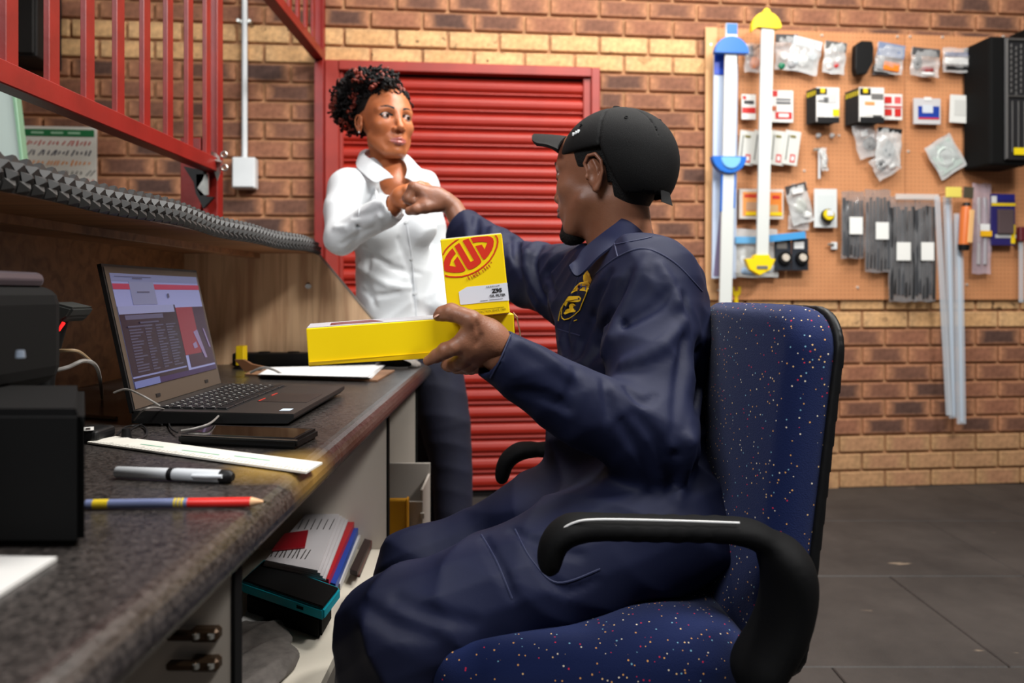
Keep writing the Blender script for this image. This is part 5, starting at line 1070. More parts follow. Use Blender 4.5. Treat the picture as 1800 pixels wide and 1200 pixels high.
armrest(0.865, [(966, 992), (970, 962), (990, 936), (1030, 926), (1150, 928), (1290, 932), (1345, 950), (1380, 988), (1386, 1040), (1368, 1110), (1325, 1180)], [(976, 952), (984, 934), (1008, 918), (1050, 912), (1180, 914), (1300, 918)])
Q = [W(a, b, 0.835) for a, b in ((1315, 922), (1350, 928), (1378, 945))]
armrest(1.42, [(882, 840), (888, 815), (905, 797), (935, 790), (1050, 792), (1150, 795), (1200, 820), (1215, 870), (1200, 960)], None)
for px, py in ((1405, 1020), (1392, 1094)):
    bm = bmesh.new(); cyl(bm, (0, 0, 0), 0.007, 0.006, 0.006, 12, Matrix.Translation(W(px, py, 0.832)) @ Matrix.Rotation(R(90), 4, 'X')); keep(bobj('bolt_head', bm, m_galv, None, True), chair)
bm = bmesh.new(); box(bm, (0.28, 1.13, 0.41), (0.16, 0.07, 0.02), 0.004); box(bm, (0.352, 1.13, 0.47), (0.02, 0.07, 0.14), 0.004); keep(bobj('back_bracket', bm, m_galv), chair)
bm = bmesh.new(); cyl(bm, (0.10, 1.13, 0.25), 0.027, 0.027, 0.26, 16); cyl(bm, (0.10, 1.13, 0.35), 0.016, 0.016, 0.09, 16); keep(bobj('gas_column', bm, m_blk, None, True), chair)
for k in range(5):
    a = R(72*k+20); d_ = Vector((math.cos(a), math.sin(a), 0)); c_ = Vector((0.10, 1.13, 0))
    bm = bmesh.new(); tube(bm, [c_+Vector((0, 0, 0.13)), c_+d_*0.15+Vector((0, 0, 0.11)), c_+d_*0.27+Vector((0, 0, 0.085))], [0.026, 0.022, 0.017], 8); lg = bobj('base_leg', bm, m_blk, None, True); keep(lg, chair)
    bm = bmesh.new(); cyl(bm, (0, 0, 0), 0.028, 0.028, 0.036, 16, Matrix.Translation(c_+d_*0.27+Vector((0, 0, 0.03))) @ Matrix.Rotation(a, 4, 'Z') @ Matrix.Rotation(R(90), 4, 'X')); keep(bobj('castor', bm, m_blkm, None, True), lg)
# ================================================================ heads and hands
def head_sdf(fem, neck_to, neck_r, es=1.0, fl=0.3, nz=0.0, md=0.0, mw=1.0):
    S = SDF()
    S.add(s_ell((-0.012, 0, 0.030), (0.092, 0.073, 0.078)))
    S.add(s_ell((0.020, 0, 0.000), (0.068, 0.061, 0.085)), 0.02)
    S.add(s_ell((0.028, 0, -0.060), (0.050, 0.047 if fem else 0.050, 0.048)), 0.03)
    S.add(s_ell((0.062, 0, -0.097), (0.020, 0.018 if fem else 0.022, 0.015)), 0.022)
    for s in (-1, 1):
        S.add(s_cap((0.020, s*0.052, -0.052), (0.056, s*0.024, -0.094), 0.013, 0.012), 0.022)            # jaw line
        S.add(s_ell((0.052, s*0.039, -0.024), (0.022, 0.020, 0.018)), 0.02)                                 # cheek
        S.add(s_cap((0.075, s*0.012, 0.020), (0.060, s*0.045, 0.019), 0.009, 0.008), 0.014)                 # brow
        S.sub(s_ell((0.088, s*0.031, 0.001), (0.015, 0.019, 0.0115)), 0.010)                                # socket
    S.add(s_chain([(0.080, 0, 0.012), (0.092-nz*.6, 0, -0.014), (0.102-nz, 0, -0.033)], [0.0075, 0.0075, 0.0090]), 0.012)
    S.add(s_ell((0.102-nz, 0, -0.036), (0.0105, 0.0095, 0.0085)), 0.006)
    for s in (-1, 1):
        S.add(s_ell((0.091-nz*.8, s*0.0125, -0.039), (0.010, 0.0072, 0.0072)), 0.006)
        S.sub(s_ell((0.098-nz, s*0.0065, -0.0455), (0.0055, 0.0034, 0.0030)), 0.003)
    S.add(s_ell((0.070, 0, -0.064-md*0.6), (0.021, 0.026, 0.020)), 0.016)
    for s in (-1, 1): S.add(s_cap((0.0905, s*0.003*mw, -0.0585-md), (0.080, s*0.021*mw, -0.0635-md), 0.0052, 0.0022), 0.004)
    for s in (-1, 1): S.add(s_cap((0.0895, s*0.004*mw, -0.0700-md), (0.080, s*0.018*mw, -0.0655-md), 0.0064, 0.0025), 0.004)
    S.sub(s_chain([(0.082, -0.023*mw, -0.0625-md), (0.0955, -0.009*mw, -0.0640-md), (0.0965, 0, -0.0643-md), (0.0955, 0.009*mw, -0.0640-md), (0.082, 0.023*mw, -0.0625-md)], [0.0012, 0.0016, 0.0018, 0.0016, 0.0012]), 0.0025)
    S.sub(s_cap((0.090, -0.010, -0.080-md), (0.090, 0.010, -0.080-md), 0.004, 0.004), 0.010)
    for s in (-1, 1):                                                                                        # lids round the eyeball
        ey = Vector((0.0665, s*0.032, -0.001))
        up_arc = [ey+Vector((math.cos(t)*0.0125-0.000, 0, 0)).xyz*0 for t in (0,)]
        arc = lambda z0, zz, n=7: [ey+Vector((math.sqrt(max(0, 0.0131**2-(y_)**2-(zc)**2)), y_, zc)) for y_, zc in [(-0.0115+0.023*i/(n-1), z0+zz*math.cos(math.pi*(i/(n-1)-0.5))) for i in range(n)]]
        S.add(s_chain(arc(0.0005, 0.0055), [0.0016]*7), 0.0035); S.add(s_chain(arc(-0.0008, -0.0040), [0.0014]*7), 0.0035)
        # ear
        e0 = Vector((-0.010, s*0.074, -0.010)); o = lambda x, z, y=0.0: e0+Vector((x*es, s*(y*es-fl*x*es-(0.008 if fl < 0 else 0)*0), z*es))
        S.add(s_ell(o(-0.001, 0.000, 0.000), (0.016*es, 0.006*es, 0.028*es), (0, 8, -s*R(1)*0+s*53*fl)), 0.005)
        hel = [o(0.010, 0.002, 0.003), o(0.014, 0.018, 0.004), o(0.006, 0.030, 0.007), (o(-0.008, 0.031, 0.010)), o(-0.018, 0.018, 0.012), o(-0.019, 0.000, 0.011), o(-0.013, -0.016, 0.008), o(-0.004, -0.028, 0.004)]
        S.add(s_chain(hel, [v*es for v in (0.0030, 0.0030, 0.0031, 0.0033, 0.0034, 0.0034, 0.0036, 0.0062)]), 0.004)
        S.add(s_chain([o(-0.002, 0.022, 0.006), o(-0.010, 0.006, 0.008), o(-0.006, -0.012, 0.006)], [0.0024, 0.0026, 0.0024]), 0.004)
        S.sub(s_ell(o(0.001, -0.004, 0.009), (0.0085*es, 0.007*es, 0.012*es), (0, 0, 0)), 0.003); S.sub(s_ell(o(-0.012, 0.010, 0.014), (0.0035*es, 0.004*es, 0.012*es), (0, 15, 0)), 0.003)
        S.add(s_ell(o(0.011, -0.006, 0.004), (0.003, 0.004, 0.005)), 0.003)
    S.add(s_cap((-0.022, 0, -0.055), neck_to, neck_r*0.97, neck_r*1.06), 0.022)
    return S
def finger(S, pts, rs, k=0.004):
    S.add(s_chain(pts, rs), k)
    for p, r in zip(pts[1:-1], rs[1:-1]): S.add(s_ell(p, (r*1.10,)*3), 0.004)
def head_eyes(parent, M, look, iris=(46, 26, 16), fw=0.0):
    for s in (-1, 1):
        c = Vector((0.0662+fw, s*0.032, -0.001)); bm = bmesh.new(); bmesh.ops.create_uvsphere(bm, u_segments=24, v_segments=16, radius=0.0122)
        for v in bm.verts: v.co = M @ (v.co+c)
        e = keep(bobj('eye', bm, mat('eye_white', (206, 196, 190), 0.45, spec=0.3), None, True), parent)
        d = Vector(look).normalized()
        for nm, rr_, off, m in (('iris', 0.0060, 0.0124, mat('iris_brown', iris, 0.6, spec=0.1)), ('pupil', 0.0028, 0.0132, mat('pupil_black', (6, 5, 5), 0.3, spec=0.2))):
            bm = bmesh.new(); cyl(bm, (0, 0, off-0.0004), rr_, rr_*0.9, 0.0012, 20, Matrix.Translation(c) @ d.to_track_quat('Z', 'Y').to_matrix().to_4x4()); bmesh.ops.transform(bm, matrix=M, verts=bm.verts); keep(bobj(nm, bm, m, None, False), e)
def mat_by_region(me, rules, Mi):
    """material index of each face from where its middle lies in the head's own frame"""
    n = len(me.polygons); c = np.zeros(n*3); me.polygons.foreach_get('center', c); c = xf(c.reshape(-1, 3), Mi); idx = np.zeros(n, dtype=np.int32)
    for i, f in rules: idx[f(c)] = i
    me.polygons.foreach_set('material_index', idx)
def skin_mat(name, a, b_, rough=0.42):
    m = mat(name, a, rough, noise=14, amt=0, rgb2=b_, bump=0.12, bscale=420, spec=0.5); b = m.node_tree.nodes['Principled BSDF']
    b.inputs['Subsurface Weight'].default_value = 0.12; b.inputs['Subsurface Radius'].default_value = (0.010, 0.004, 0.002); b.inputs['Subsurface Scale'].default_value = 0.6
    return m
m_skw = skin_mat('skin_brown', (188, 114, 72), (170, 96, 56), 0.42); m_skm = skin_mat('skin_dark_brown', (146, 98, 74), (126, 80, 58), 0.46)
m_lip = mat('lips_rose', (168, 92, 84), 0.3); m_lipm = mat('lips_brown', (96, 54, 46), 0.4)
m_brow = mat('brow_black', (20, 14, 12), 0.7); m_hair = mat('hair_black', (9, 8, 8), 0.6, bump=0.8, bscale=500, spec=0.3); m_nail = mat('nail', (206, 160, 140), 0.3)
def ribbon(name, A, B, th, m, parent, n=6, rows=5, bulge=0.0):
    """curved cloth strip between two splines"""
    A_, B_ = spline(A, n), spline(B, n); bm = bmesh.new(); g = []
    for i in range(len(A_)):
        g.append([bm.verts.new(A_[i].lerp(B_[i], k/rows)+Vector((0, 0, bulge*math.sin(math.pi*k/rows)))) for k in range(rows+1)])
    for i in range(len(A_)-1):
        for k in range(rows): bm.faces.new((g[i][k], g[i+1][k], g[i+1][k+1], g[i][k+1]))
    bmesh.ops.recalc_face_normals(bm, faces=bm.faces); bmesh.ops.solidify(bm, geom=bm.faces[:], thickness=th)
    o = bobj(name, bm, m, None, True); return keep(o, parent) if parent else o
def seam(S, name, pts, r, m, parent, y0=0.6, n=5, off=0.0):
    """stitched seam laid on a surface along its line of sight"""
    px = spline([Vector((a, b, 0)) for a, b in pts], n); P = [S.hit(p.x, p.y, y0) for p in px]; P = [p for p in P if p is not None]
    if len(P) < 2: return None
    P = [p+Vector((0, -off, 0)) for p in P]; bm = bmesh.new(); tube(bm, P, r, 6); return keep(bobj(name, bm, m, None, True), parent)
def crease(S, pts, r, k, y0=0.6, mode='sub', sink=0.0, n=3):
    q_ = spline([Vector((a, b, 0)) for a, b in pts], max(2, 7//len(pts))); P = [S.hit(v.x, v.y, y0) for v in q_]; P = [p for p in P if p is not None]
    P = [p for i, p in enumerate(P) if i == 0 or (p-P[i-1]).length < 0.06]
    if len(P) < 2: return
    if mode == 'sub': r *= 1.0; k *= 0.6
    else: k *= 0.62
    vw = [(p-Vector((0, 0, CZ))).normalized() for p in P]; P = [p+v*(sink if mode == 'add' else -r*0.40) for p, v in zip(P, vw)]
    rs = [r*(0.45+0.55*math.sin(math.pi*(i+0.5)/len(P))) for i in range(len(P))]
    (S.add if mode == 'add' else S.sub)(s_chain(P, rs), k)

# ================================================================ the seated man
man = thing('person', 'man in navy coverall and black cap sitting sideways, bumping fists and holding yellow boxes', 'person', (0.15, 1.2, 0))
m_nav = mat('navy_twill', (18, 23, 49), 0.66, noise=7, amt=0.10, bump=0.05, bscale=900, spec=0.22); m_navs = mat('navy_stitch', (24, 31, 64), 0.7)
HM = Matrix.Translation((0.169, 1.370, 1.150)) @ Matrix.Rotation(R(152), 4, 'Z') @ Matrix.Rotation(R(3), 4, 'Y'); HMi = HM.inverted()
NB = Vector((0.205, 1.372, 0.985))
SL, SR = W(1140, 505, 1.215), W(1010, 500, 1.52)
EL, CL = W(1140, 765, 1.065), W(872, 622, 0.985)
ER, CR = W(902, 476, 1.68), W(815, 404, 1.80)
# clothing
G = SDF()
G.add(s_ell((0.222, 1.362, 0.845), (0.138, 0.188, 0.175), (0, 0, 15)))
G.add(s_cap(SL+Vector((0, .01, 0.005)), SR, 0.082, 0.08), 0.05)
G.add(s_ell((0.235, 1.35, 0.955), (0.10, 0.13, 0.07), (0, 0, 15)), 0.05)
G.add(s_ell((0.205, 1.30, 0.67), (0.145, 0.172, 0.15), (0, 0, 10)), 0.06)
G.add(s_ell((0.215, 1.20, 0.575), (0.150, 0.185, 0.10)), 0.06)
KL, KR = Vector((-0.150, 0.975, 0.480)), Vector((-0.155, 1.265, 0.452))
G.add(s_cap((0.21, 1.10, 0.585), KL, 0.098, 0.078), 0.05); G.add(s_cap((0.20, 1.29, 0.560), KR, 0.090, 0.074), 0.05)
G.add(s_cap(KL, (-0.195, 0.965, 0.13), 0.078, 0.062), 0.03); G.add(s_cap(KR, (-0.20, 1.28, 0.13), 0.078, 0.062), 0.03)
G.add(s_ell((0.05, 1.25, 0.575), (0.09, 0.10, 0.05), (0, -14, 0)), 0.05)
ML = CL.lerp(EL, 0.52)+Vector((0.0, 0, -0.012))
G.add(s_chain([SL, SL.lerp(EL, 0.55)+Vector((0, 0.0, 0)), EL], [0.080, 0.070, 0.068]), 0.035)
G.add(s_chain([EL, ML, CL], [0.066, 0.058, 0.041]), 0.028)
G.add(s_chain([SR, ER, CR], [0.082, 0.074, 0.056]), 0.03)
G.disp(folds(0.0050, 9, (0.45, 0.35, 1), 0.5, 2, 2.2)); G.disp(folds(0.0040, 12, (0.8, -0.4, 0.5), 0.7, 5, 2.2)); G.disp(folds(0.0016, 26, (-0.4, 0.5, 0.8), 0.8, 9, 2.0))
# cut cuffs, neck hole, trouser hems
dL_ = (CL-ML).normalized(); G.cut(s_plane(CL+dL_*0.006, dL_), 0.004); dR_ = (CR-ER).normalized()
G.ops.pop()
def cap_plane(c, d, near, r):    # a plane that only acts near its cuff
    c = A3(c); d = A3(d)
    def f(p):
        q = p-c; a = q @ d; return np.where((q*q).sum(1) < r*r, a, -1.0).astype(f32)
    return f
G.cut(cap_plane(CL+dL_*0.004, dL_, 0, 0.11), 0.004); G.cut(cap_plane(CR+dR_*0.006, dR_, 0, 0.14), 0.004)
G.sub(s_cap(CL+dL_*0.004, CL+dL_*0.06, 0.030), 0.003); G.sub(s_cap(CR-dR_*0.012, CR+dR_*0.08, 0.043), 0.003)
nd = (HM @ Vector((-0.022, 0, -0.055))-NB).normalized()
G.sub(s_cap(NB+nd*0.03, NB+nd*0.2, 0.062, 0.075), 0.012)
for pts, r, k in (
    ([(1013, 650), (1011, 678), (1003, 706), (994, 716)], 0.011, 0.014), ([(1064, 668), (1070, 694), (1074, 722), (1070, 738)], 0.010, 0.012),
    ([(1104, 682), (1122, 698), (1140, 704), (1152, 694)], 0.009, 0.012), ([(1050, 606), (1064, 570), (1090, 520), (1108, 480)], 0.010, 0.02),
    ([(1030, 640), (1050, 612), (1100, 566), (1150, 540), (1190, 500)], 0.009, 0.02), ([(1205, 520), (1212, 580), (1208, 650), (1200, 720), (1192, 800)], 0.016, 0.02),
    ([(1118, 730), (1150, 770), (1170, 820), (1190, 850)], 0.010, 0.02), ([(1095, 745), (1130, 800), (1150, 860)], 0.010, 0.02),
    ([(915, 690), (960, 700), (1000, 720)], 0.008, 0.016),
    ([(1230, 620), (1238, 700), (1230, 780)], 0.010, 0.02), ([(1010, 500), (1000, 545), (990, 590), (1000, 620)], 0.009, 0.016),
    ([(1040, 560), (1020, 600), (1010, 640)], 0.010, 0.016), ([(1070, 480), (1050, 520), (1042, 560)], 0.008, 0.015)):
    crease(G, pts, r, k, 0.6)
for pts, r, k in (
    ([(1096, 640), (1130, 628), (1165, 606), (1200, 566)], 0.010, 0.022), ([(1202, 566), (1200, 640), (1192, 710), (1182, 780)], 0.011, 0.022),
    ([(1140, 450), (1120, 500), (1090, 560), (1062, 620)], 0.009, 0.025), ([(1160, 470), (1180, 510), (1196, 550)], 0.009, 0.025),
    ([(915, 604), (945, 620), (975, 640), (1004, 664)], 0.008, 0.02),
    ([(1235, 640), (1222, 730), (1205, 820), (1190, 880)], 0.009, 0.02)):
    crease(G, pts, r, k, 0.6, 'add', 0.002)
for pts, r, k in (([(838, 380), (832, 420), (826, 470)], 0.013, 0.016), ([(912, 402), (905, 440), (915, 480)], 0.012, 0.016), ([(950, 430), (935, 460), (945, 510), (970, 540)], 0.012, 0.016), ([(985, 455), (960, 480), (975, 520)], 0.010, 0.014)):
    crease(G, pts, r, k, 1.15)
for pts, r in (([(872, 380), (862, 430), (870, 480)], 0.010), ([(930, 420), (925, 470), (950, 520)], 0.009)): crease(G, pts, r, 0.02, 1.15, 'add', 0.002)
for pts, r, k in (([(850, 945), (880, 1000), (900, 1050)], 0.008, 0.012), ([(700, 1050), (760, 1080), (830, 1095)], 0.010, 0.02), ([(640, 1060), (700, 1100), (760, 1120)], 0.010, 0.02), ([(930, 960), (960, 1010), (1000, 1040), (1050, 1020)], 0.007, 0.012), ([(900, 930), (960, 960), (1020, 975)], 0.008, 0.015)):
    crease(G, pts, r, k, 0.6)
cov = sobj('coverall', G, (-0.38, 0.80, 0.06), (0.46, 2.0, 1.12), 0.0043, m_nav, man)
seam(G, 'yoke_seam', [(1044, 484), (1085, 452), (1132, 437), (1185, 461), (1234, 512)], 0.0016, m_navs, cov, 0.9, 8)
seam(G, 'shoulder_seam', [(1080, 428), (1084, 446), (1086, 452)], 0.0014, m_navs, cov, 0.9); seam(G, 'shoulder_flap', [(1080, 430), (1130, 420), (1146, 416)], 0.0014, m_navs, cov, 0.9)
seam(G, 'pocket_seam', [(966, 574), (992, 582), (1020, 590)], 0.0016, m_navs, cov, 0.9)
seam(G, 'cuff_seam', [(898, 588), (880, 630), (862, 664)], 0.0012, m_navs, cov, 0.7, 6); seam(G, 'trouser_pocket_seam', [(846, 940), (872, 985), (900, 1052)], 0.0016, m_navs, cov, 0.6, 8)
seam(G, 'trouser_pocket_seam', [(905, 930), (935, 985), (980, 1024), (1055, 1000)], 0.0016, m_navs, cov, 0.6, 8)
# collar
ca = [W(1012, 456, 1.245), W(1024, 438, 1.250), W(1050, 416, 1.262), W(1078, 395, 1.285), W(1106, 376, 1.325), W(1141, 374, 1.390), W(1120, 380, 1.455), W(1075, 396, 1.475), W(1040, 420, 1.46), W(1012, 446, 1.42)]
cbm = [W(1000, 466, 1.215), W(1016, 484, 1.205), W(1052, 450, 1.205), W(1082, 428, 1.225), W(1116, 408, 1.285), W(1148, 414, 1.375), W(1140, 420, 1.49), W(1080, 430, 1.53), W(1030, 450, 1.51), W(1000, 476, 1.45)]
ribbon('collar', ca, cbm, 0.0035, m_nav, man, 8, 6, 0.0)
seam(G, 'collar_placket', [(1018, 486), (1000, 530), (985, 560)], 0.002, m_navs, cov, 0.9)
# skin: one body under the clothes
B1 = head_sdf(False, HMi @ (NB-nd*0.05), 0.060, 1.02, -0.12, 0.012)
hv, hq = surface(B1, (-0.13, -0.10, -0.26), (0.135, 0.10, 0.125), 0.0021); hv = xf(hv, HM)
T = SDF(); T.add(s_ell((0.222, 1.362, 0.845), (0.11, 0.16, 0.15), (0, 0, 15))); T.add(s_cap(SL+Vector((0, .03, 0)), SR-Vector((0, .03, 0)), 0.05), 0.05); T.add(s_ell((0.205, 1.28, 0.64), (0.115, 0.14, 0.15)), 0.05)
T.add(s_cap(NB-nd*0.06, NB+nd*0.01, 0.058, 0.052), 0.03)
T.add(s_cap((0.21, 1.10, 0.585), KL, 0.07, 0.055), 0.05); T.add(s_cap((0.20, 1.30, 0.580), KR, 0.07, 0.055), 0.05); T.add(s_cap(KL, (-0.195, 0.965, 0.09), 0.052, 0.036), 0.03); T.add(s_cap(KR, (-0.20, 1.28, 0.09), 0.052, 0.036), 0.03)
T.add(s_chain([SL, EL, CL], [0.05, 0.042, 0.024]), 0.02); T.add(s_chain([SR, ER, CR], [0.05, 0.042, 0.028]), 0.02)
tv, tq = surface(T, (-0.32, 0.85, 0.03), (0.42, 1.95, 1.08), 0.0095)
# left hand round the long box
H1 = SDF()
wr = CL+dL_*(-0.01)
H1.add(s_chain([wr+dL_*-0.02, W(868, 604, 0.985), W(850, 594, 0.975)], [0.022, 0.0225, 0.024]))
imcp, mmcp, rmcp, pmcp = W(817, 601, 0.962), W(826, 617, 0.968), W(838, 626, 0.985), W(848, 632, 1.003)
cmc = W(852, 583, 0.972)
for q_, r_ in ((imcp, 0.0135), (mmcp, 0.0135), (rmcp, 0.0125), (pmcp, 0.0115)): H1.add(s_cap(W(862, 600, 0.98), q_, 0.020, r_), 0.012)
H1.add(s_chain([cmc, W(838, 572, 0.962), W(828, 562, 0.955)], [0.017, 0.0155, 0.0125]), 0.014)
H1.add(s_cap(W(832, 574, 0.960), imcp, 0.009, 0.010), 0.012)
finger(H1, [W(829, 563, 0.955), W(812, 555, 0.957), W(793, 549, 0.962), W(778, 551, 0.966), W(769, 556, 0.968)], [0.0120, 0.0102, 0.0112, 0.0090, 0.0062], 0.005)
finger(H1, [imcp, W(799, 610, 0.958), W(783, 616, 0.962), W(768, 625, 0.968), W(752, 634, 0.974)], [0.0125, 0.0098, 0.0098, 0.0082, 0.0066], 0.004)
finger(H1, [mmcp, W(812, 634, 0.980), W(800, 639, 0.995), W(790, 641, 1.012), W(783, 642, 1.035)], [0.0125, 0.0100, 0.0098, 0.0088, 0.0070], 0.003)
finger(H1, [rmcp, W(824, 641, 1.000), W(812, 644, 1.018), W(803, 645, 1.036), W(797, 646, 1.055)], [0.0118, 0.0096, 0.0093, 0.0084, 0.0068], 0.003)
finger(H1, [pmcp, W(838, 644, 1.018), W(828, 647, 1.036), W(820, 648, 1.050), W(814, 648, 1.064)], [0.0105, 0.0085, 0.0082, 0.0074, 0.0060], 0.003)
for a_, b_ in (((838, 566), (842, 588)), ((846, 590), (838, 606))): crease(H1, [a_, b_], 0.003, 0.006, 0.8)
c1 = W(815, 600, 0.99); v1, q1 = surface(H1, c1-Vector((.085, .07, .075)), c1+Vector((.085, .10, .075)), 0.0019)
# right fist
H2 = SDF(); wr2 = CR+dR_*(-0.01)
H2.add(s_chain([wr2, W(796, 364, 1.805), W(782, 354, 1.80), W(766, 347, 1.80)], [0.029, 0.024, 0.025, 0.026]))
mc = [W(729, 330, 1.785), W(726, 329, 1.81), W(726, 331, 1.835), W(729, 335, 1.857)]
for q_, r_ in zip(mc, (0.0145, 0.014, 0.013, 0.012)): H2.add(s_cap(W(768, 350, 1.805), q_, 0.022, r_), 0.012)
for q_, d2, r_ in zip(mc, (0, 1, 2, 3), (0.0125, 0.0125, 0.0118, 0.0105)):
    finger(H2, [q_, q_+Vector((-0.014, 0.002, -0.026)), q_+Vector((0.008, 0.004, -0.036)), q_+Vector((0.026, 0.003, -0.030))], [r_, r_*0.95, r_*0.85, r_*0.75], 0.002)
finger(H2, [W(768, 360, 1.79), W(748, 364, 1.775), W(732, 368, 1.768), W(719, 371, 1.775)], [0.018, 0.0145, 0.0125, 0.0105], 0.008)
H2.add(s_cap(W(752, 350, 1.79), W(745, 360, 1.785), 0.020, 0.016), 0.014)
c2 = W(755, 352, 1.82); v2, q2 = surface(H2, c2-Vector((.085, .075, .07)), c2+Vector((.10, .085, .06)), 0.0024)
me = np_mesh('body', [(hv, hq), (tv, tq), (v1, q1), (v2, q2)])
me.materials.append(m_skm); me.materials.append(m_lipm); me.materials.append(m_nail)
Ma = np.array(HMi)
hn = lambda c: (np.abs(c[:, 0]) < 0.2) & (np.abs(c[:, 1]) < 0.2) & (np.abs(c[:, 2]) < 0.2)
mat_by_region(me, [(1, lambda c: hn(c) & (c[:, 0] > 0.078) & (np.abs(c[:, 1]) < 0.02) & (c[:, 2] > -0.0765) & (c[:, 2] < -0.0545))], Ma)
body = finish('body', me, None, smooth=True); keep(body, man)
head_eyes(man, HM, (1, 0.1, -0.02))
for p_, d_, nm in ((W(769, 553.5, 0.9600), Vector((-0.5, -0.2, 0.75)), 'thumbnail'),):
    bm = bmesh.new(); bmesh.ops.create_uvsphere(bm, u_segments=12, v_segments=8, radius=1); bmesh.ops.transform(bm, matrix=Matrix.Translation(p_) @ d_.to_track_quat('Z', 'Y').to_matrix().to_4x4() @ Matrix.Diagonal((0.0052, 0.0062, 0.0014, 1)), verts=bm.verts); keep(bobj(nm, bm, m_nail, None, True), body)
# short hair, goatee, brows
Hh = SDF(); Hh.add(s_ell((-0.014, 0, 0.026), (0.0945, 0.0765, 0.080))); Hh.add(s_ell((-0.045, 0, -0.035), (0.048, 0.058, 0.050)), 0.03)
Hh.cut(s_plane((0.022, 0, 0), (1, 0, -0.25)), 0.004); Hh.cut(lambda p: np.where(p[:, 0] > -0.030, -(p[:, 2]-0.004), -(p[:, 2]+0.070)).astype(f32), 0.004)
hv2, hq2 = surface(Hh, (-0.13, -0.10, -0.12), (0.10, 0.10, 0.13), 0.0026); keep(finish('hair', np_mesh('hair', [(xf(hv2, HM), hq2)]), m_hair, smooth=True), man)
Hb = SDF(); Hb.add(s_ell((0.064, 0, -0.108), (0.023, 0.022, 0.018))); Hb.add(s_cap((0.076, 0.0, -0.082), (0.074, 0, -0.105), 0.010, 0.018), 0.01)
for s in (-1, 1): Hb.add(s_cap((0.052, s*0.028, -0.094), (0.062, s*0.014, -0.108), 0.008, 0.013), 0.01)
Hb.disp(lambda p: (0.0012*np.sin(p[:, 0]*900)*np.sin(p[:, 1]*820)*np.sin(p[:, 2]*700)).astype(f32))
hv2, hq2 = surface(Hb, (0.02, -0.05, -0.14), (0.11, 0.05, -0.05), 0.0016); keep(finish('goatee', np_mesh('goatee', [(xf(hv2, HM), hq2)]), m_hair, smooth=True), man)
for s in (-1, 1):
    bm = bmesh.new(); tube(bm, [HM @ Vector(p) for p in ((0.0835, s*0.012, 0.020), (0.081, s*0.028, 0.026), (0.068, s*0.045, 0.022))], [0.0035, 0.004, 0.002], 8); keep(bobj('eyebrow', bm, m_brow, None, True), man)
# cap
m_cap = mat('cap_black', (9, 9, 10), 0.8, bump=0.3, bscale=900, spec=0.2)
Cp = SDF(); Cp.add(s_ell((-0.028, 0, 0.024), (0.108, 0.089, 0.093))); Cp.add(s_ell((-0.058, 0, -0.002), (0.076, 0.077, 0.082)), 0.03)
Cp.sub(s_ell((-0.026, 0, 0.016), (0.098, 0.079, 0.086)), 0.003); Cp.sub(s_ell((-0.050, 0, -0.02), (0.072, 0.070, 0.085)), 0.003)
Cp.cut(lambda p: ((0.034-0.092*np.clip((-0.028-p[:, 0])/0.035, 0, 1))-p[:, 2]).astype(f32)*0.6, 0.003)
for a_ in range(6):
    an = R(60*a_+30); pl = [Vector((-0.028+0.108*math.cos(t)*math.cos(an), 0.089*math.cos(t)*math.sin(an), 0.024+0.093*math.sin(t))) for t in [R(v) for v in (-30, 0, 20, 40, 60, 75, 88)]]
    Cp.sub(s_chain(pl, [0.0014]*7), 0.003)
cv, cq = surface(Cp, (-0.15, -0.11, -0.10), (0.12, 0.11, 0.15), 0.0026); cap = finish('cap', np_mesh('cap', [(xf(cv, HM), cq)]), m_cap, smooth=True); keep(cap, man)
bm = bmesh.new(); g = []
for i in range(13):
    t = R(-78+156*i/12); row = []
    for k in range(7):
        u = k/6; x = 0.048+(math.cos(t)**0.5)*(0.014+0.070*u); y = math.sin(t)*(0.080-0.010*u); z = 0.080+0.020*u-0.040*(abs(math.sin(t))**1.7)-0.004*u*u
        row.append(bm.verts.new(HM @ Vector((x, y, z))))
    g.append(row)
for i in range(12):
    for k in range(6): bm.faces.new((g[i][k], g[i+1][k], g[i+1][k+1], g[i][k+1]))
bmesh.ops.recalc_face_normals(bm, faces=bm.faces); bmesh.ops.solidify(bm, geom=bm.faces[:], thickness=0.005); keep(bobj('brim', bm, m_cap, None, True), cap)
bm = bmesh.new(); cyl(bm, (0, 0, 0), 0.009, 0.006, 0.006, 14, HM @ Matrix.Translation((-0.032, 0, 0.118)) @ Matrix.Rotation(R(-8), 4, 'Y')); keep(bobj('button', bm, m_cap, None, True), cap)
for a_ in (0, 60, 120):
    an = R(a_+60); t = R(38); p_ = HM @ Vector((-0.028+0.1085*math.cos(t)*math.cos(an), 0.0895*math.cos(t)*math.sin(an), 0.024+0.0935*math.sin(t))); bm = bmesh.new(); c0 = HM @ Vector((-0.018, 0, 0.03)); d_ = (p_-c0).normalized(); q_ = d_.to_track_quat('Z', 'Y').to_matrix().to_4x4()
    tube(bm, [p_+q_.to_3x3() @ Vector((math.cos(x)*0.003, math.sin(x)*0.003, 0)) for x in [i*math.pi/5 for i in range(11)]], 0.0010, 6); keep(bobj('eyelet', bm, m_cap, None, True), cap)
bm = bmesh.new(); a0 = HM @ Vector((-0.120, 0.020, -0.048)); a1 = W(1172, 358, 1.27); u_ = (a1-a0).normalized(); v_ = u_.cross(Vector((0.3, -0.9, 0.2))).normalized()
prism(bm, [a0-v_*0.009, a1-v_*0.011, a1+v_*0.011, a0+v_*0.009], (0, -0.003, 0)); keep(bobj('strap_tail', bm, m_cap), cap)
bm = bmesh.new(); Mn = np.array(HMi)
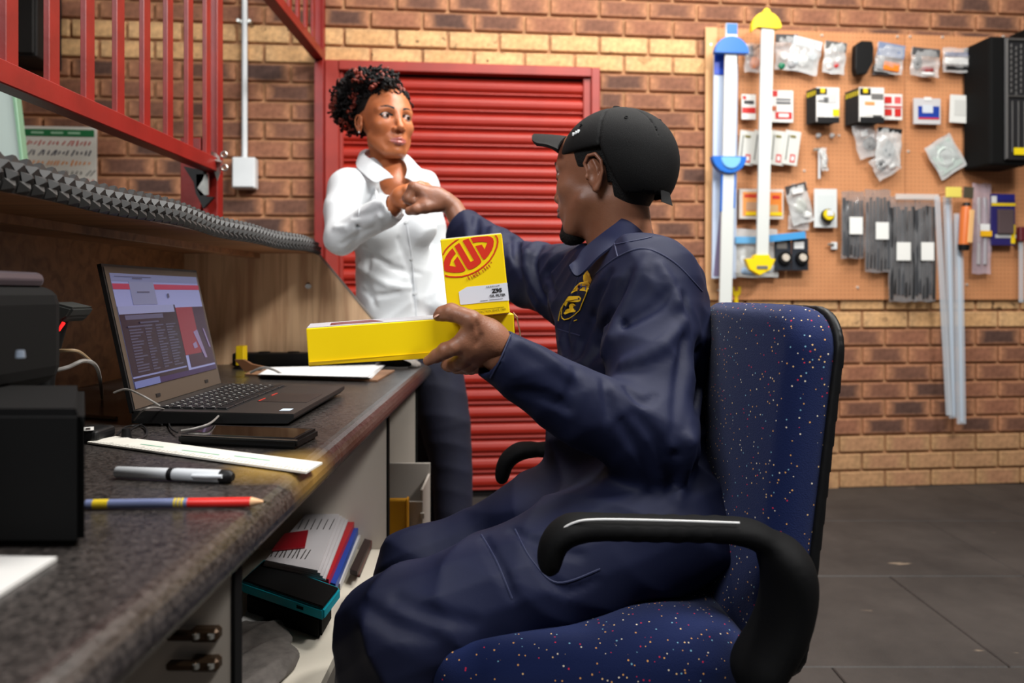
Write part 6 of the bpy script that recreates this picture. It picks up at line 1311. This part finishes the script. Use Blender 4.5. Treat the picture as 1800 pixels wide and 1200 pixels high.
for dx in (0, 5, 9):
    for k in range(200):
        p_ = W(1008+dx, 236-dx*0.55, 1.15+0.0015*k)
        if float(Cp(np.array([list(HMi @ p_)], dtype=f32))[0]) < 0.001: break
    box(bm, p_, (0.0045, 0.002, 0.0062), 0.0005)
keep(bobj('cap_print', bm, m_wht), cap)
# crest embroidered on the chest (outline, band, strip, figure)
m_gold = mat('gold_thread', (252, 204, 30), 0.6, bump=0.4, bscale=900); m_blt = mat('blue_thread', (36, 66, 150), 0.6)
def zp(x, y): return (960+x/10, 460+y/10)
def on_chest(x, y, off=0.0025):
    p = G.hit(*zp(x, y), 0.9); return (p-(p-Vector((0, 0, CZ))).normalized()*off) if p else None
crest = empty('crest', on_chest(560, 600)); keep(crest, cov)
bpy.data.objects.remove(crest)
def patch(name, pts, m, off=0.0022, parent=None, th=0.0012):
    P = [on_chest(a, b, off) for a, b in pts]; P = [p for p in P if p]
    if len(P) < 3: return None
    bm = bmesh.new(); vw = Vector((0.1, 1, 0)).normalized()
    prism(bm, P, vw*th); return keep(bobj(name, bm, m), parent or cov)
def line(name, pts, r, m, parent=None, off=0.002):
    P = [on_chest(a, b, off) for a, b in pts]; P = [p for p in P if p]
    if len(P) < 2: return None
    bm = bmesh.new(); tube(bm, P, r, 6); return keep(bobj(name, bm, m, None, True), parent or cov)
patch('crest_wing', [(720, 145), (770, 225), (800, 320), (775, 385), (735, 335), (660, 350), (650, 300), (652, 240), (690, 185)], m_gold)
patch('crest_band', [(660, 350), (735, 335), (765, 400), (735, 480), (705, 530), (690, 515), (600, 503), (520, 515), (430, 560), (455, 520), (520, 430), (590, 365)], m_gold)
line('crest_outline', [(740, 470), (690, 600), (640, 720), (590, 850), (500, 935), (400, 1000), (320, 1018), (280, 990), (268, 920), (280, 820), (310, 740)], 0.0010, m_gold)
line('crest_outline', [(215, 1035), (235, 930), (265, 820), (320, 730), (390, 620)], 0.0009, m_gold)
patch('crest_strip', [(395, 605), (580, 600), (615, 640), (600, 690), (560, 705), (400, 705), (345, 785), (318, 760), (345, 690)], m_gold)
patch('crest_strip_text', [(400, 645), (540, 628), (540, 670), (400, 682)], mat('thread_grey', (150, 146, 170), 0.6), 0.0034); patch('crest_strip_hole', [(555, 632), (585, 632), (585, 665), (555, 665)], m_navs, 0.0034)
patch('crest_figure', [(300, 900), (300, 860), (330, 850), (370, 830), (410, 820), (400, 770), (430, 735), (480, 728), (520, 770), (480, 780), (475, 815), (515, 850), (515, 880), (420, 890), (330, 925)], m_gold)
for pts in ([(620, 385), (608, 470)], [(708, 382), (690, 495)], [(616, 432), (700, 436)]): line('crest_letter', pts, 0.0008, m_blt, None, 0.004)
for pts in ([(596, 400), (560, 420), (550, 460), (575, 480)], [(540, 430), (520, 450), (510, 490), (535, 500)], [(548, 440), (525, 460)]): line('crest_letter', pts, 0.0006, mat('thread_red', (170, 70, 60), 0.6), None, 0.004)
line('crest_stitch', [(490, 1040), (540, 1018)], 0.0007, m_gold); line('red_tab', [(70, 1125), (56, 1195)], 0.0008, m_rf)
# shoes
for K_ in ((-0.195, 0.965), (-0.20, 1.28)):
    S = SDF(); S.add(s_ell((K_[0]-0.06, K_[1], 0.045), (0.135, 0.045, 0.045))); S.add(s_cap((K_[0], K_[1], 0.05), (K_[0], K_[1], 0.11), 0.045, 0.048), 0.03); S.cut(s_plane((0, 0, 0.006), (0, 0, -1)), 0.003)
    o = sobj('shoe', S, (K_[0]-0.24, K_[1]-0.07, -0.01), (K_[0]+0.1, K_[1]+0.07, 0.2), 0.006, m_blk, man)

# ================================================================ the standing woman
wom = thing('person', 'woman in white shirt standing by the red door, bumping fists with the man', 'person', (-0.33, 2.2, 0))
m_shirt = mat('white_cotton', (206, 210, 213), 0.8, noise=5, amt=0.01, bump=0.15, bscale=500, sheen=0.2); m_jean = mat('navy_jeans', (14, 16, 38), 0.75, noise=10, amt=0.2, bump=0.2, bscale=500)
WHM = Matrix.Translation((-0.367, 2.156, 1.426)) @ Matrix.Rotation(R(-57), 4, 'Z') @ Matrix.Rotation(R(-2), 4, 'Y'); WHMi = WHM.inverted()
wS = 0.97
wNB = W(688, 296, 2.19)
RS, LS = W(612, 334, 2.10), W(742, 332, 2.26)
RE, RC = W(601, 416, 1.985), W(692, 364, 1.895)
LE, LC = W(766, 440, 2.27), W(778, 535, 2.17)
Q = SDF()
Q.add(s_ell(W(683, 392, 2.18), (0.118, 0.095, 0.135), (0, 0, 25))); Q.add(s_cap(RS, LS, 0.052, 0.052), 0.05); Q.add(s_cap(W(664, 296, 2.17), W(708, 298, 2.21), 0.045), 0.05)
Q.add(s_ell(W(668, 405, 2.10), (0.06, 0.05, 0.055)), 0.03); Q.add(s_ell(W(735, 400, 2.14), (0.055, 0.05, 0.055)), 0.03)
Q.add(s_ell(W(698, 500, 2.19), (0.124, 0.095, 0.15), (0, 0, 20)), 0.06); Q.add(s_ell(W(712, 600, 2.22), (0.142, 0.115, 0.115), (0, 0, 20)), 0.06)
Q.add(s_chain([RS, RS.lerp(RE, .5)+Vector((-0.012, 0, 0)), RE], [0.056, 0.050, 0.046]), 0.03); Q.add(s_chain([RE, RE.lerp(RC, .5), RC], [0.046, 0.044, 0.036]), 0.02)
Q.add(s_chain([LS, LE, LC], [0.052, 0.044, 0.038]), 0.03)
Q.disp(folds(0.0045, 9, (0.6, 0.2, 1), 0.6, 12, 2.0)); Q.disp(folds(0.0030, 15, (-0.6, 0.3, 0.7), 0.6, 15, 2.0))
Q.sub(s_cap(wNB+Vector((0.01, -0.01, -0.005)), WHM @ Vector((-0.03, 0, -0.08)), 0.050, 0.052), 0.01); Q.sub(s_cap(W(707, 325, 2.10), W(698, 290, 2.08), 0.012, 0.035), 0.01)
dw = (RC-RE).normalized(); Q.cut(cap_plane(RC+dw*0.004, dw, 0, 0.09), 0.004); Q.sub(s_cap(RC-dw*0.03, RC+dw*0.08, 0.030), 0.003)
Q.cut(s_plane(W(712, 642, 2.2), (0, 0, -1)), 0.004)
for pts, r, k in (([(628, 340), (632, 380), (628, 420), (612, 440)], 0.008, 0.012), ([(620, 380), (650, 375), (680, 360)], 0.006, 0.012), ([(640, 440), (690, 470), (740, 480)], 0.008, 0.016), ([(620, 500), (660, 520), (700, 515)], 0.008, 0.016), ([(650, 445), (645, 490), (660, 540)], 0.007, 0.016), ([(700, 420), (720, 470), (730, 540)], 0.006, 0.016), ([(745, 350), (752, 420), (760, 500)], 0.008, 0.012), ([(600, 430), (625, 415), (655, 400)], 0.006, 0.012)):
    crease(Q, pts, r, k, 1.5)
for pts, r in (([(630, 470), (680, 500), (720, 505)], 0.007), ([(590, 400), (630, 398), (668, 380)], 0.006), ([(660, 330), (668, 380), (672, 420)], 0.006)): crease(Q, pts, r, 0.018, 1.5, 'add', 0.002)
shirt = sobj('shirt', Q, (-0.62, 1.78, 0.60), (-0.05, 2.40, 1.34), 0.005, m_shirt, wom)
# collar leaves and placket
ribbon('collar', [W(648, 262, 2.16), W(640, 270, 2.12), W(655, 282, 2.09), W(680, 300, 2.065), W(692, 312, 2.06)], [W(632, 268, 2.17), W(626, 290, 2.11), W(640, 306, 2.075), W(655, 318, 2.055), W(664, 320, 2.05)], 0.003, m_shirt, wom, 6, 5, 0.004)
ribbon('collar', [W(700, 274, 2.14), W(712, 285, 2.12), W(716, 298, 2.10), W(712, 312, 2.09)], [W(712, 272, 2.16), W(732, 288, 2.14), W(744, 304, 2.13), W(730, 322, 2.10)], 0.003, m_shirt, wom, 6, 5, 0.003)
ribbon('collar', [W(648, 262, 2.16), W(665, 262, 2.24), W(690, 266, 2.24), W(700, 274, 2.14)], [W(632, 272, 2.17), W(660, 274, 2.27), W(700, 276, 2.27), W(714, 278, 2.16)], 0.003, m_shirt, wom, 6, 4)
m_shs = mat('shirt_seam', (206, 210, 214), 0.8)
seam(Q, 'placket', [(700, 330), (712, 380), (722, 440), (728, 500), (732, 556)], 0.0022, m_shs, shirt, 1.6, 8); seam(Q, 'armhole_seam', [(640, 320), (634, 350), (630, 380)], 0.0016, m_shs, shirt, 1.6, 6); seam(Q, 'cuff_seam', [(678, 345), (681, 362), (688, 380)], 0.0016, m_shs, shirt, 1.6, 6)
for px, py in ((714, 390), (724, 455), (729, 515)):
    p = Q.hit(px, py, 1.6)
    if p: bm = bmesh.new(); cyl(bm, (0, 0, 0), 0.0050, 0.0045, 0.003, 14, Matrix.Translation(p+Vector((0, -0.003, 0))) @ Matrix.Rotation(R(90), 4, 'X')); keep(bobj('button', bm, m_wht, None, True), shirt)
# trousers
J = SDF(); hip = W(718, 625, 2.23)
J.add(s_ell(hip, (0.128, 0.10, 0.11), (0, 0, 20)))
J.add(s_chain([W(762, 650, 2.20), W(782, 740, 2.19), W(794, 820, 2.19), W(802, 1040, 2.19)], [0.088, 0.076, 0.062, 0.050]), 0.03)
J.add(s_chain([W(704, 660, 2.27), W(738, 780, 2.29), W(752, 860, 2.30), W(770, 1020, 2.32)], [0.088, 0.070, 0.060, 0.050]), 0.03)
J.disp(folds(0.0014, 14, (0.2, 0.2, 1), 0.7, 21, 2.0)); J.cut(s_plane((0, 0, 0.085), (0, 0, -1)), 0.004)
sobj('jeans', J, (-0.50, 1.95, 0.05), (0.02, 2.45, 0.90), 0.006, m_jean, wom)
for x_, y_ in ((W(804, 1040, 2.19).x, 2.19), (W(770, 1020, 2.30).x, 2.30)):
    S = SDF(); S.add(s_ell((x_+0.03, y_-0.05, 0.04), (0.045, 0.115, 0.038), (0, 0, 30))); S.add(s_cap((x_, y_, 0.04), (x_, y_, 0.10), 0.04), 0.03); S.cut(s_plane((0, 0, 0.006), (0, 0, -1)), 0.003)
    sobj('shoe', S, (x_-0.09, y_-0.2, -0.01), (x_+0.14, y_+0.08, 0.16), 0.006, m_blk, wom)
# body
wn = WHMi @ (wNB+Vector((0, 0.02, -0.06)))
B2 = head_sdf(True, wn, 0.046, 0.78, 0.10, 0.002, 0.007, 1.12)
wv_, wq_ = surface(B2, (-0.12, -0.10, -0.30), (0.13, 0.10, 0.125), 0.0018); wv_ = xf(wv_, WHM)
T = SDF(); T.add(s_ell(W(686, 390, 2.19), (0.070, 0.045, 0.11), (0, 0, 25))); T.add(s_cap(RS.lerp(LS, .1), LS.lerp(RS, .1), 0.036), 0.04); T.add(s_cap(W(690, 330, 2.15), W(690, 300, 2.17), 0.06, 0.048), 0.03); T.add(s_cap(W(698, 460, 2.18), hip, 0.058), 0.05)
T.add(s_chain([RS, RE, RC], [0.036, 0.032, 0.022]), 0.02); T.add(s_chain([LS, LE, LC, W(777, 572, 2.14)], [0.036, 0.032, 0.022, 0.024]), 0.02)
T.add(s_chain([W(762, 650, 2.20), W(782, 740, 2.19), W(802, 1040, 2.19)], [0.07, 0.055, 0.036]), 0.03); T.add(s_chain([W(704, 660, 2.27), W(738, 780, 2.29), W(770, 1020, 2.32)], [0.07, 0.052, 0.036]), 0.03)
T.sub(s_cap(W(707, 325, 2.06), W(700, 300, 2.04), 0.01), 0.02)
tv, tq = surface(T, (-0.56, 1.85, 0.05), (-0.08, 2.4, 1.34), 0.008)
H3 = SDF(); H3.add(s_chain([RC-dw*0.01, W(698, 352, 1.89), W(708, 344, 1.885)], [0.0235, 0.0215, 0.024]))
wm = [W(716, 334, 1.865), W(727, 328, 1.878), W(739, 326, 1.893), W(750, 328, 1.908)]
for q_, r_ in zip(wm, (0.0135, 0.013, 0.0125, 0.0115)): H3.add(s_cap(W(706, 346, 1.885), q_, 0.020, r_), 0.012)
for q_, r_ in zip(wm, (0.0115, 0.0115, 0.011, 0.010)): finger(H3, [q_, q_+Vector((0.020, -0.004, -0.012)), q_+Vector((0.014, -0.002, -0.032)), q_+Vector((-0.006, 0.006, -0.034))], [r_, r_*.95, r_*.85, r_*.75], 0.002)
finger(H3, [W(704, 356, 1.875), W(712, 360, 1.862), W(724, 356, 1.855)], [0.014, 0.011, 0.009], 0.006)
c3 = W(722, 344, 1.89); v3, q3 = surface(H3, c3-Vector((.075, .06, .06)), c3+Vector((.075, .07, .06)), 0.0024)
H4 = SDF(); hp = W(774, 584, 2.12); H4.add(s_cap(W(777, 562, 2.14), hp, 0.022, 0.026))
for k in range(4): b0 = hp+Vector((-0.024+0.016*k, 0.0, -0.02)); finger(H4, [b0, b0+Vector((0, -0.004, -0.034+abs(k-1.5)*0.004)), b0+Vector((0.0, 0.008, -0.058+abs(k-1.5)*0.006)), b0+Vector((0, 0.02, -0.074+abs(k-1.5)*0.008))], [0.0095, 0.0088, 0.008, 0.0065], 0.003)
finger(H4, [hp+Vector((-0.022, -0.006, 0.01)), hp+Vector((-0.036, -0.016, -0.016)), hp+Vector((-0.034, -0.016, -0.040))], [0.012, 0.010, 0.008], 0.006)
v4, q4 = surface(H4, hp-Vector((.06, .06, .12)), hp+Vector((.06, .06, .07)), 0.003)
me = np_mesh('body', [(wv_, wq_), (tv, tq), (v3, q3), (v4, q4)]); me.materials.append(m_skw); me.materials.append(m_lip); me.materials.append(m_brow)
def lipf(c):
    zl = -0.0615-0.9*np.maximum(np.abs(c[:, 1])-0.006, 0)*0.35; zb = -0.0840+0.9*np.maximum(np.abs(c[:, 1])-0.004, 0)*0.55
    return hn(c) & (c[:, 0] > 0.076) & (np.abs(c[:, 1]) < 0.0235) & (c[:, 2] > zb) & (c[:, 2] < zl)
def browf(c):
    y = np.abs(c[:, 1]); t = (y-0.013)/0.034; zc = 0.0195+0.0065*np.sin(np.clip(t, 0, 1)*2.2); b_ = hn(c) & (c[:, 0] > 0.045) & (t > 0) & (t < 1) & (np.abs(c[:, 2]-zc) < 0.0036*(1-0.6*np.clip(t, 0, 1)))
    dy, dz = (y-0.032)/0.0158, (c[:, 2]-0.0005)/0.0082; r_ = np.sqrt(dy*dy+dz*dz)
    return b_ | (hn(c) & (c[:, 0] > 0.055) & (((r_ > 0.60) & (r_ < 1.15) & (dz > 0.0)) | ((r_ > 0.72) & (r_ < 0.95) & (dy > 0.3))))
mat_by_region(me, [(1, lipf), (2, browf)], np.array(WHMi))
wb_ = finish('body', me, None, smooth=True); keep(wb_, wom)
head_eyes(wom, WHM, (1, 0.20, 0.05), (34, 18, 12), 0.0016)
p = WHM @ Vector((-0.010, -0.079, -0.034)); bm = bmesh.new(); bmesh.ops.create_icosphere(bm, subdivisions=2, radius=0.0042); bmesh.ops.translate(bm, vec=p, verts=bm.verts); keep(bobj('earring', bm, mat('silver', (230, 230, 230), 0.15, 1.0), None, True), wom)
# hair: close-cropped base and a crown of small curls pinned up
Hw = SDF(); Hw.add(s_ell((-0.018, 0, 0.034), (0.0895, 0.0760, 0.0775))); Hw.cut(s_plane((0.062, 0, 0.062), (0.86, 0, -0.5)), 0.006)
Hw.cut(lambda p: np.where(p[:, 0] > -0.022, -(p[:, 2]-0.022), -(p[:, 2]+0.045)).astype(f32), 0.006)
a_, b_ = surface(Hw, (-0.13, -0.10, -0.10), (0.10, 0.10, 0.13), 0.0028); Hv = [(xf(a_, WHM), b_)]
hc = W(628, 182, 2.235); Hu = SDF(); Hu.add(s_ell(hc, (0.066, 0.075, 0.078))); Hu.add(s_ell(W(658, 148, 2.16), (0.070, 0.065, 0.034)), 0.03); a_, b_ = surface(Hu, hc-Vector((.12, .15, .12)), hc+Vector((.2, .12, .14)), 0.005); Hv.append((a_, b_))
hair = finish('hair', np_mesh('hair', Hv), m_hair, smooth=True); keep(hair, wom)
rc = random.Random(11); bmd, bmr = bmesh.new(), bmesh.new()
def curl(bm, p, d, L_, r_, turns):
    d = d.normalized(); u = d.orthogonal().normalized(); v = d.cross(u); ph = rc.uniform(0, 6.28); n = int(9*turns)
    tube(bm, [p+d*(L_*i/n)+(u*math.cos(ph+6.28*turns*i/n)+v*math.sin(ph+6.28*turns*i/n))*r_*(1 if 0 < i < n else 0.5) for i in range(n+1)], 0.0030, 5)
for k in range(1000):
    if k < 800:
        d = Vector((rc.gauss(0, 1), rc.gauss(0, 1), rc.gauss(0, 1))).normalized(); p = hc+Vector((d.x*0.068, d.y*0.077, d.z*0.080))
        if d.x > 0.55 and d.z < 0.2: continue
    else:
        t = rc.uniform(0, 1); d = Vector((rc.gauss(0, .6), rc.gauss(-.3, .7), abs(rc.gauss(.8, .4)))).normalized(); c_ = W(636, 152, 2.14).lerp(W(692, 158, 2.085), t); p = c_+Vector((d.x*0.018, d.y*0.034+0.01, d.z*0.022+0.004))
    if k % 4 == 1:
        d = Vector((rc.gauss(0, .7), rc.gauss(-0.2, .7), abs(rc.gauss(.7, .4)))).normalized(); c_ = W(656, 148, 2.16); p = c_+Vector((d.x*0.070, d.y*0.065, d.z*0.034))
    if k % 6 == 0:
        d = Vector((rc.gauss(0.2, .8), rc.gauss(0, .8), abs(rc.gauss(.7, .5))+0.25)).normalized(); p = WHM @ Vector((-0.018+d.x*0.086, d.y*0.074, 0.036+d.z*0.080)); d = (WHM.to_3x3() @ d)
    tn = d.cross(Vector((rc.gauss(0, 1), rc.gauss(0, 1), rc.gauss(0, 1)))).normalized()*0.8+Vector((0, 0, -0.3))+d*0.35
    curl(bmr if math.sin(p.x*95+p.z*60)*math.sin(p.z*110+1)+rc.uniform(-.4, .4) > 0.42 else bmd, p, tn, rc.uniform(0.016, 0.030), rc.uniform(0.0035, 0.006), rc.uniform(1.2, 2.0))
tag(keep(bobj('curls', bmd, m_hair, None, True), wom), kind='stuff'); tag(keep(bobj('auburn_curls', bmr, mat('hair_auburn', (120, 44, 28), 0.5), None, True), wom), kind='stuff')

# ================================================================ the yellow boxes
m_yb = mat('box_yellow', (254, 216, 4), 0.38, noise=6, amt=0.03); m_brd = mat('box_board', (170, 130, 96), 0.8); m_bred = mat('print_red', (222, 50, 26), 0.42)
LBc = W(538, 577, 0.968); ux = (W(903, 551, 1.020)-LBc); LLEN = ux.length; ux.normalize(); uz0 = Vector((0, 0, 1)); uy = uz0.cross(ux).normalized(); uy = (uy+Vector((0, 0, 0.05))).normalized(); uz = ux.cross(uy).normalized()
LB = thing('carton', 'long flat yellow carton held level in the seated man\'s hand', 'box', LBc)
BMx = Matrix((ux, uy, uz)).transposed().to_4x4(); BMx.translation = LBc
bm = bmesh.new(); HH, DD = 0.0505, 0.062
box(bm, (LLEN/2, DD/2, -HH/2), (LLEN, DD, HH), 0.0012, BMx); keep(bobj('carton_body', bm, m_yb), LB)
bm = bmesh.new(); box(bm, (LLEN/2-0.002, DD/2, 0.0003), (LLEN-0.006, DD-0.002, 0.0008), 0, BMx); keep(bobj('top_face', bm, mat('carton_top_grey', (190, 190, 196), 0.25)), LB)
bm = bmesh.new(); prism(bm, [BMx @ Vector(p) for p in ((0.03, 0.012, 0.0009), (0.10, 0.014, 0.0009), (0.085, 0.05, 0.0009), (0.03, 0.045, 0.0009))], (0, 0, 0.0002)); keep(bobj('top_reflection', bm, mat('print_maroon', (110, 40, 40), 0.3)), LB)  # dark red reflection on the top face, laid on as a flat colour patch
bm = bmesh.new(); prism(bm, [BMx @ Vector(p) for p in ((0.0, -0.0015, -HH+0.006), (LLEN*0.62, -0.002, -HH+0.006), (LLEN*0.66, -0.002, -HH-0.002), (0.10, -0.0005, -HH-0.001), (0.0, -0.0005, -HH+0.002))], (0, 0.004, 0)); keep(bobj('lower_flap', bm, mat('box_yellow_shaded', (232, 188, 6), 0.4)), LB)  # shading of the bulging flap put in as a deeper yellow
bm = bmesh.new(); prism(bm, [BMx @ Vector(p) for p in ((LLEN, 0.002, 0.001), (LLEN+0.006, 0.004, -0.006), (LLEN+0.010, 0.006, -0.03), (LLEN+0.009, 0.006, -0.05), (LLEN+0.0072, 0.006, -0.05), (LLEN+0.0080, 0.006, -0.03), (LLEN+0.0042, 0.004, -0.007), (LLEN, 0.002, -0.0012))], (0, 0.05, 0)); keep(bobj('end_flap', bm, m_brd), LB)
bm = bmesh.new(); box(bm, (LLEN+0.0004, DD/2, -HH/2), (0.001, DD-0.004, HH-0.004), 0, BMx); keep(bobj('open_end', bm, m_blkm), LB)
# upper box
TL, TR, BR_, BL_ = W(776, 421, 0.985), W(884, 410, 0.985), W(898, 549, 0.985), W(788, 561, 0.985)
hx = (TR-TL); WW = hx.length; hx.normalize(); hz = (TL-BL_); HT = hz.length; hz.normalize(); hz = (hz-hx*hz.dot(hx)).normalized(); hy = hz.cross(hx).normalized()
UB = thing('carton', 'upright yellow oil filter carton with red oval print standing on the long carton', 'box', BL_)
UM = Matrix((hx, hy, hz)).transposed().to_4x4(); UM.translation = BL_
bm = bmesh.new(); box(bm, (WW/2, 0.031, HT/2), (WW, 0.062, HT), 0.0010, UM); keep(bobj('carton_body', bm, m_yb), UB)
bm = bmesh.new(); box(bm, (WW/2, 0.031, HT+0.0006), (WW-0.002, 0.060, 0.0012), 0, UM); keep(bobj('top_flap', bm, mat('flap_white', (230, 226, 214), 0.5)), UB)
def uvz(x, y): return 765+x/12, 400+y/12      # from the close-up of the face
def fp(px, py, d=0.0006):                     # pixel -> point on the front face
    o_ = Vector((0, 0, CZ)); dr = Vector(((px-900)/F, 1, (515-py)/F)); t_ = (BL_-o_).dot(hy)/dr.dot(hy); return o_+dr*t_-hy*d
def fpoly(name, pts, m, d=0.0005, conv=uvz):
    P = [fp(*conv(a, b), d) for a, b in pts]; bm = bmesh.new(); prism(bm, P, hy*0.0002); return keep(bobj(name, bm, m), UB)
fpoly('logo_letter', [(365, 430), (390, 470), (435, 545), (395, 590), (340, 670), (300, 800), (440, 826), (390, 710), (470, 606), (635, 880), (630, 905), (600, 925), (520, 945), (400, 950), (300, 940), (220, 925), (192, 905), (180, 820), (178, 730), (200, 670), (230, 600), (290, 510)], m_bred)
fpoly('logo_letter', [(405, 392), (500, 322), (520, 335), (745, 722), (815, 690), (578, 280), (600, 262), (705, 228), (960, 670), (972, 710), (960, 745), (880, 815), (780, 870), (715, 884), (680, 868), (650, 830)], m_bred)
fpoly('logo_letter', [(745, 215), (900, 190), (1100, 178), (1170, 190), (1220, 225), (1236, 290), (1225, 390), (1190, 480), (1120, 590), (1050, 668), (1010, 668), (975, 620), (845, 385), (985, 358), (1045, 458), (1100, 312), (1000, 296), (900, 300), (800, 322)], m_bred)
def arc(name, pts_o, pts_i, m): fpoly(name, pts_o+pts_i[::-1], m)
oo = [(205, 1030), (300, 1050), (430, 1055), (560, 1045), (700, 1010), (820, 960), (930, 900), (1050, 810), (1160, 700), (1250, 560), (1310, 420), (1335, 300), (1325, 220), (1290, 160)]
ii = [(205, 990), (300, 1018), (430, 1025), (560, 1016), (690, 985), (810, 935), (915, 875), (1035, 785), (1140, 680), (1226, 545), (1282, 410), (1303, 300), (1292, 220), (1250, 160)]
for a in range(len(oo)-1): fpoly('logo_ring', [oo[a], oo[a+1], ii[a+1], ii[a]], m_bred)
oo = [(155, 560), (200, 470), (270, 390), (350, 320), (430, 262), (500, 240)]; ii = [(165, 590), (222, 490), (290, 408), (368, 340), (446, 282), (490, 254)]
for a in range(len(oo)-1): fpoly('logo_ring', [oo[a], oo[a+1], ii[a+1], ii[a]], m_bred)
m_lab = mat('label_paper', (226, 228, 236), 0.45); u2 = lambda x, y: (765+x/12, 480+y/12)
fpoly('label', [(497, 395), (670, 290), (1100, 250), (1520, 200), (1560, 575), (1200, 600), (545, 668), (525, 640)], m_lab, 0.0005, u2)
m_ink = mat('ink_black', (24, 22, 22), 0.5)
def ftext(s, x, y, size_px, conv, m, ang=None, xs=1.0, bold=0.0, name='lettering'):
    p = fp(*conv(x, y), 0.0010); d = fp(*conv(x+100, y-(10 if ang is None else ang)), 0.0010)-p; d.normalize(); up2 = hy.cross(d)*-1; up2 = d.cross(hy)*1.0
    if up2.z < 0: up2 = -up2
    M = Matrix((d, up2, d.cross(up2))).transposed().to_4x4(); M.translation = p
    sz = (fp(*conv(x, y))-fp(*conv(x, y-size_px))).length/0.70
    o = text_mesh(name, s, sz, m, None, M, 0.0001, 'LEFT', xs, bold); return keep(o, UB)
ftext('P R E M I U M', 1080, 308, 30, u2, m_ink, 12, 1.12); ftext('Z95', 1202, 412, 78, u2, m_ink, 10, 1.15, 0.00035); ftext('OIL FILTER', 1148, 506, 52, u2, m_ink, 9, 0.95, 0.0001)
ftext('ROTECTION SINCE 1949', 848, 850, 42, u2, mat('ink_brown', (70, 56, 8), 0.5), 12, 0.98)
for i, ch in enumerate('SINCE 1949'):
    t = i/9; pts = [(700, 1092), (762, 1072), (808, 1050), (862, 1020), (922, 985), (975, 950), (1000, 945), (1045, 905), (1092, 872), (1140, 838)]
    if ch != ' ': ftext(ch, *pts[i], 60, uvz, mat('print_rust', (196, 70, 20), 0.5), 42+i*3, 0.72, 0.0003)
fpoly('print_line', [(760, 776), (1450, 708), (1450, 714), (760, 782)], mat('ink_brown', (70, 56, 8), 0.5), 0.0006, u2)
fpoly('print_line', [(950, 582), (1110, 566), (1110, 573), (950, 590)], m_ink, 0.0010, u2); fpoly('print_line', [(1140, 560), (1430, 532), (1430, 537), (1140, 566)], m_ink, 0.0010, u2)
fpoly('registered_mark', [(1165, 730), (1180, 718), (1195, 730), (1190, 745), (1172, 746)], mat('print_rust', (196, 70, 20), 0.5), 0.0006)
